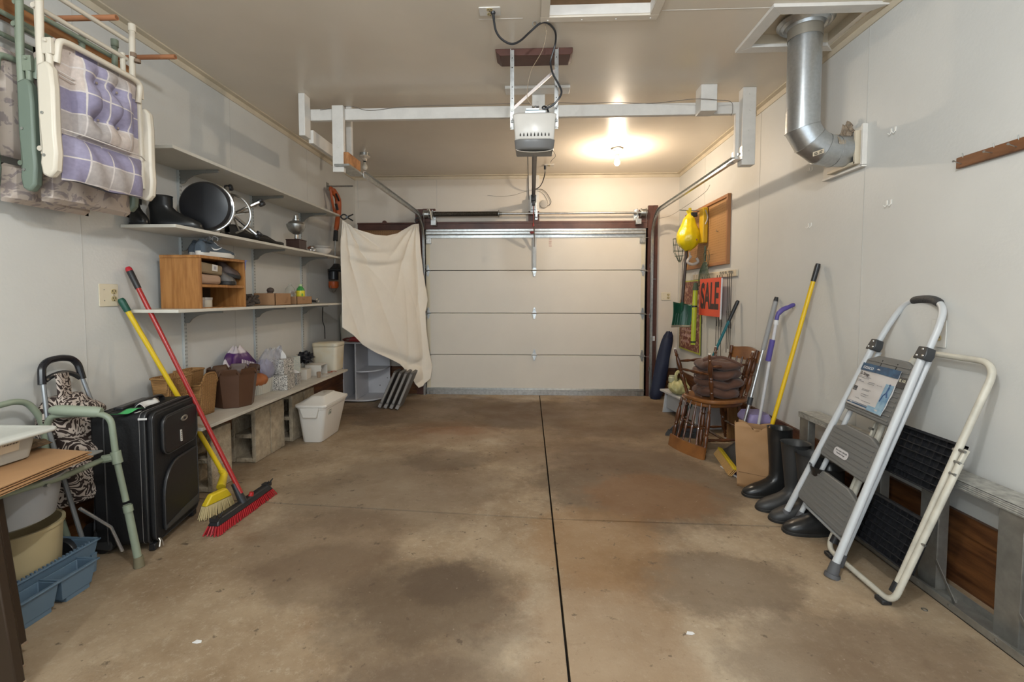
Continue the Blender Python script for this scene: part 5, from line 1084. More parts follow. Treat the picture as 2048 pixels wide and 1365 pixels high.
for k in range(34):
    a = random.uniform(0,2*PI); e = random.uniform(-.3,1.3); c = Vector((-2.21,4.34,bz+.155)); d = Vector((math.cos(a)*math.cos(e), math.sin(a)*math.cos(e), math.sin(e)))
    p = c+d*random.uniform(.035,.075); fr = frame(p, z=d); 
    mb.grid(lambda u,v: ((u-.5)*.055, (v-.5)*.05, .012*math.sin(u*6+k)+.01*math.cos(v*7)), 4, 4, T=fr)
single('black_bow', 'crumpled black ribbon bow lying on top of the white carton', 'bow', mb, M('black_ribbon', (0.012,0.012,0.016), .6), (-2.2,4.33,bz+.11), solid=.001)
# plastic bags
m_purple = M('purple_print', (0.075,0.02,0.11), .4); m_film = M('clear_film', (0.62,0.62,0.68), .25, trans=.55, alpha=.62, ior=1.1)
def crumple(cx, cy, z0, rx, ry, h, seed, lean=0, nx=40, ny=22, amp=.12, neck=.25):
    rnd = random.Random(seed); ph = [rnd.uniform(0,6) for _ in range(9)]
    def f(u, v):
        a = 2*PI*u; t = v; pr = (math.sin(PI*(t*.86+.07))**.6) if t < .8 else (math.sin(PI*(.8*.86+.07))**.6)*(1-(t-.8)/.2*(1-neck))
        w = 1+amp*math.sin(3*a+ph[0]+4*t)+amp*.7*math.sin(7*a+ph[1]-6*t)+amp*.5*math.sin(11*a+ph[2]+9*t)
        return (cx+rx*pr*w*math.cos(a)+lean*t*.3, cy+ry*pr*w*math.sin(a)+lean*t, z0+h*t+.012*math.sin(5*a+ph[3])*t)
    mb = MB(); mb.grid(f, nx, ny, cu=True); return mb, f
T = Thing('plastic_sack', 'purple and white printed plastic sack leaning on wall behind the planter', 'bag', (-2.25,3.45,bz))
mb, f = crumple(-2.255,3.46,bz+.02,.06,.17,.37,5,lean=-.05)
m_sack = pattern('purple_white_sack', blobs((0.07,0.02,0.11), (0.55,0.50,0.52), 5.5, .6, .56, .01, 0), .35)
T.part('sack', mb, m_sack, smooth=50)
mb = MB(); rr = random.Random(4)
for k in range(8):
    y = 3.34+.02*k; mb.box((-2.189,y,bz+.27-.006*k),(-2.188,y+.012,bz+.30-.006*k))
for k in range(5):
    y = 3.36+.025*k; mb.box((-2.187,y,bz+.14),(-2.186,y+.015,bz+.165))
T.part('white_print', mb, M('print_pale', (0.6,0.56,0.6), .5), smooth=0)
T = Thing('clear_bag', 'crinkled clear plastic bag with lilac contents in front of purple sack', 'bag', (-2.16,3.60,bz+.10))
mb, f = crumple(-2.17,3.60,bz+.085,.075,.115,.255,11,lean=.06,neck=.5); T.part('film', mb, m_film, smooth=50)
mb, f = crumple(-2.17,3.60,bz+.09,.058,.09,.17,12,amp=.06); T.part('contents', mb, M('lilac_contents', (0.24,0.22,0.33), .7))
mb, f = crumple(-2.13,3.695,bz+.255,.022,.022,.10,15,amp=.3,lean=.05,nx=20,ny=8); T.part('knot', mb, m_film, smooth=50)
# ------------------------------------------------------------------ cooler on the bench
T = Thing('small_cooler', 'cream plastic cooler box with yellowed side at far end of bench', 'cooler', (-2.14,4.71,bz))
def rr_loft(rows, r=.03, T=None, n=5):
    """rows: (z, cx, cy, wx, wy) rounded rectangles"""
    mb = MB(T); vs = []; k = 4*(n+1)
    for (z, cx, cy, wx, wy) in rows: vs += [(x, y, z) for x, y in rrect(wx, wy, min(r, wx/2.1, wy/2.1), n, cx, cy)]
    m = len(rows); mb.add(vs, [tuple(reversed(range(k))), tuple(range((m-1)*k, m*k))]+[(i*k+j, i*k+(j+1) % k, (i+1)*k+(j+1) % k, (i+1)*k+j) for i in range(m-1) for j in range(k)]); return mb
m_cool = M('aged_cooler_plastic', (0.60,0.55,0.44), .4, col2=(0.55,0.42,0.22), vs=2.2, lo=.3, hi=.5)
x, y = -2.135, 4.70
T.part('body', rr_loft([(bz+.001,x,y,.235,.20),(bz+.25,x,y,.262,.225)], .035), m_cool, bevel=.004)
T.part('lid', rr_loft([(bz+.252,x,y,.266,.229),(bz+.255,x,y,.270,.233),(bz+.285,x,y,.270,.233),(bz+.292,x,y,.25,.215)], .04), m_cool, bevel=.003)
# ------------------------------------------------------------------ white lidded bin
T = Thing('storage_bin', 'white lidded plastic bin on the floor before the bench', 'bin', (-1.96,4.1,fz(4.1)))
m_binw = M('bin_white', (0.70,0.67,0.62), .4); zf = fz(3.9)
x, y = -1.93, 4.105
T.part('body', rr_loft([(zf+.001,-1.95,4.11,.17,.37),(zf+.01,-1.95,4.11,.18,.38),(zf+.31,x,y,.255,.47)], .04), m_binw, bevel=.004)
T.part('rim', rr_loft([(zf+.305,x,y,.265,.48),(zf+.33,x,y,.275,.495)], .05), m_binw, bevel=.005)
T.part('lid', rr_loft([(zf+.332,x,y,.285,.51),(zf+.352,x,y,.285,.51),(zf+.360,x,y,.25,.46),(zf+.395,x,y+.01,.14,.30),(zf+.405,x,y+.01,.12,.27)], .04), m_binw, bevel=.005)
mb = MB(); mb.hexa([(-1.995,3.855,zf+.24),(-1.875,3.855,zf+.24),(-1.875,3.90,zf+.235),(-1.995,3.90,zf+.235),(-2.02,3.845,zf+.33),(-1.85,3.845,zf+.33),(-1.85,3.90,zf+.33),(-2.02,3.90,zf+.33)]); T.part('handle_apron', mb, m_binw, bevel=.004)
q = Vector((-1.814,3.99,zf+.27)); fr = frame(q, x=(.0,1,0), y=(-.145,0,-1)); mb = MB(frame(q, x=(0,1,0), z=(1,0,-.14))); mb.box((-.03,-.028,0),(.03,.030,.004)); lb = T.part('label', mb, M('bin_label', (0.42,0.42,0.36), .5), label='small grey printed label')
mb = MB(frame(q, x=(0,1,0), z=(1,0,-.14))); mb.box((-.026,.010,.004),(.026,.024,.0046)); mb.box((-.022,-.018,.004),(-.002,-.014,.0046)); mb.box((-.022,-.008,.004),(.006,-.004,.0046)); mb.box((.006,-.022,.004),(.022,-.008,.0046)); T.part('print', mb, M('label_ink', (0.14,0.16,0.13), .6), parent=lb, smooth=0)
# ------------------------------------------------------------------ white end-shelf unit
T = Thing('shelf_unit', 'white melamine end shelf unit with rounded shelves in back left corner', 'shelf unit', (-2.1,5.7,-.035))
m_mel = M('white_melamine_cool', (0.58,0.57,0.59), .5); yb, yf, xl_, xd, xr_ = 5.93, 5.50, -2.335, -2.165, -1.865; z0 = fz(5.6)+.02
mb = MB(); mb.box((xl_,yb-.015,z0),(xr_,yb,.70)); T.part('back_panel', mb, m_mel)
mb = MB(); mb.box((xl_,yf+.02,z0),(xl_+.015,yb-.015,.70)); T.part('side_panel', mb, m_mel)
mb = MB(); mb.box((xd-.009,yf,z0),(xd+.009,yb-.015,.70)); T.part('divider', mb, m_mel, bevel=.001)
def qshelf(z, name, left=False):
    pts = [(xl_ if left else xd+.009, yb-.015), (xl_ if left else xd+.009, yf-.01)]+[(xd+.05+(xr_-xd-.05)*math.sin(a*PI/16), yf-.03+.26*(1-math.cos(a*PI/16))) for a in range(9)]+[(xr_, yb-.015)]
    mb = MB(); mb.prism(pts, .016, z0=z); T.part(name, mb, m_mel, bevel=.001)
qshelf(z0, 'base_shelf', True); qshelf(.345, 'shelf'); qshelf(.70, 'top_shelf', True)
mb = MB(); mb.box((xl_+.02,yf+.05,fz(5.6)),(xr_-.08,yb-.03,z0)); T.part('plinth', mb, m_dark)
mb = MB(); mb.cyl((-2.0,yb-.02,.10),(-2.0,yb-.014,.10),.006,8); T.part('screw_hole', mb, m_dark); mb = MB(); mb.cyl((-1.9,yb-.02,.20),(-1.9,yb-.014,.20),.005,8); T.part('screw_hole', mb, m_dark)
T = Thing('cream_cooler', 'cream rounded box standing on the corner shelf unit behind cloth', 'cooler', (-2.25,5.6,.718))
T.part('body', rr_loft([(.718,-2.225,5.55,.22,.20),(1.04,-2.225,5.55,.24,.22),(1.075,-2.225,5.55,.21,.19)], .05), M('cream_box', (0.55,0.51,0.42), .4), bevel=.006)
T = Thing('hedge_trimmer', 'red hedge trimmer lying on top of the corner shelf unit', 'trimmer', (-2.0,5.45,.72))
mb = MB(); mb.tube(smoothp([(-2.27,5.40,.76),(-2.20,5.38,.775),(-2.14,5.40,.755),(-2.19,5.43,.735),(-2.26,5.42,.745)],5), .011, 8, closed=True); T.part('handle', mb, M('dark_red_rubber', (0.14,0.03,0.02), .5))
mb = MB(); mb.tube([(-2.19,5.40,.76),(-2.08,5.42,.765),(-1.95,5.44,.765)], [.028,.040,.034], 12); T.part('motor', mb, M('tool_red', (0.30,0.03,0.03), .4)); mb = MB(); mb.box((-1.97,5.42,.745),(-1.80,5.47,.753)); T.part('blade', mb, m_steel)
mb = MB(); mb.box((-2.12,5.49,.718),(-1.90,5.75,.775)); single('wooden_case', 'flat reddish wooden case on the corner shelf unit', 'case', mb, M('red_wood', (0.23,0.08,0.03), .4, var=.3, vs=8), (-2.0,5.62,.718), bevel=.004)
mb = MB(); mb.box((-2.10,5.50,.7765),(-1.90,5.73,.82)); single('tan_box', 'small tan wooden box stacked on the red wooden case', 'box', mb, M('tan_wood', (0.34,0.18,0.08), .5), (-2.0,5.6,.776), bevel=.006)
# ------------------------------------------------------------------ grey folded panels
m_gp = M('grey_panel', (0.11,0.105,0.10), .5, var=.2, vs=8)
for i in range(4):
    b = F(757+i*11.5, 812+i*1.2, .03); T = Thing('folding_table', ['leftmost of four grey folded table table leaves leaning under the cloth','second grey folding table leaf from the left, under the cloth','third grey folding table leaf from the left, under the cloth','rightmost of four grey folding table leaves leaning under the cloth'][i], 'panel', (b.x,b.y,fz(b.y)))
    d = Vector((.27,.50,.84)).normalized(); sd = Vector((.92,0,-.394)); L_ = .45
    yd = Vector((0,1,0)); o = b+d*.0
    P0 = [o, o+sd*.034, o+sd*.034+yd*.22, o+yd*.22]; mb = MB(); mb.hexa(P0+[p+d*L_ for p in P0]); T.part('panel', mb, m_gp, bevel=.004)
    P1 = [o-yd*.010+sd*.004, o-yd*.010+sd*.030, o+yd*.002+sd*.030, o+yd*.002+sd*.004]; mb = MB(); mb.hexa([p+d*.05 for p in P1]+[p+d*(L_-.02) for p in P1]); T.part('edge_rail', mb, M('panel_edge', (0.20,0.19,0.18), .45), bevel=.003)
    P2 = [o-yd*.016-sd*.003, o-yd*.016+sd*.037, o+yd*.03+sd*.037, o+yd*.03-sd*.003]; mb = MB(); mb.hexa([p-d*.012 for p in P2]+[p+d*.035 for p in P2]); T.part('end_cap', mb, M('panel_cap', (0.19,0.18,0.175), .5), bevel=.005)
# ------------------------------------------------------------------ pegboard behind cloth, cloth with clamps
T = Thing('pegboard', 'framed brown pegboard on back wall behind the white drop cloth', 'pegboard', (-1.93,YB,1.7))
mb = MB(); mb.box((-2.31,YB-.03,2.16),(-1.545,YB,2.255)); mb.box((-2.31,YB-.045,2.235),(-1.545,YB,2.255)); T.part('top_rail', mb, m_brown, bevel=.003)
mb = MB(); mb.box((-2.31,YB-.012,1.3),(-1.545,YB,2.16)); T.part('board', mb, M('hardboard', (0.33,0.17,0.07), .6)); mb = MB(); mb.cyl((-1.945,YB-.04,2.255),(-1.945,YB-.02,2.255),.03,16); T.part('knob', mb, m_brown)
mb = MB(); [mb.cyl((-2.28+.03*i,YB-.013,2.14-.03*j),(-2.28+.03*i,YB-.0121,2.14-.03*j),.004,6) for i in range(24) for j in range(4)]; T.part('peg_holes', mb, m_dark, smooth=0)
A0 = Vector((-1.985,4.79,0)); B0 = Vector((-1.425,5.88,0)); nn = Vector((B0.y-A0.y, -(B0.x-A0.x), 0)).normalized()
def onpl(px, py, off=0):
    d = FW + RT*((px-1024)/FPX) + UP*((682.5 + SHY*2048 - py)/FPX); t = (A0-CAM).dot(nn)/d.dot(nn); return CAM + d*t + nn*off
def interp(pts, t):
    t = max(0, min(.99999, t))*(len(pts)-1); i = int(t); f = t-i; return (pts[i][0]*(1-f)+pts[i+1][0]*f, pts[i][1]*(1-f)+pts[i+1][1]*f)
eT = [(681,441),(697,451),(720,462),(745,470),(770,472),(793,467),(812,456),(824,449),(834,448)]
eB = [(680,655),(704,671),(728,691),(752,706),(776,717),(798,728),(814,743),(826,760),(836,776),(845,773),(858,757)]
eL = [(681,441),(678,480),(678,530),(680,590),(680,655)]
eR = [(834,448),(838,500),(843,545),(852,600),(848,625),(850,660),(855,700),(862,735),(858,757)]
def cl(u, v):
    t, b_, l, r_ = interp(eT,u), interp(eB,u), interp(eL,v), interp(eR,v); c00, c10, c01, c11 = eT[0], eT[-1], eB[0], eB[-1]
    x = [(1-v)*t[k]+v*b_[k]+(1-u)*l[k]+u*r_[k]-((1-u)*(1-v)*c00[k]+u*(1-v)*c10[k]+(1-u)*v*c01[k]+u*v*c11[k]) for k in (0,1)]
    ax_, ay_, bx_, by_ = 686, 440, 828, 446; da = math.hypot(x[0]-ax_, x[1]-ay_)/100; db = math.hypot(x[0]-bx_, x[1]-by_)/100
    ta = math.atan2(x[1]-ay_, x[0]-ax_); tb = math.atan2(x[1]-by_, bx_-x[0])
    w = min(1, 6*min(u,1-u)+.15); rg = lambda t: 1-abs(math.sin(t))**.8
    h = .055*rg(ta*9+.3)*min(1,da/.35)*math.exp(-da/1.6)/(1+math.exp((x[0]-758)/13))+.055*rg(tb*9+.9)*min(1,db/.35)*math.exp(-db/1.8)/(1+math.exp((792-x[0])/9))
    e = da+db; h += .075*(1/(1+math.exp(-(e-2.22)/.035)))*math.exp(-max(0,e-2.22)/.35)*math.exp(-((x[0]-752)/52)**2)+.05*(1/(1+math.exp(-(e-1.86)/.03)))*math.exp(-max(0,e-1.86)/.25)*math.exp(-((x[0]-735)/45)**2)
    h += .025*rg((x[0]*.8-x[1]*.30)/17)*min(1,max(0,(x[1]-520)/100))+.035*rg((x[1]+x[0]*.5)/13)*math.exp(-((x[0]-838)/24)**2-((x[1]-745)/34)**2)
    h += .045*max(0,(x[0]-800)/50)*rg((x[0]-800-(x[1]-440)*.06)/9.5)*min(1,(x[1]-440)/60); h += .03*math.exp(-((x[1]-705-(x[0]-760)*.35)/9)**2)*min(1,max(0,(x[0]-700)/60))
    return onpl(x[0], x[1], -h*w*1.1+.03)
mb = MB(); mb.grid(cl, 130, 130)
single('drop_cloth', 'large cream drop cloth hung by clamps between shelf end and door frame', 'cloth', mb, M('cotton_cloth', (0.80,0.755,0.67), .9, var=.05, vs=4, bump=.12, bs=50, sheen=.2), (-1.7,5.3,.3), solid=.0025, smooth=180)
def clamp(c, d, label):
    T = Thing('spring_clamp', label, 'clamp', c); c = Vector(c); d = Vector(d).normalized(); s = Vector((0,0,1)); s = (s-d*s.dot(d)).normalized()
    for k in (1,-1):
        mb = MB(); mb.tube(smoothp([c-d*.045-s*.004*k, c-d*.02+s*.022*k, c+d*.01+s*.020*k, c+d*.03+s*.004*k*-1, c+d*.085-s*.035*k],5), .0075, 8); T.part('jaw', mb, m_black)
    mb = MB(); n_ = d.cross(s); mb.cyl(c+d*.022-n_*.014, c+d*.022+n_*.014, .013, 12); T.part('pivot', mb, m_black)
clamp((-1.975,4.79,2.125), (1,.25,-.05), 'black spring clamp holding cloth to the top shelf end'); clamp((-1.475,5.90,2.275), (.45,.1,1), 'black spring clamp holding cloth at the door post')
# ================================================================== brooms
def broomhandle(T, a, b, r, mat, capmat, grip=.13, gm=None):
    a = Vector(a); b = Vector(b); d = (b-a).normalized(); L_ = (b-a).length
    mb = MB(); mb.cyl(a+d*grip*.9, b, r, 14); T.part('handle', mb, mat)
    mb = MB(); mb.tube([a+d*(.012), a+d*.03, a+d*grip], [r*1.25, r*1.35, r*1.25], 14); g_ = T.part('grip', mb, gm or capmat)
    mb = MB(); mb.tube([a-d*.004, a+d*.006, a+d*.022], [r*.9, r*1.3, r*1.38], 14); T.part('end_cap', mb, capmat)
m_red = M('red_lacquer', (0.33,0.02,0.018), .22); m_yel = M('yellow_lacquer', (0.66,0.46,0.015), .3); m_yelp = M('yellow_plastic', (0.62,0.45,0.02), .4)
T = Thing('push_broom', 'red and black push broom leaning on left wall behind suitcase', 'broom', (-1.72,2.6,0))
e0, e1 = F(425,1052,.055), F(537,975,.055); hd = (e1-e0).normalized(); hn = Vector((hd.y,-hd.x,0)); mid = (e0+e1)/2
so = mid+hd*-.015+Vector((0,0,.045))
broomhandle(T, (-2.318,2.535,1.455), so+Vector((0,0,.03)), .0125, m_red, M('cap_red', (0.42,0.02,0.03), .35), gm=m_black)
mb = MB(); ax = (Vector((-2.318,2.535,1.455))-so).normalized(); mb.tube([so-ax*.03, so+ax*.10], [.024,.017], 12); T.part('socket', mb, m_black)
hb = frame(e0, x=hd, z=(0,0,1)); L_ = (e1-e0).length
mb = MB(hb); mb.hexa([(0,-.034,-.008),(L_,-.034,-.008),(L_,.034,-.008),(0,.034,-.008),(.02,-.02,.030),(L_-.02,-.02,.030),(L_-.02,.02,.030),(.02,.02,.030)]); T.part('head', mb, m_black, bevel=.008)
for x in (.025, L_-.02):
    mb = MB(hb)
    for k in (-1,1): mb.tube([(x+.012*k,-.012,.02),(x+.016*k,-.02,.045),(x+.022*k,-.03,.058)], [.006,.005,.003], 6)
    mb.box((x-.02,-.022,.015),(x+.02,.022,.035)); T.part('end_claw', mb, m_black)
mb = MB(hb); mb.tube([(L_*.62,-.005,.02),(L_*.63,-.012,.048)], [.016,.012], 10); T.part('red_knob', mb, M('knob_red', (0.42,0.02,0.02), .3))
mb = MB(hb); rr = random.Random(2); n = 34
for i in range(n):
    for j in range(5):
        x = .008+(L_-.016)*i/(n-1); y = -.028+.014*j; fx = (i/(n-1)-.5)*.05; mb.tube([(x,y,-.008),(x+fx+rr.uniform(-.003,.003),y*1.5+rr.uniform(-.003,.003),-.0525)], [.0055,.0045], 5)
T.part('bristles', mb, M('red_bristle', (0.35,0.015,0.02), .5), label='red bristles')
T = Thing('angle_broom', 'yellow broom with green tipped handle, behind black suitcase', 'broom', (-1.93,2.75,0))
bt = Vector((-1.935,2.745,.165)); broomhandle(T, (-2.315,2.477,1.275), bt, .0135, m_yel, M('green_cap', (0.01,0.075,0.05), .4), grip=.075)
cen = F(436,1010,.055); dd = (F(470,992,.05)-F(410,1020,.05)).normalized()
mb = MB(); mb.tube([bt+Vector((-.012,-.008,.035)), bt, (bt+cen)/2+Vector((0,0,.012))], [.019,.022,.026], 12); T.part('socket', mb, m_yelp)
fr = frame(Vector((cen.x-.005,cen.y+.0,.085)), x=dd, z=(0,0,1)); mb = MB(fr)
mb.hexa([(-.088,-.022,-.012),(.088,-.022,-.012),(.088,.022,-.012),(-.088,.022,-.012),(-.045,-.018,.045),(.055,-.018,.045),(.055,.018,.045),(-.045,.018,.045)]); T.part('head', mb, m_yelp, bevel=.008)
mb = MB(fr)
for i in range(26):
    for j in range(4): x = -.082+.164*i/25; y = -.015+.01*j; mb.tube([(x,y,-.012),(x*1.25+rr.uniform(-.004,.004),y*1.6,-.088+rr.uniform(0,.006))], [.0035,.0022], 4)
T.part('bristles', mb, M('straw_bristle', (0.50,0.40,0.20), .7), label='straw coloured bristles')
# ================================================================== suitcase
T = Thing('suitcase', 'large black soft suitcase standing upright on its wheels', 'suitcase', (-2.03,2.38,0))
m_sc = M('black_ballistic', (0.007,0.007,0.008), .65, bump=.15, bs=90); m_scp = M('black_piping', (0.035,0.035,0.036), .35); m_scd = M('black_trim', (0.011,0.011,0.012), .45)
S = frame((-1.902,2.165,.035), x=(-.09,.43,0), z=(0,0,1))        # x along the front, y into the depth (to the wall), z up
W_, D_, H_ = .425, .262, .675
mb = MB(S); n = 5
prof = rrect(W_, H_, .035, 6, W_/2, H_/2)
def slab_y(mb, prof, y0, y1, T=None):
    n = len(prof); vs = [(x,y0,z) for x,z in prof]+[(x,y1,z) for x,z in prof]; mb.add(vs, [tuple(range(n)), tuple(reversed(range(n,2*n)))]+[(i,n+i,n+(i+1) % n,(i+1) % n) for i in range(n)], T)
slab_y(mb, prof, .02, D_); T.part('body', mb, m_sc, bevel=.012)
mb = MB(S); slab_y(mb, rrect(W_-.012, H_-.012, .04, 6, W_/2, H_/2), -.012, .022); T.part('front_panel', mb, m_sc, bevel=.014)
def loop(prof, y, r, name, mat, par=None):
    mb = MB(S); mb.tube([(x,y,z) for x,z in prof], r, 6, closed=True); return T.part(name, mb, mat, parent=par)
loop(rrect(W_+.002, H_+.002, .036, 8, W_/2, H_/2), .022, .005, 'piping', m_scp); loop(rrect(W_-.012, H_-.012, .04, 8, W_/2, H_/2), -.008, .0035, 'piping', m_scp); loop(rrect(W_+.002, H_+.002, .036, 8, W_/2, H_/2), D_-.06, .004, 'piping', m_scp)
loop(rrect(W_+.003, H_+.003, .036, 8, W_/2, H_/2), .045, .0011, 'zip', M('zip_grey', (0.30,0.29,0.28), .4, .3))
up_ = rrect(.33, .205, .05, 6, W_/2+.01, .535); mb = MB(S); slab_y(mb, up_, -.034, -.01); p1 = T.part('upper_pocket', mb, m_scd, bevel=.010); loop(up_, -.030, .0035, 'pocket_piping', m_scp, p1)
lo_ = [(.055,.05),(.385,.05),(.385,.385)]+[(.20-.0,.385)]+[(.20-.145*math.sin(a*PI/12),.385-.17*(1-math.cos(a*PI/12))) for a in range(1,7)]
lo_ = [(x, z) for x, z in lo_]; mb = MB(S); slab_y(mb, lo_, -.030, -.01); p2 = T.part('lower_pocket', mb, m_scd, bevel=.008); loop(lo_, -.028, .0035, 'pocket_piping', m_scp, p2)
mb = MB(S); slab_y(mb, [(.06,.055),(.38,.055),(.38,.10),(.22,.09),(.06,.07)], -.034, -.028); T.part('foot_patch', mb, M('scuffed_black', (0.05,0.048,0.046), .5))
lf_ = S @ Matrix(((1,0,0,.245),(0,0,1,-.036),(0,1,0,.585),(0,0,0,1)))
mb = MB(lf_); mb.tube([(.030*math.cos(a*PI/12),.013*math.sin(a*PI/12),0) for a in range(24)], .0028, 6, closed=True); mb.prism([(.028*math.cos(a*PI/12),.011*math.sin(a*PI/12)) for a in range(24)], .001, z0=-.002); bd = T.part('badge', mb, M('badge_silver', (0.40,0.38,0.34), .3, .8), label='oval silver badge')
mb = MB(lf_); mb.prism([(.012*math.cos(a*PI/8),.006*math.sin(a*PI/8)) for a in range(16)], .0012, z0=-.004); T.part('badge_centre', mb, m_black, parent=bd)
mb = MB(S); slab_y(mb, [(.205,.465),(.222,.463),(.218,.528),(.203,.53)], -.0365, -.0345); st = T.part('sticker', mb, M('sticker_white', (0.6,0.58,0.55), .5), label='small white sticker'); mb = MB(S)
for k in range(5): slab_y(mb, [(.208,.472+k*.011),(.217,.472+k*.011),(.217,.475+k*.011),(.208,.475+k*.011)], -.037, -.0365)
T.part('print', mb, m_scp, parent=st, smooth=0)
for k, (x, z, dx_, dz_) in enumerate(((.03,.035,-.02,-.05),(.035,.03,.008,-.055),(.425,.50,.008,-.05),(.425,.49,.0,-.048))):
    mb = MB(S); mb.tube([(x,.0 if k < 2 else .035,z),(x+dx_*.4,-.018 if k<2 else .03,z+dz_*.5),(x+dx_,-.02 if k<2 else .03,z+dz_)], [.004,.003,.0045], 6); T.part('zip_puller', mb, M('puller_metal', (0.5,0.47,0.42), .3, .8))
mb = MB(S); mb.tube(smoothp([(.10,.11,H_-.004),(.12,.11,H_+.028),(.21,.11,H_+.034),(.30,.11,H_+.028),(.32,.11,H_-.004)],5), .012, 8, flat=(.6,1.3)); T.part('top_handle', mb, m_black)
mb = MB(S); mb.box((.09,.17,H_-.004),(.33,.215,H_+.014)); T.part('pull_handle_housing', mb, m_black, bevel=.006)
mb = MB(S); mb.grid(lambda u,v: (.06+.11*u, .05+.05*v+.01*math.sin(u*5), H_+.012+.022*math.sin(PI*v)+.008*u), 8, 8); tg = T.part('airline_tag', mb, M('tag_white', (0.58,0.57,0.55), .5), solid=.001, label='white looped airline tag')
mb = MB(S); mb.box((.13,.06,H_+.04),(.15,.075,H_+.0412)); T.part('tag_print', mb, m_scp, parent=tg)
mb = MB(S); mb.grid(lambda u,v: (.06-.10*u, .055+.05*v+.045*u, H_+.014-.006*u+.006*math.sin(u*7)), 8, 4); T.part('green_strip', mb, M('tag_green', (0.06,0.38,0.12), .5), solid=.001, label='green end of the airline tag')
mb = MB(S); mb.box((-.018,.0,H_-.03),(-.0165,.04,H_-.02)) ; mb.box((.01,.06,H_+.0005),(.05,.07,H_+.002)); T.part('white_mark', mb, M('tag_white',(0,0,0)))
for x in (.03, W_-.03):
    mb = MB(S); mb.lathe([(.006,-.012),(.028,-.012),(.030,-.008),(.030,.008),(.028,.012),(.006,.012)], frame((x,D_-.02,-.004), z=(1,0,0)), 20); T.part('wheel', mb, m_black)
    mb = MB(S); mb.hexa([(x-.03,D_-.07,-.015),(x+.03,D_-.07,-.015),(x+.03,D_+.012,.0),(x-.03,D_+.012,.0),(x-.03,D_-.08,.05),(x+.03,D_-.08,.05),(x+.03,D_+.004,.10),(x-.03,D_+.004,.10)]); T.part('wheel_guard', mb, m_scp, bevel=.006)
    mb = MB(S); mb.box((x-.02,.0,-.034),(x+.02,.03,0)); T.part('foot', mb, m_black, bevel=.004)
# ================================================================== shopping trolley
T = Thing('shopping_trolley', 'folded shopping trolley with black and cream scroll print bag', 'trolley', (-2.2,2.06,0))
tl, tr_ = X(88,740,-2.27), X(160,748,-2.27)
hx = -2.27
fp = [X(90,870,-2.215), X(84,770,-2.265), X(83,735,-2.28), X(95,722,-2.285), X(120,716,-2.285), X(143,717,-2.285), X(156,728,-2.28), X(165,758,-2.265), X(183,805,-2.235), X(200,850,-2.20)]
mb = MB(); mb.tube(roundp([fp[1],fp[2],fp[3],fp[4],fp[5],fp[6],fp[7]],.02,4), .0155, 10); T.part('hand_grip', mb, M('grip_black', (0.012,0.012,0.015), .25))
mb = MB(); mb.tube(smoothp([X(90,762,-2.27),X(105,752,-2.275),X(125,746,-2.275),X(145,748,-2.275),X(160,756,-2.27)],5), .012, 8); T.part('cross_brace', mb, m_black)
for a, b, c in (((86,765),(97,860),(150,1055)), ((165,757),(195,835),(225,1000))):
    mb = MB(); mb.tube([X(*a,-2.265), X(*b,-2.21), Vector((-2.12 if a[0]<100 else -2.17, 2.03 if a[0]<100 else 2.13, .08))], .0095, 10); T.part('frame_tube', mb, M('tube_grey_enamel', (0.25,0.26,0.27), .35, .5))
mb = MB()
mb.grid(lambda u,v: X(108+29*u+10*v+2*math.sin(v*5), 749-4*u+80*v, -2.25+.04*v+.008*math.sin(u*5)), 6, 16); T.part('bag_strap', mb, m_damask, solid=.004)
def bagq(u, v):
    a = 2*PI*u; c, s_ = math.cos(a), math.sin(a); zz = .30+.515*v
    wy = .105+.02*math.sin(v*9+1)+.01*math.sin(a*3+v*14); wx = .075+.025*math.sin(PI*v)+.012*math.sin(v*16+a*2); 
    if v > .92: wy *= 1-(v-.92)*2.0; wx *= 1-(v-.92)*5
    fold = .016*math.sin(v*30+1.5*math.sin(a*2))*(.3+.7*math.exp(-((v-.55)/.15)**2))
    return (-2.225-.03*v+(wx*.9+fold)*math.copysign(abs(c)**.8, c), 2.105-.01*v+(wy)*math.copysign(abs(s_)**.8, s_), zz)
mb = MB(); mb.grid(bagq, 48, 44, cu=True); mb.add([bagq(j/24,0) for j in range(24)], [tuple(range(24))]); mb.add([bagq(j/24,1) for j in range(24)], [tuple(range(24))]); T.part('bag', mb, m_damask, smooth=60)
mb = MB(); mb.grid(lambda u,v: (lambda q: (q[0]+.02+.012*math.sin(v*PI), q[1], q[2]))(bagq(-.17+.36*u, .82+.1*v-.02*math.sin(u*9))), 16, 6); T.part('bag_flap', mb, m_damask, solid=.004)
for y in (2.0, 2.17):
    mb = MB(); mb.lathe([(.01,-.014),(.030,-.013),(.040,-.012),(.072,-.015),(.075,-.010),(.075,.010),(.072,.015),(.040,.012),(.030,.013),(.01,.014)], frame((-2.20,y,.0765), z=(0,1,0)), 28); T.part('wheel', mb, m_black)
mb = MB(); mb.cyl((-2.20,2.0,.0765),(-2.20,2.17,.0765),.006,8); T.part('axle', mb, m_steel)
mb = MB(); mb.tube([(-2.11,2.00,.30),(-2.06,2.10,.16),(-2.02,2.115,.03)], .008, 8); T.part('front_stand', mb, M('alu_tube', (0.55,0.56,0.57), .25, .9))
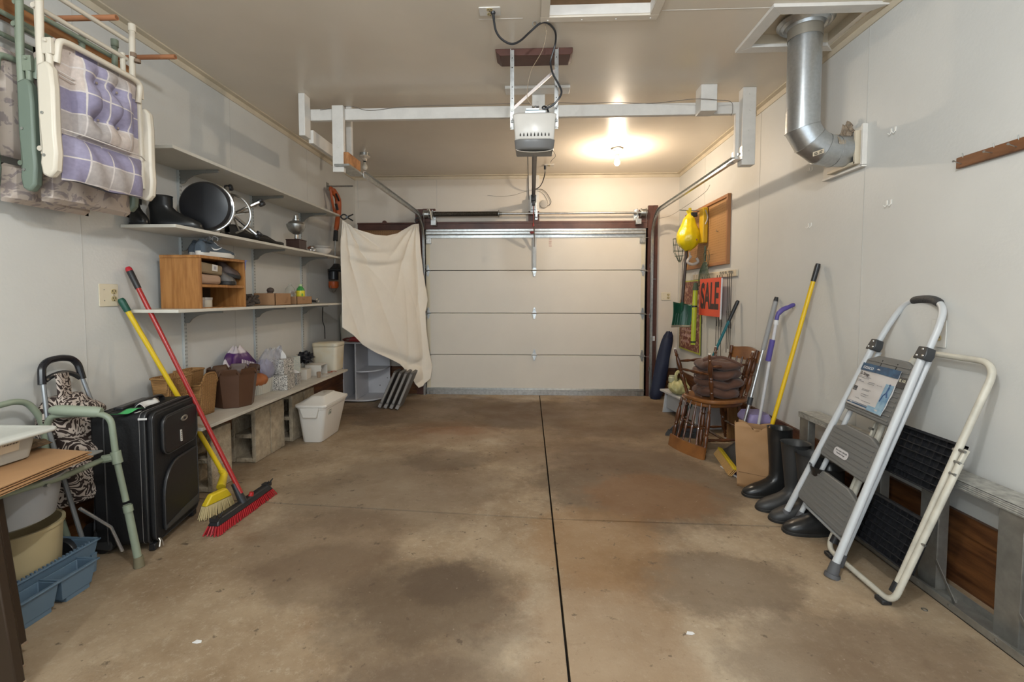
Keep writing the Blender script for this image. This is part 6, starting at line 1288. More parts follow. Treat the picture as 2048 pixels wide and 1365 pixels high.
# ================================================================== commode chair frame
T = Thing('commode_chair', 'sage green tubular commode chair frame near left wall with grey pail', 'chair', (-2.0,1.75,0))
yc = 2.03
ra, rb, rc_ = Y(203,828,yc-.01), Y(228,865,yc), Y(232,915,yc)
ft = Y(277,1128,yc+.01); top0 = Y(203,829,yc)
leg = roundp([Y(205,829,yc), Y(221,834,yc), Y(232,915,yc), Y(257,1022,yc+.004), ft], .05, 6)
lw = Y(98,829,yc+.12)
mb = MB(); mb.tube(roundp([Y(90,960,yc-.06), Y(92,860,yc-.06), Y(100,832,yc-.06), Y(150,829,yc-.03), Y(221,829,yc), Y(232,915,yc), Y(252,1003,yc+.003)], .055, 7), .0135, 12); T.part('arm_frame', mb, m_green)
mb = MB(); a = Y(106,821,yc-.055); b = Y(203,825,yc); d = (b-a).normalized()
mb.tube([a-d*.01,a+d*.012,a+d*.04,b-d*.02,b], [.015,.024,.026,.026,.020], 14, flat=(1,1)); T.part('arm_pad', mb, M('pad_sage', (0.265,0.31,0.235), .45))
mb = MB(); mb.tube([Y(254,1010,yc+.003), ft+Vector((0,0,.02))], .0165, 12); mb.tube([Y(255,1012,yc+.003), Y(257.5,1024,yc+.003)], .0195, 14); T.part('leg_extension', mb, m_green)
mb = MB(); mb.tube([ft+Vector((0,0,.035)), Vector((ft.x+.004, ft.y, .001))], [.019,.022], 14); T.part('rubber_foot', mb, M('worn_rubber_olive', (0.16,0.14,0.085), .7))
ck = Y(233,915,yc); mb = MB(); mb.tube([ck+Vector((-.004,0,.028)), ck+Vector((.006,0,-.028))], .0205, 14); mb.tube([ck+Vector((-.05,-.02,-.004)), ck+Vector((-.01,0,0))], .019, 10); T.part('rail_bracket', mb, m_green)
r0 = ck+Vector((-.05,-.02,-.006)); r1 = Vector((-1.86,1.38,.60)); 
mb = MB(); mb.tube(roundp([r0, X(120,957,-1.905), X(0,992,-1.87), Vector((-1.86,1.30,.60)), Vector((-2.25,1.28,.60))],.05,5), .0125, 12); T.part('front_rail', mb, m_green)
mb = MB(); mb.tube(roundp([Vector((-2.26,1.35,.0)), Vector((-2.26,1.35,.80)), X(0,811,-2.26), X(30,803,-2.26), X(55,806,-2.26), X(80,832,-2.25), X(93,880,-2.24), X(95,960,-2.24), Vector((-2.23,2.08,.0))],.07,6), .0135, 12); T.part('back_frame', mb, m_green)
mb = MB(); mb.tube(roundp([Vector((-1.87,1.33,.002)), Vector((-1.87,1.33,.60)), Vector((-1.88,1.33,.80)), Vector((-2.25,1.33,.80))], .05,5), .0135, 12); T.part('arm_frame', mb, m_green)
mb = MB(); sp = X(90,972,-1.885); mb.cyl(sp, sp+Vector((.02,-.004,.004)), .006, 8); T.part('bolt', mb, m_steel)
# grey pail hanging from the rails
T = Thing('commode_pail', 'grey plastic pail hung under the commode chair rails', 'pail', (-2.06,1.68,.42))
mb = MB(TR(-2.075,1.665,.40)); mb.lathe([(.0,0),(.13,0),(.150,.012),(.165,.10),(.172,.165),(.19,.17),(.192,.180),(.168,.182),(.160,.10),(.145,.02),(.0,.012)], n=44); T.part('pail', mb, M('grey_pail', (0.27,0.275,0.28), .4))
# folded cardboard and container lying on the rails
tz = .605
q = [Z(183,915,tz+.03), Z(-60,1000,tz+.03), Z(-120,900,tz+.03), Z(70,893,tz+.03)]
q[1] = Vector((-1.78,1.30,tz)); q[2] = Vector((-2.24,1.30,tz)); q[3] = Vector((-2.24,1.86,tz)); q[0] = Z(183,920,tz)
for k in range(4):
    mb = MB(); off = Vector((.006*math.sin(k*2),.008*math.cos(k*3),0)); z0 = tz+.010+k*.0085
    P_ = [Vector((p.x,p.y,z0))+off for p in q]; w = [0,0,0,0]
    mb.hexa(P_+[p+Vector((0,0,.0035)) for p in P_]); mb2 = mb
    single('brown_card_sheet', ('lowest brown card sheet of the stack on the commode rails','second brown card sheet from the bottom of the stack','third brown card sheet from the bottom of the stack','topmost brown card sheet under the clear storage box')[k], 'card', mb, M('manila_card', (0.42,0.24,0.115), .7, var=.1, vs=7), (-2.0,1.6,z0))
mb = MB(); P_ = [Vector((-1.87,1.32,tz-.004)), Vector((-1.95,1.97,tz-.02)), Vector((-2.24,1.93,tz-.02)), Vector((-2.24,1.32,tz-.004))]
mb.hexa([p-Vector((0,0,.004)) for p in P_]+[p+Vector((0,0,.008)) for p in P_]); single('seat_board', 'thin grey board under the brown card sheets', 'board', mb, M('grey_seat', (0.22,0.23,0.225), .5), (-2.05,1.65,tz-.02), bevel=.01)
zb = tz+.0445
T = Thing('storage_box', 'clear plastic storage box with white lid on the brown card', 'box', (-2.1,1.5,zb))
m_frost = M('frosted_plastic', (0.58,0.55,0.48), .3, trans=.35, ior=1.2)
bx, by = -2.02, 1.50
T.part('body', rr_loft([(zb,bx,by,.22,.42),(zb+.095,bx,by,.25,.45)], .03, TR(-.10,.02,0)), m_frost, bevel=.003)
T.part('lid', rr_loft([(zb+.096,bx,by,.33,.50),(zb+.103,bx,by,.34,.51),(zb+.112,bx,by,.335,.505),(zb+.118,bx,by,.28,.45),(zb+.116,bx,by,.27,.44)], .03, TR(-.085,.02,0)), M('lid_white', (0.56,0.57,0.53), .4), bevel=.003)
mb = MB(); x = -1.9995; mb.hexa([(x,1.30,zb+.035),(x,1.60,zb+.035),(x-.004,1.60,zb+.035),(x-.004,1.30,zb+.035),(x+.010,1.30,zb+.088),(x+.010,1.60,zb+.088),(x+.004,1.60,zb+.088),(x+.004,1.30,zb+.088)]); T.part('label', mb, M('label_brownred', (0.26,0.09,0.05), .6), label='red brown printed label')
mb = MB(); mb.hexa([(x,1.605,zb+.045),(x,1.67,zb+.045),(x-.004,1.67,zb+.045),(x-.004,1.605,zb+.045),(x+.008,1.605,zb+.085),(x+.008,1.67,zb+.085),(x+.004,1.67,zb+.085),(x+.004,1.605,zb+.085)]); bc_ = T.part('barcode_label', mb, M('label_cream', (0.62,0.52,0.38), .6))
mb = MB()
for k in range(11): y = 1.612+k*.005; mb.hexa([(x+.0005,y,zb+.055),(x+.0005,y+.0022*(1+k%2*.5),zb+.055),(x,y+.0022,zb+.055),(x,y,zb+.055),(x+.0075,y,zb+.08),(x+.0075,y+.0022*(1+k%2*.5),zb+.08),(x+.006,y+.0022,zb+.08),(x+.006,y,zb+.08)])
T.part('bars', mb, m_dark, parent=bc_, smooth=0)
mb = MB(); mb.grid(lambda u,v: (-2.20+.13*u, 1.76+.10*v, zb+.012+.02*abs(math.sin(u*7+v*9))*math.sin(PI*u)), 12, 8); single('seed_packet', 'dark mottled packet lying behind the clear storage box', 'packet', mb, M('mottled_brown', (0.16,0.10,0.05), .8, var=.6, vs=60), (-2.13,1.8,zb), solid=.003)
# cream bucket and blue trays on the floor
tc_ = frame(F(187,1145,0), x=(F(60,1225,0)-F(187,1145,0)), z=(0,0,1)) @ Vector((.19,-.160,.066))
T = Thing('cream_tub', 'large round cream tub under the commode chair', 'tub', tc_)
mb = MB(TR(*tc_)); mb.lathe([(.0,.0),(.140,.0),(.145,.012),(.158,.225),(.158,.232),(.166,.235),(.166,.248),(.154,.248),(.152,.228),(.138,.02),(.0,.012)], n=48); T.part('tub', mb, M('cream_tub_plastic', (0.50,0.42,0.25), .45, var=.08, vs=5))
m_blue = M('dusty_blue_plastic', (0.115,0.18,0.25), .4); m_blued = M('blue_shade', (0.10,0.16,0.225), .45)
T = Thing('wash_basin_tray', 'dusty blue plastic tray with side pockets under the cream tub', 'tray', (-2.05,1.75,0))
B = frame(F(187,1145,0), x=(F(60,1225,0)-F(187,1145,0)), z=(0,0,1)) @ TR(0,.038,0)   # x runs towards the camera along the front edge
def trough(x0, x1, y0, y1, z0, z1, name, t=.004, dr=.012):
    mb = MB(B)
    o = [(x0,y0),(x1,y0),(x1,y1),(x0,y1)]; cx, cy = (x0+x1)/2, (y0+y1)/2
    def sc(p, k): return (p[0]+math.copysign(k, cx-p[0]), p[1]+math.copysign(k, cy-p[1]))
    ot = [(*p, z1) for p in o]; ob_ = [(*sc(p, dr), z0) for p in o]; it = [(*sc(p, t), z1) for p in o]; ib = [(*sc(p, dr+t), z0+t) for p in o]
    vs = ot+ob_+it+ib; fs = [(0,4,5,1),(1,5,6,2),(2,6,7,3),(3,7,4,0),(4,7,6,5),(0,1,9,8),(1,2,10,9),(2,3,11,10),(3,0,8,11),(8,9,13,12),(9,10,14,13),(10,11,15,14),(11,8,12,15),(12,13,14,15)]
    mb.add(vs, fs); return T.part(name, mb, m_blue, bevel=.0035)
trough(-.02, .50, -.375, -.030, .06, .145, 'main_tray')
trough(.085, .235, -.025, .065, .02, .115, 'side_pocket'); trough(.245, .385, -.025, .065, .02, .115, 'side_pocket'); trough(.395, .50, -.025, .065, .02, .115, 'side_pocket')
mb = MB(B); mb.box((-.032,-.387,.143),(.51,-.374,.152)); mb.box((-.032,-.387,.143),(-.018,-.025,.152)); mb.box((-.032,-.037,.143),(.51,-.025,.152)); mb.box((.078,.062,.113),(.51,.075,.121)); mb.box((.075,-.03,.113),(.087,.075,.121))
for x in (.236,.386): mb.box((x,-.025,.113),(x+.009,.065,.121))
T.part('rim', mb, m_blue, bevel=.002)
for k, (x, y) in enumerate(((-.01,-.052),(-.01,-.35),(.48,-.052),(.48,-.35))):
    mb = MB(B); mb.hexa([(x,y,0.001),(x+.018,y,.001),(x+.018,y+.018,.001),(x,y+.018,.001),(x-.004,y-.004,.09),(x+.022,y-.004,.09),(x+.022,y+.022,.09),(x-.004,y+.022,.09)]); T.part('foot', mb, m_blue)
for x in (.085,.245,.385):
    mb = MB(B); mb.box((x+.02,-.012,.001),(x+.12,.05,.022)); T.part('foot', mb, m_blue)
mb = MB(B); [mb.box((.02+k*.016,-.036,.152),(.026+k*.016,-.028,.160)) for k in range(28)]; T.part('rack_teeth', mb, m_blue, smooth=0)
# stacked folded dark brown chairs / table leaves at the very left
m_bm = M('dark_bronze_metal', (0.045,0.03,0.020), .4, .3)
c0 = F(52,1285,.055); 
for k, (px, py, h, tx) in enumerate(((55,1283,.05,0),(50,1330,.035,0),(52,1362,.022,0))):
    a = F(px, py, h); a0 = c0; T = Thing('folded_table', ('rearmost of three folded dark brown tables at left edge','middle of three folded dark brown tables at left edge','front folded dark brown table at the left edge')[k], 'table', (a.x,a.y,0))
    top = a+(Y(0,975,a0.y)-a0)*1.04; left = Vector((-.62,-.0,0)); th = Vector((0,-.028,0))
    P0 = [a+left, a, a+th, a+left+th]; P1 = [top+left, top, top+th, top+left+th]
    mb = MB(); mb.hexa(P0+P1); T.part('table_leaf', mb, m_bm, bevel=.004)
    mb = MB(); P2 = [p+Vector((.004,0,.0)) for p in P0]; mb.hexa([p+Vector((0,0,-.006)) for p in P2]+[p+Vector((0,0,.003)) for p in P2]); T.part('edge_trim', mb, M('trim_tan', (0.30,0.22,0.15), .5), bevel=.001)
    mb = MB(); mb.box((a.x-.50,a.y-.020,0.001),(a.x-.47,a.y-.004,a.z)); mb.box((a.x-.06,a.y-.020,0.001),(a.x-.045,a.y-.008,a.z)); T.part('leg', mb, m_bm)
# ================================================================== three step ladder
m_lad = M('white_grey_enamel', (0.50,0.515,0.525), .3); m_tread = M('grey_tread', (0.145,0.145,0.14), .5); m_bkt = M('charcoal_bracket', (0.035,0.037,0.04), .4); m_rub = M('grey_rubber', (0.085,0.085,0.09), .6)
T = Thing('step_ladder', 'grey and white folded three step ladder with paper label', 'ladder', (1.42,2.36,0))
O = Vector((1.416,2.365,0)); LF = frame(O, x=(-.06,-.51,0), y=(.384,-.135,1.035))     # x to the right, y up the ladder, z out to the room
def q(x, y, z=0): return LF @ Vector((x, y, z))
def hw(v): return .262-.082*v/1.12
for s in (-1,1):
    mb = MB(); mb.cyl(q(s*hw(.05),.05), q(s*hw(1.13),1.13), .0165, 14); T.part('front_rail', mb, m_lad)
    mb = MB(); mb.tube([q(s*hw(.06),.07), q(s*hw(0),.012,-.004)], [.021,.025], 14); mb.tube([q(s*hw(0),.016,-.004), q(s*hw(0)*1.01,-.002,-.006)], [.031,.033], 16); T.part('rubber_foot', mb, m_rub)
    mb = MB(); mb.cyl(q(s*(hw(.08)-.045),.085,-.045), q(s*(hw(1.0)-.012),1.08,-.035), .0125, 12); T.part('rear_leg', mb, m_lad)
    mb = MB(); mb.tube([q(s*(hw(.08)-.045),.105,-.045), q(s*(hw(.08)-.047),.045,-.046)], [.0155,.021], 12); T.part('rubber_foot', mb, m_rub)
    mb = MB(LF); mb.prism([(s*.180-.028,1.075),(s*.180+.036*1,1.075),(s*.180+.042,1.10),(s*.180+.030,1.135),(s*.175-.018,1.135)], .040, z0=-.022); b_ = T.part('hinge_bracket', mb, m_bkt, bevel=.004)
    for (a, b) in ((-.008,1.09),(.028,1.092),(.012,1.122)):
        mb = MB(); mb.lathe([(.0,.0035),(.004,.003),(.006,0)], LF @ TR(s*.18+a, b, .0185), 10); T.part('rivet', mb, m_galv, parent=b_)
hp = [q(-.178,1.13,-.012), q(-.160,1.24,-.014), q(-.125,1.335,-.016), q(-.05,1.372,-.018), q(.06,1.372,-.018), q(.14,1.33,-.016), q(.170,1.245,-.014), q(.180,1.13,-.012)]
HP = smoothp(hp,7)
mb = MB(); mb.tube(HP, .0145, 14); T.part('top_hoop', mb, m_lad)
mb = MB(); mb.tube(HP[19:33], [.016]+[.0195]*12+[.016], 14); T.part('hand_grip', mb, M('dark_grip', (0.04,0.04,0.042), .55, bump=.3, bs=150))
mb = MB(); mb.cyl(q(-(hw(.12)-.045),.15,-.045), q(hw(.12)-.045,.15,-.045), .009, 10); T.part('lower_brace', mb, m_lad)
def tread(v0, v1, w0, w1, z0=.004, t=.03, name='step', nr=7):
    mb = MB(LF); m_ = .02
    pts = [(-w0+m_,v0),(w0-m_,v0),(w0,v0+.02),(w1,v1-.03),(w1*.55,v1),(-w1*.55,v1),(-w1,v1-.03),(-w0,v0+.02)]
    mb.prism(pts, t, z0=z0-t); st = T.part(name, mb, m_tread, bevel=.006)
    mb = MB(LF); 
    for k in range(nr): 
        v = v0+.022+(v1-v0-.055)*k/(nr-1); w = w0+(w1-w0)*(v-v0)/(v1-v0)-.022; mb.box((-w,v-.004,z0),(w,v+.004,z0+.0035))
    T.part('tread_ribs', mb, m_tread, parent=st, bevel=.001)
    mb = MB(LF); mb.box((-w0+.01,v0+.012,z0-t-.014),(w0-.01,v0+.02,z0-t)); mb.box((w1-.012,v0+.02,z0-t-.014),(w1-.004,v1-.04,z0-t)); T.part('tread_flange', mb, m_tread, parent=st)
    return st
tread(.175,.385,.228,.215); s2 = tread(.450,.660,.208,.195)
# platform: smooth top third with two slots
st = tread(.735,1.055,.190,.178,nr=12)
mb = MB(LF); mb.box((-.053,1.0,.004),(-.050,1.035,.0052)); mb.box((.060,.985,.004),(.065,1.032,.0052)); T.part('slot', mb, m_dark, parent=st, smooth=0)
PZ = .0108; LP = LF @ TR(.004,-.02,0) @ Matrix.Scale(1.20,4,(1,0,0)) @ Matrix.Scale(1.02,4,(0,1,0))
mb = MB(LP @ TR(0,0,PZ)); mb.grid(lambda u,v: (-.148+.245*u+.004*math.sin(v*3), .772+.228*v, .0015*math.sin(u*9+v*4)+.0012*math.sin(v*22)), 24, 24); paper = T.part('paper_label', mb, M('label_paper', (0.52,0.50,0.49), .45), parent=st, solid=.0004, label='white and blue printed paper label')
m_navy = M('label_blue', (0.035,0.105,0.20), .4, col2=(0.015,0.045,0.10), vs=25); m_sky = M('label_sky', (0.28,0.42,0.52), .4, col2=(0.10,0.22,0.36), vs=18); m_ink = M('ink_black', (0.03,0.03,0.035), .6); m_inkg = M('ink_grey', (0.22,0.22,0.23), .6); m_labw = M('label_white', (0.66,0.66,0.66), .5)
def lab(name, a, b, mat, z=.0022, par=paper):
    mb = MB(LP @ TR(0,0,PZ+z)); mb.box((a[0],a[1],0),(b[0],b[1],.0003)); return T.part(name, mb, mat, parent=par, smooth=0)
lab('blue_band', (-.148,.962), (.098,1.001), m_navy); lab('sky_picture', (.048,.774), (.097,.925), m_sky); lab('bottom_stripe', (-.140,.782), (.0,.789), m_navy); lab('bottom_stripe', (-.13,.792), (.0,.794), m_navy); lab('sky_picture', (.0,.775), (.05,.80), m_sky)
mb = MB(LP @ TR(0,0,PZ+.0026)); mb.tube([(.075,.915,0),(.073,.885,0),(.085,.862,0)], .004, 5); mb.tube([(.073,.885,0),(.06,.865,0),(.055,.835,0)], .003, 5); mb.ball((.073,.922,0), (.006,.006,.001), n=8, m=4); T.part('figure_print', mb, M('figure_navy', (0.04,0.08,0.17), .5), parent=paper)
dk = lab('dark_box', (.100,.925), (.145,.975), M('label_charcoal', (0.05,0.048,0.05), .4), z=.0)
text('logo_text', 'cosco', .030, LP @ TR(-.100,.981,PZ+.0027), m_labw, T, parent=paper); text('size_text', '3-Step', .024, LP @ TR(-.105,.944,PZ+.0026), m_ink, T, parent=paper)
text('height_text', '8.10.', .020, LP @ TR(.124,.958,PZ+.0006), M('label_pale', (0.62,0.60,0.45), .5), T, parent=dk)
mb = MB(LP @ TR(0,0,PZ+.0025)); rr = random.Random(9)
for v, w, x0 in ((.929,.085,-.138),(.922,.07,-.138),(.908,.03,-.14),(.902,.05,-.14),(.908,.04,-.06),(.900,.04,-.06),(.904,.035,.0),(.868,.06,-.08),(.862,.05,-.08),(.842,.05,-.07),(.832,.04,-.07),(.815,.03,-.10),(.810,.06,-.05)):
    x = x0
    while x < x0+w: l = rr.uniform(.004,.010); mb.box((x,v,0),(x+l,v+.0022,.0003)); x += l+.002
T.part('fine_print', mb, m_inkg, parent=paper, smooth=0)
mb = MB(LP @ TR(0,0,PZ+.0025))
for k in range(6): mb.box((-.138+k*.0045,.850,0),(-.1355+k*.0045,.874,.0003))
for a in ((-.138,.850),(-.138,.862),(-.138,.872)): mb.box((a[0],a[1],0),(a[0]+.026,a[1]+.002,.0003))
T.part('ladder_icon', mb, m_ink, parent=paper, smooth=0)
mb = MB(LP @ TR(-.03,.525,.0078)); mb.prism(rrect(.105,.042,.018,5), .0006); sk = T.part('sticker', mb, M('sticker_silver', (0.55,0.54,0.55), .4), parent=s2, label='white oval sticker')
text('sticker_text', 'Now with LARGER', .0105, LP @ TR(-.03,.532,.0086), m_ink, T, parent=s2); text('sticker_text', 'Comfort Steps', .0105, LP @ TR(-.03,.519,.0086), m_ink, T, parent=s2)
# ================================================================== cream two step ladder
T = Thing('step_ladder', 'old cream folded step ladder with black ribbed treads at right', 'ladder', (1.5,2.1,0))
O2 = Vector((1.505,2.10,0)); L2 = frame(O2, x=(0.0,-1,0), y=(.362,-.04,1.005))
def q2(x, y, z=0): return L2 @ Vector((x, y, z))
m_lcr = M('old_cream_enamel', (0.54,0.51,0.43), .35, var=.2, vs=12)
mb = MB(); mb.tube(roundp([q2(.195,.09,.012), q2(.205,.75,.01), q2(.205,1.09,.0), q2(-.185,1.09,.0), q2(-.185,.75,.01), q2(-.185,.09,.012)], .085, 8), .0135, 12); T.part('back_hoop', mb, m_lcr)
mb = MB(); mb.tube(roundp([q2(.235,.66,.012), q2(.215,.02,.018), q2(-.20,.02,.018), q2(-.205,.55,.012)], .055, 7), .0125, 12); T.part('front_loop', mb, m_lcr)
for s in (.195,-.185):
    mb = MB(); mb.tube([q2(s,.105,.012), q2(s,.06,.012)], [.0165,.019], 12); T.part('rubber_tip', mb, m_black)
for s in (.17,-.165):
    mb = MB(); p = q2(s,.012,.018); mb.box((p.x-.022,p.y-.024,0.001),(p.x+.018,p.y+.024,.02)); T.part('rubber_pad', mb, m_black, bevel=.004)
for s in (1,-1):
    mb = MB(); mb.hexa([q2(.218*s,.60,.0), q2(.232*s,.60,.0), q2(.232*s,.60,.02), q2(.218*s,.60,.02), q2(.228*s,.72,-.004), q2(.240*s,.72,-.004), q2(.240*s,.72,.016), q2(.228*s,.72,.016)]); T.part('hinge_link', mb, m_lcr, bevel=.004)
    for v in (.61,.66,.71,.30): mb = MB(); mb.cyl(q2(.22*s,v,.02), q2(.245*s,v,.02), .006, 8); T.part('rivet', mb, m_steel)
def grid_tread(v0, v1, w):
    mb = MB(L2); t = .034; z0 = -.012
    mb.box((-w,v0,z0-t),(-w+.008,v1,z0)); mb.box((w-.008,v0,z0-t),(w,v1,z0)); mb.box((-w,v0,z0-t),(w,v0+.008,z0)); mb.box((-w,v1-.012,z0-t),(w,v1,z0)); mb.box((-w,v0,z0-t),(w,v1,z0-t+.004))
    st = T.part('tread', mb, M('black_tread', (0.015,0.015,0.017), .35), bevel=.002); mb = MB(L2); n = 7
    for k in range(1,n): v = v0+(v1-v0)*k/n; mb.box((-w+.006,v-.0025,z0-t+.003),(w-.006,v+.0025,z0-.004))
    for k in range(1,10): x = -w+2*w*k/10; mb.box((x-.0015,v0+.006,z0-t+.003),(x+.0015,v1-.008,z0-.016))
    T.part('ribs', mb, MATS['black_tread'], parent=st, smooth=0)
    mb = MB(L2); [mb.cyl((s*(w-.02),v1-.03,z0+.001),(s*(w-.02),v1-.03,z0+.004),.006,8) for s in (-1,1)]; T.part('screw', mb, m_galv, parent=st)
grid_tread(.50,.735,.185); grid_tread(.15,.385,.185)
# ================================================================== aluminium ladder lying on its side along the wall
T = Thing('extension_ladder', 'aluminium ladder lying on its side along the foot of right wall', 'ladder', (1.78,2.0,0))
m_alu = M('dull_aluminium', (0.36,0.35,0.32), .42, .7, var=.25, vs=14); m_aluw = M('dusty_aluminium', (0.47,0.46,0.42), .6, .3, var=.4, vs=30)
mb = MB(); mb.box((1.722,.95,.001),(1.728,3.12,.036)); mb.box((1.722,.95,.001),(1.83,3.12,.006)); mb.box((1.824,.95,.001),(1.83,3.12,.036)); T.part('lower_rail', mb, m_alu, bevel=.001)
mb = MB(); mb.box((1.768,.95,.525),(1.90,3.05,.531)); mb.box((1.768,.95,.497),(1.774,3.05,.531)); [mb.box((1.765,.95,.502+k*.008),(1.768,3.05,.506+k*.008)) for k in range(4)]; T.part('upper_rail', mb, m_aluw, bevel=.001)
for k, y in enumerate((1.10,1.40,1.72,2.06,2.39,2.72,3.0)):
    mb = MB(); mb.box((1.775,y-.045,.006),(1.779,y+.045,.523)); mb.box((1.779,y-.045,.006),(1.82,y-.041,.523)); mb.box((1.779,y+.041,.006),(1.82,y+.045,.523)); mb.box((1.816,y-.03,.006),(1.819,y+.03,.523)); T.part('rung', mb, m_alu, bevel=.001)
    mb = MB(); mb.bar((1.745,y-.05,.02),(1.792,y-.13,.0105),.003,.014); mb.bar((1.772,y-.045,.14),(1.745,y-.17,.03),.003,.016); T.part('brace', mb, m_alu)
    mb = MB(); [mb.ball((1.7215,y+d,.02),(.002,.007,.007),n=8,m=5) for d in (-.17,-.02)]; T.part('rivet', mb, m_steel)
# ================================================================== rubber boots, paper bag
for i, (x, y, h, m_, lb) in enumerate(((1.70,2.99,.44,m_rubber,'tall black rubber boot beside the paper bag, farthest of the boots'),(1.69,2.79,.405,m_rubberm,'tall matt black rubber boot second from the paper bag'),(1.70,2.655,.385,m_rubberm,'tall matt black rubber boot third from the paper bag'),(1.705,2.52,.36,m_rubber,'glossy black rubber boot under the grey ladder foot'))):
    T = Thing('rubber_boot', lb, 'boot', (x,y,fz(y))); boot(T, frame((x,y,fz(y)+.0045), x=(-1,-.05,0), z=(0,0,1)), h=h, ln=.315, w=.118, mat=m_, shaft=.078 if i else .07, tilt=.01)
T = Thing('paper_bag', 'open brown paper grocery bag holding the yellow pole', 'bag', (1.53,3.12,fz(3.1)))
b0 = F(1474,972,0); b1 = F(1537,986,0); B_ = frame(b0+Vector((0,0,.002)), x=(b1-b0), z=(0,0,1)); w = (b1-b0).length; dp = .13
def bagw(u, v, i=0):
    P = [(0,0),(w,0),(w+.01,dp*.5),(w,dp),(0,dp),(.012,dp*.5)]; n = 6; t = (u % 1.0)*n; k = int(t) % n; f = t-int(t); a, b = P[k], P[(k+1) % n]
    x = a[0]*(1-f)+b[0]*f; y = a[1]*(1-f)+b[1]*f; cx, cy = w/2, dp/2; s_ = 1+.10*v-.012*i; z = .435*v
    if v > .99: z += .010*math.sin(u*150)*0+(.0 if y < dp*.3 else -.02)+.012*math.sin(u*40)-.035*math.exp(-((x-w*.62)/.03)**2)*(y < .02)
    cr = .004*math.sin(7*v+u*19)+.003*math.sin(23*v)*math.sin(u*31)
    return (cx+(x-cx)*s_-.012*v, cy+(y-cy)*s_+cr+.035*v*0, z)
m_grocery = M('grocery_kraft', (0.34,0.19,0.085), .7, var=.12, vs=5, bump=.25, bs=9)
mb = MB(B_); mb.grid(lambda u,v: bagw(u,v), 60, 18, cu=True); mb.add([(0,0,0),(w,0,0),(w,dp,0),(0,dp,0)], [(0,3,2,1)]); T.part('paper', mb, m_grocery, solid=.0012, smooth=25)
mb = MB(B_); mb.add([(w*.05,-.0055,.10),(w*.99,-.0055,.10),(w*.99,-.0055,.103),(w*.05,-.0055,.103)], [(0,1,2,3)]); T.part('fold_crease', mb, M('crease_brown', (0.17,0.09,0.04), .8), smooth=0)
# ================================================================== poles and brooms on the right wall
T = Thing('painting_pole', 'long yellow pole with black grip standing in the paper bag', 'pole', (1.55,3.17,0)); a = Vector((1.895,3.10,1.505)); b = Vector((1.565,3.165,.03))
mb = MB(); d = (b-a).normalized(); mb.cyl(a+d*.11, b, .0135, 12); T.part('shaft', mb, M('pole_yellow', (0.68,0.44,0.01), .3)); mb = MB(); mb.tube([a,a+d*.02,a+d*.12],[.014,.0165,.0155],12); T.part('grip', mb, m_black)
T = Thing('deck_brush', 'silver telescopic pole brush with black and orange brush head', 'brush', (1.6,3.55,0)); a = Vector((1.90,3.61,1.28)); b = Vector((1.625,3.56,.17)); d = (b-a).normalized(); L_ = (b-a).length
mb = MB(); mb.cyl(a+d*.03, a+d*.42, .0175, 14); T.part('grip_tube', mb, M('grey_grip', (0.30,0.30,0.30), .5)); mb = MB(); mb.cyl(a+d*.42, b, .0125, 12); T.part('tube', mb, M('silver_tube', (0.52,0.52,0.53), .25, .9))
mb = MB(); mb.tube([a-d*.002,a+d*.035],[.013,.018],12); T.part('end_cap', mb, m_black); mb = MB(); mb.tube([a+d*.80,a+d*.86],.0185,12); T.part('lock_collar', mb, m_bkt)
h0 = F(1437,905,.03); h1 = F(1468,948,.03); hd = (h1-h0).normalized(); hb = frame(h0, x=hd, z=(.35,.1,1))
mb = MB(); mb.hexa([h0+Vector((.02,0,.02)), h1+Vector((.02,0,.02)), h1+Vector((.07,.02,.03)), h0+Vector((.07,.02,.03)), b+Vector((-.02,-.02,-.02)), b+Vector((.0,-.04,-.02)), b+Vector((.02,0,.0)), b+Vector((0,.02,.0))]); T.part('hood', mb, m_black, bevel=.008)
mb = MB(hb); L_ = (h1-h0).length
for i in range(26):
    for j in range(3): x = .005+(L_-.01)*i/25; mb.tube([(x,-.012+.012*j,.03),(x,-.030+.010*j,-.028)], [.004,.0035], 4)
T.part('bristles', mb, M('orange_bristle', (0.42,0.24,0.08), .7)); mb = MB(hb); mb.box((0,-.018,.026),(L_,.016,.042)); T.part('yellow_strip', mb, m_yelp, bevel=.003)
T = Thing('spray_mop', 'white spray mop pole with purple curved handle and purple sleeve', 'mop', (1.7,3.5,0)); b = Vector((1.69,3.50,fz(3.5)+.01)); a = Y(1553,640,3.36); d = (b-a).normalized()
mb = MB(); mb.cyl(a, b, .0105, 12); T.part('pole', mb, M('white_pole', (0.60,0.60,0.62), .3)); mb = MB(); mb.tube(smoothp([a-d*.0, Y(1556,629,3.36), Y(1565,620,3.36), Y(1576,615,3.36), Y(1589,609,3.36)],5), [.0135]*6+[.017]*9+[.015]*5+[.010], 12); m_pur = M('mop_purple', (0.09,0.07,0.27), .4); T.part('handle', mb, m_pur)
mb = MB(); mb.cyl(a+d*.005, a+d*.035, .0165, 14); T.part('collar', mb, m_labw); p0, p1 = Y(1545,680,3.37), Y(1536,722,3.39); mb = MB(); mb.tube([p0,p1],.0185,14); T.part('sleeve', mb, m_pur); mb = MB(); mb.tube([Y(1585,612,3.36)+Vector((0,0,-.01)),Y(1586,618,3.36)],.003,6); T.part('trigger_wire', mb, m_steel)
mb = MB(); mb.box((b.x-.02,b.y-.0,fz(3.5)+.002),(b.x+.16,b.y+.10,fz(3.5)+.03)); T.part('mop_head', mb, m_pur, bevel=.01)
T = Thing('lavender_tub', 'small lavender plastic tub behind the brown paper bag', 'tub', (1.81,3.66,0)); zz = fz(3.66)
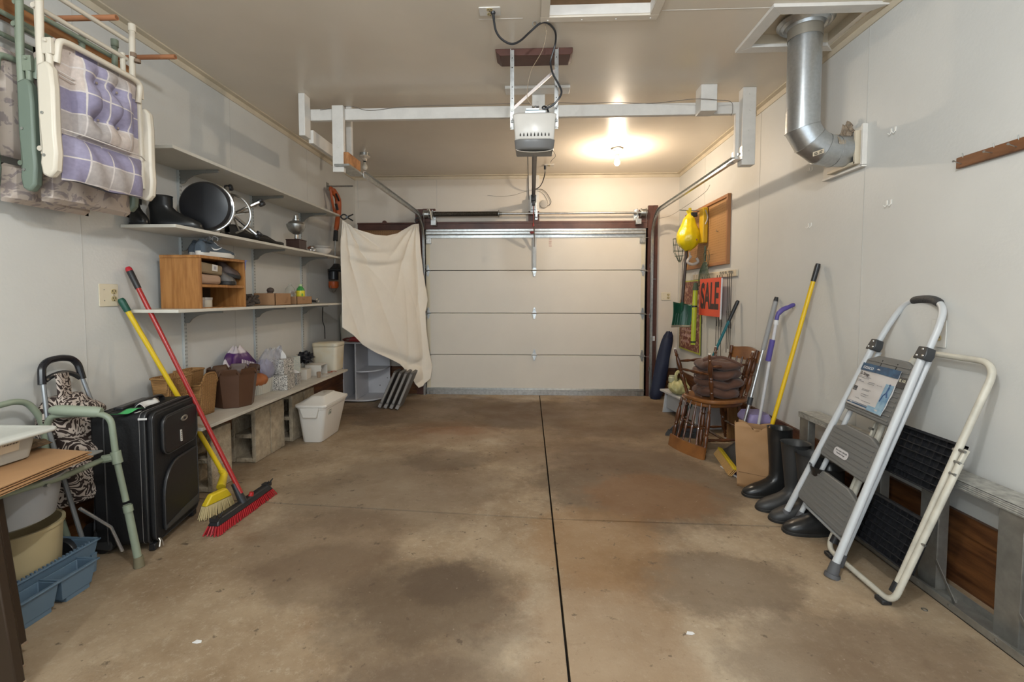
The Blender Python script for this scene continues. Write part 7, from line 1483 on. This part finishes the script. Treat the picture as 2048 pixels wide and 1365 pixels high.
T.part('tub', rr_loft([(zz+.001,1.81,3.70,.14,.18),(zz+.30,1.80,3.70,.17,.21),(zz+.31,1.80,3.70,.19,.23),(zz+.335,1.80,3.70,.19,.23),(zz+.375,1.80,3.70,.15,.19)], .03), M('lavender', (0.30,0.25,0.46), .4), bevel=.004)
T = Thing('dustpan', 'dark purple dustpan with white lip beside paper bag', 'dustpan', (1.52,3.35,0)); p = [F(1443,935,0), F(1476,957,0), F(1500,945,0), F(1478,915,0)]
mb = MB(); mb.hexa([v+Vector((0,0,.002)) for v in p]+[v+Vector((0,0,.006 if i < 2 else .05)) for i, v in enumerate(p)]); T.part('pan', mb, M('dustpan_purple', (0.05,0.03,0.12), .4), bevel=.002); mb = MB(); mb.bar(p[0]+Vector((-.004,0,.006)), p[1]+Vector((-.004,0,.006)), .012, .006); T.part('lip', mb, m_labw)
T = Thing('push_broom', 'teal handled broom with black bristles behind wooden chairs', 'broom', (1.5,4.42,0)); a = Vector((1.895,4.255,1.245)); b = Vector((1.505,4.425,.13)); broomhandle(T, a, b, .0125, M('teal_lacquer', (0.008,0.13,0.155), .3), m_black, grip=.20)
h0 = F(1338,860,.05); h1 = F(1402,866,.05); hd = (h1-h0).normalized(); hb = frame(h0, x=hd, z=(0,0,1)); L_ = (h1-h0).length
mb = MB(hb); mb.hexa([(0,-.03,0),(L_,-.03,0),(L_,.03,0),(0,.03,0),(.06,-.02,.07),(L_-.03,-.02,.07),(L_-.03,.02,.07),(.06,.02,.07)]); T.part('head', mb, m_black, bevel=.008); mb = MB(hb)
for i in range(26):
    for j in range(4): x = (L_)*i/25; mb.tube([(x,-.022+.014*j,0),(x-.03,-.035+.016*j,-.048)], [.006,.005], 4)
T.part('bristles', mb, m_rubberm)
# ================================================================== wooden chairs
def wood_mat():
    m = M('dark_stained_maple', (0.13,0.045,0.015), .22, col2=(0.05,0.018,0.008), vs=5, stretch=(3,3,1), det=6, coat=.3); return m
m_maple = wood_mat(); m_maplel = M('worn_maple', (0.26,0.105,0.03), .28, col2=(0.12,0.04,0.012), vs=4, det=6, coat=.3); m_tip = M('felt_tip', (0.62,0.57,0.50), .8)
TURN = [(0,.42),(.04,.5),(.08,.62),(.12,.5),(.14,.75),(.17,.5),(.24,.8),(.34,1.0),(.44,.9),(.50,.62),(.53,.9),(.56,.6),(.58,.85),(.62,.95),(.72,.82),(.82,.6),(.84,.85),(.87,.6),(.92,.75),(1,.62)]
def turned(mb, p, q_, r, n=12): p = Vector(p); q_ = Vector(q_); mb.tube([p+(q_-p)*t for t, _ in TURN], [r*k for _, k in TURN], n)
def wchair(label, Mx, tip=True):
    """frame: +x is the front of the chair, z up"""
    base = Mx @ Vector((0,0,.0)); T = Thing('wooden_chair', label, 'chair', (base.x, base.y, min(base.z, .9)))
    sz = .425
    def P(x, y, z): return Mx @ Vector((x, y, z))
    pts = []; n = 40
    for j in range(n):
        a = 2*PI*j/n; c, s_ = math.cos(a), math.sin(a); pts.append((.225*math.copysign(abs(c)**.75, c)+.01, (.225+.018*c)*math.copysign(abs(s_)**.7, s_)))
    mb = MB(Mx); mb.prism(pts, .034, z0=sz-.034); T.part('seat', mb, m_maplel, bevel=.010)
    feet = []
    for sx in (1,-1):
        for sy in (1,-1):
            top = (sx*.145, sy*.145, sz-.03); bot = (sx*.215 if sx > 0 else -.235, sy*.205, .003); feet.append((top, bot)); mb = MB(); turned(mb, P(*bot), P(*top), .021); lg = T.part('leg', mb, m_maple)
            if tip: mb = MB(); mb.tube([P(bot[0],bot[1],0), P(bot[0]*.995,bot[1]*.995,.010)], .0105, 12); T.part('felt_pad', mb, m_tip, parent=lg)
    def on(i, t): a, b = feet[i]; return [b[k]+(a[k]-b[k])*t for k in range(3)]
    for (i, j, t) in ((0,2,.28),(1,3,.28),(0,1,.50),(2,3,.45)):
        a, b = on(i, t), on(j, t); mb = MB(); A, B = P(*a), P(*b); rs = [.6,.75,.95,1.1,.8,1.15,1.3,1.15,.8,1.1,.95,.75,.6]; mb.tube([A+(B-A)*k/12 for k in range(13)], [.0115*r for r in rs], 10); T.part('stretcher', mb, m_maple)
    a, b = on(0,.28), on(2,.28); c_, d_ = on(1,.28), on(3,.28); mb = MB(); mb.tube([P(*[(a[k]+b[k])/2 for k in range(3)]), P(*[(c_[k]+d_[k])/2 for k in range(3)])], .011, 10); T.part('stretcher', mb, m_maple)
    for sy in (1,-1): mb = MB(); turned(mb, P(-.185, sy*.165, sz), P(-.27, sy*.195, .86), .020); T.part('back_post', mb, m_maple)
    for k in range(4): y = -.10+.2*k/3; mb = MB(); turned(mb, P(-.20, y*.9, sz), P(-.268-.012*math.cos(y*9), y*1.15, .775), .0115, 8); T.part('spindle', mb, m_maple)
    mb = MB(Mx)
    def cr(u, v, s):
        y = (u-.5)*.42; z = .755+(.095+.018*math.sin(PI*u)**2)*v+.0; x = -.262-.03*math.sin(PI*u)-.02*v; return (x+s*.009, y, z)
    for s in (1,-1): mb.grid(lambda u,v: cr(u,v,s), 20, 5)
    N_ = 21
    mb.grid(lambda u,v: cr(u,1,1-2*v), 20, 1); mb.grid(lambda u,v: cr(u,0,1-2*v), 20, 1); mb.grid(lambda u,v: cr(0,u,1-2*v), 5, 1); mb.grid(lambda u,v: cr(1,u,1-2*v), 5, 1)
    T.part('crest_rail', mb, m_maplel, smooth=40); return T
ch1 = TR(1.575,3.975,fz(3.97)+.002, PI+.10)
wchair('dark wooden spindle back chair standing upright, its back to the right wall', ch1)
bd = Vector((-.93,-.37,0)).normalized()       # direction in which the upturned chair's back points
sx_ = -bd; c2 = Vector((1.555,3.925,fz(3.97)+.002+.425+.427))
M2 = frame(c2, x=sx_, z=(0.02,0,-1))
wchair('dark wooden chair turned upside down on the seat of the other', M2)
# stacked cushions between the upturned legs
m_cush = M('brown_velour', (0.105,0.045,0.026), .75, var=.25, vs=7, bump=.25, bs=14, sheen=.15); zc = fz(3.97)+.002+.425+.032
for k, (r, h, dx_, dy_) in enumerate(((.205,.100,0,0),(.200,.085,.01,-.01),(.200,.095,-.01,.0),(.205,.085,.0,-.01))):
    z0 = zc+.004+[0,.078,.150,.232][k]; cx, cy = 1.575+dx_, 3.90+dy_; mb = MB(); ph = k*1.7
    def f(u, v):
        a = 2*PI*u; t = PI*v; e = math.sin(t); rr_ = r*(.92+.06*math.sin(2*a+ph)+.045*math.sin(5*a-ph)+.02*math.sin(9*a+2*ph)); x = cx+rr_*abs(e)**.45*math.cos(a)*(1 if e >= 0 else -1); y = cy+rr_*abs(e)**.45*math.sin(a)
        dz = -h*.5*math.cos(t)
        if v > .5:
            for (tx, ty) in ((0,0),(.09,.03),(-.08,.05),(.03,-.10),(-.05,-.08)): dz -= .022*math.exp(-((x-cx-tx)**2+(y-cy-ty)**2)/.0012)
        return (x, y, z0+h*.5+dz+.014*math.sin(2*a+ph)*abs(e)+.006*math.sin(5*a))
    mb.grid(f, 48, 20, cu=True)
    T = Thing('seat_cushion', ['bottom brown tufted cushion of the stack on the chairs','second brown tufted cushion from the bottom of the stack','third brown tufted cushion from the bottom of the stack','topmost brown tufted cushion of the stack on the chairs'][k], 'cushion', (cx,cy,z0)); T.part('pad', mb, m_cush, smooth=80)
    mb = MB(); mb.tube(smoothp([(cx-.19,cy-.06,z0+h*.55),(cx-.21,cy-.09,z0+h*.3),(cx-.17,cy-.14,z0+h*.2)] if k < 3 else [(cx-.16,cy-.10,z0+h),(cx-.02,cy-.12,z0+h+.03),(cx+.08,cy-.17,z0+h*.9),(cx+.13,cy-.17,z0+h*.55)],4), .006, 6, flat=(1.8,.5)); T.part('tie_strap', mb, m_cush)
T = Thing('wood_board', 'light oak board standing against the wall behind the chairs', 'board', (1.83,4.25,0)); mb = MB(); z = fz(4.2)+.001; mb.hexa([(1.77,4.10,z),(1.91,4.16,z),(1.905,4.19,z),(1.765,4.13,z),(1.775,4.12,.32),(1.915,4.18,.32),(1.91,4.20,.32),(1.77,4.14,.32)]); T.part('board', mb, M('light_oak', (0.30,0.16,0.06), .5, col2=(0.18,0.08,0.03), vs=6, stretch=(4,4,.6)), bevel=.002)
# ================================================================== white low stool, bags
T = Thing('low_bench', 'low white painted bench against the right wall behind the chairs', 'bench', (1.68,4.85,fz(4.85))); Bn = TR(1.695,4.84,fz(4.84)+.001,.16)
m_ben = M('bench_paint', (0.50,0.51,0.52), .4, var=.06, vs=5)
mb = MB(Bn); mb.box((-.165,-.41,.235),(.14,.40,.257)); T.part('top_board', mb, m_ben, bevel=.003)
for y, s in ((-.36,-1),(.34,1)): mb = MB(Bn); mb.hexa([(-.15,y,0),(.13,y,0),(.13,y+.02,0),(-.15,y+.02,0),(-.13,y-s*.02,.235),(.12,y-s*.02,.235),(.12,y+.02-s*.02,.235),(-.13,y+.02-s*.02,.235)]); T.part('end_panel', mb, m_ben, bevel=.002)
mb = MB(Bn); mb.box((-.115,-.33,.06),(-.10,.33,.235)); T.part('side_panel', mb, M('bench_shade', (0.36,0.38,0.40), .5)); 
T = Thing('grocery_bag', 'yellow green knotted plastic shopping bag on the low white bench', 'bag', (1.57,4.95,.23)); m_ygr = M('pale_yellow_film', (0.50,0.47,0.22), .35, var=.3, vs=16, bump=.6, bs=18)
bz_ = fz(4.84)+.2595; mb, f = crumple(1.585,4.93,bz_,.105,.11,.155,21,amp=.10,neck=.55,nx=48); mb.add([f(j/24,0) for j in range(24)], [tuple(range(24))]); T.part('bag_body', mb, m_ygr, smooth=50)
mb = MB(); mb.tube(smoothp([(1.555,4.90,bz_+.13),(1.55,4.90,bz_+.21),(1.585,4.92,bz_+.245),(1.625,4.92,bz_+.20),(1.635,4.92,bz_+.13)],5), .010, 6, flat=(1.6,.5)); mb.tube(smoothp([(1.62,4.90,bz_+.13),(1.64,4.90,bz_+.18),(1.66,4.90,bz_+.12)],4), .010, 6); T.part('handles', mb, m_ygr)
mb = MB(TR(1.515,4.93,bz_+.13)); mb.lathe([(.03,0),(.034,.01),(.034,.05),(.028,.055),(.028,.072),(.0,.074)], n=18); T.part('jar', mb, M('jar_glass', (0.45,0.45,0.30), .15))
T = Thing('camp_chair_bag', 'tall navy blue carry bag leaning in the corner by the door', 'bag', (1.57,5.72,-.04)); b = F(1312,800,0)+Vector((0,.04,.002)); t_ = Y(1338,664,5.86)
mb = MB(); d = t_-b; N_ = 14; rad = [.055,.082,.085,.086,.085,.084,.083,.083,.082,.080,.078,.076,.072,.060,.030]
def nb(u, v):
    i = min(int(v*N_), N_-1); fr = v*N_-i; r_ = rad[i]*(1-fr)+rad[i+1]*fr; a = 2*PI*u; return b+d*v+Vector((math.cos(a)*r_*(1+.06*math.sin(a*3+v*9)), math.sin(a)*r_*.8*(1+.05*math.sin(v*17)), .01*math.sin(a*4+v*3)))
mb.grid(nb, 28, 28, cu=True); mb.add([nb(j/20,0) for j in range(20)], [tuple(range(20))]); mb.add([nb(j/20,1) for j in range(20)], [tuple(range(20))]); T.part('bag', mb, M('navy_nylon', (0.012,0.018,0.045), .6, bump=.3, bs=12), smooth=70)
mb = MB(); mb.tube([nb(j/16,.92)+Vector((0,0,0)) for j in range(16)], .003, 5, closed=True); T.part('drawstring', mb, m_black)
T = Thing('door_sensor', 'small white safety sensor on the track foot right of door', 'sensor', (1.60,5.93,.08)); mb = MB(); mb.box((1.585,5.94,.05),(1.615,5.99,.13)); mb.cyl((1.56,5.965,.09),(1.585,5.965,.09),.012,10); T.part('sensor_body', mb, M('sensor_grey', (0.42,0.40,0.37), .5), bevel=.003); mb = MB(); mb.tube([(1.57,5.97,.03),(1.62,5.98,.012),(1.68,5.99,.02),(1.76,5.99,.02)], .004, 6); T.part('wire', mb, m_black)
T = Thing('wall_button', 'small white push button on brown post right of door', 'button', (1.61,5.99,.60)); mb = MB(); mb.box((1.585,5.985,.70),(1.615,5.995,.76)); T.part('plate', mb, m_labw, bevel=.002); mb = MB(); mb.cyl((1.60,5.985,.73),(1.60,5.980,.73),.008,10); T.part('push', mb, m_ivory)
# ================================================================== pegboard and things hanging on the right wall
T = Thing('pegboard', 'light brown framed pegboard on the right wall', 'pegboard', (RX,5.1,1.93)); y0,y1,z0,z1 = 4.50,5.72,1.60,2.275; m_peg = M('light_hardboard', (0.42,0.225,0.09), .55, var=.08, vs=3); m_pegf = M('peg_frame', (0.33,0.15,0.06), .5)
mb = MB(); mb.box((RX-.018,y0+.01,z0+.01),(RX-.010,y1-.01,z1-.01)); T.part('board', mb, m_peg, smooth=0)
for a, b in (((y0,z0),(y1,z0+.03)),((y0,z1-.03),(y1,z1)),((y0,z0+.03),(y0+.03,z1-.03)),((y1-.03,z0+.03),(y1,z1-.03))): mb = MB(); mb.box((RX-.034,a[0],a[1]),(RX,b[0],b[1])); T.part('frame_rail', mb, m_pegf, bevel=.002)
mb = MB()
for i in range(45):
    for j in range(24):
        y, z = y0+.05+.0254*i, z0+.05+.0254*j; mb.add([(RX-.0183, y+.0034*math.cos(a*PI/3), z+.0034*math.sin(a*PI/3)) for a in range(6)], [tuple(range(6))])
T.part('peg_holes', mb, M('hole_brown', (0.10,0.045,0.02), .9), smooth=0, fix=False); mb = MB(); mb.tube([(RX-.018,4.75,1.945),(RX-.035,4.75,1.945),(RX-.036,4.75,1.965)], .003, 6); T.part('peg_hook', mb, m_steel)
T = Thing('peg_hook', 'long steel hook reaching out from the pegboard over the yellow bag', 'hook', (RX-.02,5.2,2.25)); mb = MB(); mb.tube([(RX-.018,5.20,2.235),(1.80,5.20,2.238),(1.66,5.20,2.245),(1.655,5.20,2.25)], .0055, 8); T.part('rod', mb, m_steel)
T = Thing('yellow_bag', 'bulging yellow plastic bag hanging from a hook at the pegboard', 'bag', (1.75,5.2,1.8)); m_ybag = M('yellow_film', (0.72,0.56,0.01), .25, var=.15, vs=12, bump=.7, bs=22)
def yb(u, v):
    a = 2*PI*u; z = 1.79+.47*v; K = [.035,.088,.118,.132,.134,.126,.108,.088,.075,.066,.030,.020,.016]; t = v*12; i = min(11, int(t)); R_ = K[i]*(1-(t-i))+K[i+1]*(t-i)
    w = 1+.03*math.sin(5*a+9*v)+.02*math.sin(11*a); return (1.728+.03*v+R_*w*math.cos(a)*.95, 5.14+.03*v+R_*.85*w*math.sin(a), z+.006*math.sin(3*a)*(1-v))
mb = MB(); mb.grid(yb, 40, 26, cu=True); mb.add([yb(j/20,0) for j in range(20)], [tuple(range(20))]); T.part('bag_body', mb, m_ybag, smooth=60)
mb = MB(); mb.grid(lambda u,v: (1.72+.075*u+.008*math.sin(v*6), 5.15, 2.16+.075*v*(1-.3*u)), 6, 6); T.part('handle_loop', mb, m_ybag, solid=.002); mb = MB(); mb.ball((1.795,5.055,1.90),(.012,.012,.012),n=8,m=6); T.part('red_mark', mb, m_redink)
T = Thing('yellow_level', 'yellow flat tool case hanging close to the pegboard behind yellow bag', 'case', (1.85,5.0,1.8)); mb = MB(); mb.box((1.84,5.00,1.86),(1.895,5.12,2.24)); T.part('case', mb, M('case_yellow', (0.60,0.38,0.02), .4), bevel=.01); mb = MB(); mb.tube(smoothp([(1.85,4.96,2.2),(1.87,4.95,2.12),(1.85,4.96,2.05),(1.87,4.95,2.1)],4), .006, 6); T.part('strap', mb, m_aluw); mb = MB(); mb.box((1.76,5.13,2.16),(1.83,5.17,2.21)); T.part('dark_grip', mb, m_black, bevel=.01)
T = Thing('wire_basket', 'green coated wire fish basket hanging behind the yellow bag', 'basket', (1.75,5.45,1.7)); m_gw = M('green_wire', (0.05,0.075,0.045), .5); mb = MB()
for k in range(10): a = k*PI/5; mb.tube([(1.735+.085*math.cos(a),5.40+.085*math.sin(a),1.95),(1.735+.075*math.cos(a+.3),5.40+.075*math.sin(a+.3),1.80),(1.74+.02*math.cos(a+.5),5.40+.02*math.sin(a+.5),1.68)], .0028, 5)
for z, r_ in ((1.95,.085),(1.88,.082),(1.81,.076),(1.75,.06),(1.70,.032)): mb.tube(arc((1.736,5.40,z), r_, 0, 2*PI, 20, (1,0,0), (0,1,0))[:-1], .0028, 5, closed=True)
T.part('wires', mb, m_gw)
T = Thing('snow_shovel', 'green plastic snow shovel hanging by its dark shaft below the yellow bag', 'shovel', (1.78,5.3,1.2)); s0 = Y(1375,480,5.28); s1 = Y(1364,612,5.28)
mb = MB(); mb.cyl(s0, s1, .0165, 12); T.part('shaft', mb, M('shaft_dark', (0.05,0.035,0.03), .4)); 
def sc(u, v):
    p = Y(1345+38*u-4*v+2*math.sin(v*PI), 604+4*math.sin(u*PI)*0+6*u+50*v-2*u*v*3, 5.28); return p+Vector((0,.06*math.cos((u-.5)*PI)*(1-.2*v)-.02, 0))
mb = MB(); mb.grid(lambda u,v: sc(u,v), 18, 12); bl = T.part('scoop', mb, M('shovel_green', (0.012,0.075,0.045), .3), solid=.004)
mb = MB(); mb.grid(lambda u,v: sc(u,.93+.09*v)+Vector((0,-.003,0)), 18, 2); T.part('worn_edge', mb, M('worn_edge', (0.28,0.24,0.17), .6), parent=bl, solid=.003)
mb = MB(); [mb.tube([sc(u,.45)+Vector((0,-.004,0)), sc(u,.92)+Vector((0,-.004,0))], .003, 5) for u in (.2,.35,.5,.65,.8)]; T.part('ribs', mb, MATS['shovel_green'], parent=bl); mb = MB(); mb.tube([s1+Vector((0,-.01,.04)), s1+Vector((0,-.01,-.06))], [.02,.012], 10); T.part('socket', mb, MATS['shovel_green'])
T = Thing('garden_shovel', 'grey wooden shafted tool hanging beside the green snow shovel', 'tool', (1.74,5.35,1.3)); mb = MB(); mb.tube([Y(1369,512,5.34),Y(1364,525,5.34),Y(1362,600,5.34)], .013, 10); T.part('shaft', mb, M('weathered_shaft', (0.38,0.33,0.28), .7)); 
mb = MB(); mb.tube(smoothp([Y(1382,512,5.22),Y(1375,524,5.22),Y(1385,529,5.22),Y(1396,524,5.22),Y(1393,516,5.22)],5), .016, 8); mb.tube([Y(1379,505,5.22),Y(1380,518,5.22)], .010, 8); T.part('white_grip', mb, M('dirty_white', (0.50,0.45,0.40), .5))
T = Thing('leaf_rake', 'green wire leaf rake hanging on the right wall left of the red sign', 'rake', (1.84,4.95,1.5)); hub = Vector((1.862,4.98,1.66)); mb = MB()
for k in range(17):
    t = (k-8)/8; e = hub+Vector((.0,-.20*t,-.23-.03*abs(t))); mb.tube(smoothp([hub+Vector((0,-.05*t,-.01)), hub+Vector((-.012,-.13*t,-.12)), e, e+Vector((-.02,0,-.012))],3), .0026, 5)
T.part('tines', mb, m_gw); mb = MB(); mb.cyl(hub+Vector((-.008,.10,-.085)), hub+Vector((-.008,-.13,-.085)), .004, 6); mb.cyl(hub, hub+Vector((0,0,.16)), .010, 8); T.part('crossbar', mb, m_gw); mb = MB(); mb.tube(arc(hub+Vector((-.01,-.06,.03)), .085, 0, 2*PI, 24, (0,1,0), (0,0,1))[:-1], .0025, 5, closed=True); mb.tube(arc(hub+Vector((-.015,-.07,.02)), .045, 0, 2*PI, 18, (0,1,0), (0,0,1))[:-1], .0025, 5, closed=True); T.part('spring_wire', mb, m_gw)
T = Thing('hook_strip', 'cream wooden hook strip on the right wall behind the red sign', 'rack', (RX,4.8,1.5)); mb = MB(); mb.box((RX-.018,4.32,1.475),(RX,5.45,1.535)); T.part('strip', mb, m_trimc, bevel=.002)
for y in (4.66,4.60,4.54,4.46,4.43,4.40): mb = MB(); mb.tube(arc((RX-.022,y,1.515),.014,-.5,4.2,10,(0,1,0),(0,0,1)), .003, 6); T.part('cup_hook', mb, m_steel)
for k, (y, zt, zb_) in enumerate(((4.47,1.50,.74),(4.43,1.50,.78),(4.39,1.50,.74),(4.66,1.5,.60),(4.60,1.5,.66),(4.72,1.5,.66),(5.12,1.5,.62))):
    T = Thing('bungee_cord', ['thin dark cord on hook strip, leftmost of the three beside sign','thin dark cord on the hook strip, middle of three beside sign','thin dark cord on the hook strip, rightmost of three beside sign','dark cord hanging below the red sign, middle one','dark cord hanging below the red sign, right one','dark cord hanging below the red sign, left one','dark cord hanging between the poster and the red sign'][k], 'cord', (RX-.03,y,zb_)); x = RX-.03
    mb = MB(); mb.tube([(x,y,zt),(x,y+.002,(zt+zb_)/2),(x,y+.004,zb_)], .0035, 6); mb.tube([(x,y,1.05),(x,y-.01,1.02),(x,y-.008,.98)], .005, 6); T.part('cord', mb, M('dark_cord', (0.06,0.055,0.05), .6)); mb = MB(); mb.tube(arc((x,y,1.135),.016,PI*.2,PI*2.1,8,(0,1,0),(0,0,1)), .003, 5); T.part('hook', mb, m_steel)
T = Thing('sale_sign', 'red yard sign with hand lettered black SALE on the right wall', 'sign', (1.85,4.8,1.3)); sg = frame((1.845,4.79,1.275), x=(.0,-1,0), z=(-1,0,.02)); mb = MB(sg); mb.box((-.275,-.195,-.003),(.275,.195,.003)); pn = T.part('panel', mb, M('sign_red', (0.62,0.075,0.035), .5), smooth=0)
text('letters', 'SALE', .37, sg @ TR(.0,-.0,.0035), M('letter_black', (0.045,0.03,0.03), .7), T, parent=pn, sx=.60, bold=.012); mb = MB(sg); [mb.box((-.18+.11*k,-.12-.01*(k%2),.0035),(-.165+.11*k,.13,.0042)) for k in range(0)]
mb = MB(sg); mb.box((.273,-.21,-.012),(.280,.19,.002)); mb.cyl((.276,-.215,-.005),(.276,-.20,-.005),.008,8); T.part('white_frame', mb, m_labw)
T = Thing('poster', 'reddish brown printed poster with lime edge by the green shovel', 'poster', (RX-.01,5.55,1.05)); mb = MB(); y0,y1,z0,z1 = 5.18,5.90,.62,1.47; mb.box((RX-.022,y0,z0),(RX-.014,y1,z1)); T.part('lime_frame', mb, M('lime_plastic', (0.42,0.46,0.06), .4), bevel=.002)
mb = MB(); mb.box((RX-.026,y0+.02,z0+.02),(RX-.022,y1-.025,z1-.015)); T.part('print_sheet', mb, pattern('poster_print', lambda N, L, tc: (lambda a: a)(blobs((0.16,0.045,0.035), (0.42,0.27,0.17), 9, 3.0, .56, .05, 5)(N, L, tc)), .5), smooth=0)
mb = MB(); rr = random.Random(5)
for r_, (z, n, s_) in enumerate(((1.34,5,.05),(.86,7,.04),(.79,8,.04),(.72,6,.04))):
    y = 5.85-.06*(r_ > 0)
    for k in range(n): l = rr.uniform(.02,.045); mb.box((RX-.0268,y-l,z),(RX-.026,y,z+s_*rr.uniform(.5,1))); y -= l+.018
T.part('scrawled_lines', mb, M('poster_pale', (0.50,0.33,0.30), .6), smooth=0)
T = Thing('lime_pole', 'lime green folded pole hanging between poster and red sign', 'pole', (1.82,5.05,.9)); p0, p1 = Y(1391,575,5.02), Y(1386,690,5.02)
mb = MB(); mb.tube([p0,p1], .026, 12, flat=(1,.7)); T.part('tube', mb, M('lime_tube', (0.40,0.47,0.03), .35)); mb = MB(); mb.tube([p0+Vector((0,0,.05)), p0+Vector((0,0,-.03))], [.02,.034], 10); T.part('dark_top', mb, m_gw)
for t in (.33,.95): c_ = p0+(p1-p0)*t; mb = MB(); mb.tube([c_+Vector((0,0,.008)), c_-Vector((0,0,.008))], .030, 12, flat=(1,.75)); T.part('band', mb, m_black)
mb = MB(); mb.tube([(1.59,5.30,2.18)]+smoothp([Y(1425,365,4.6),Y(1407,382,4.8),Y(1385,400,5.1),Y(1355,420,5.4),Y(1320,436,5.8)],4)[1:], .0016, 5) if False else mb.tube(smoothp([Y(1420,370,4.3),Y(1412,383,4.5),Y(1390,400,4.9),Y(1365,417,5.3),Y(1340,432,5.6),Y(1318,437,5.9)],4), .0018, 5); single('track_wire', 'thin wire sagging below the right door track', 'wire', mb, m_black, (1.6,5,2.2))

for px, py, lb in ((1380,1268,'small white paint chip on the floor right of the long joint'),(395,1285,'small white paint chip on the floor in front of the dark tables')):
    p = F(px,py,0); mb = MB(TR(p.x,p.y,p.z+.0008)); mb.prism([(-.016,-.006),(.004,-.009),(.017,-.003),(.012,.006),(-.008,.008)], .002); single('paint_chip', lb, 'chip', mb, m_labw, (p.x,p.y,p.z))
p = F(1849,1221,0); mb = MB(); mb.tube(arc(p+Vector((0,0,.003)), .009, 0, 2*PI, 16, (1,0,0), (0,1,0))[:-1], .002, 6, closed=True); single('metal_washer', 'small metal washer on the floor by the cream step ladder', 'washer', mb, m_steel, tuple(p))
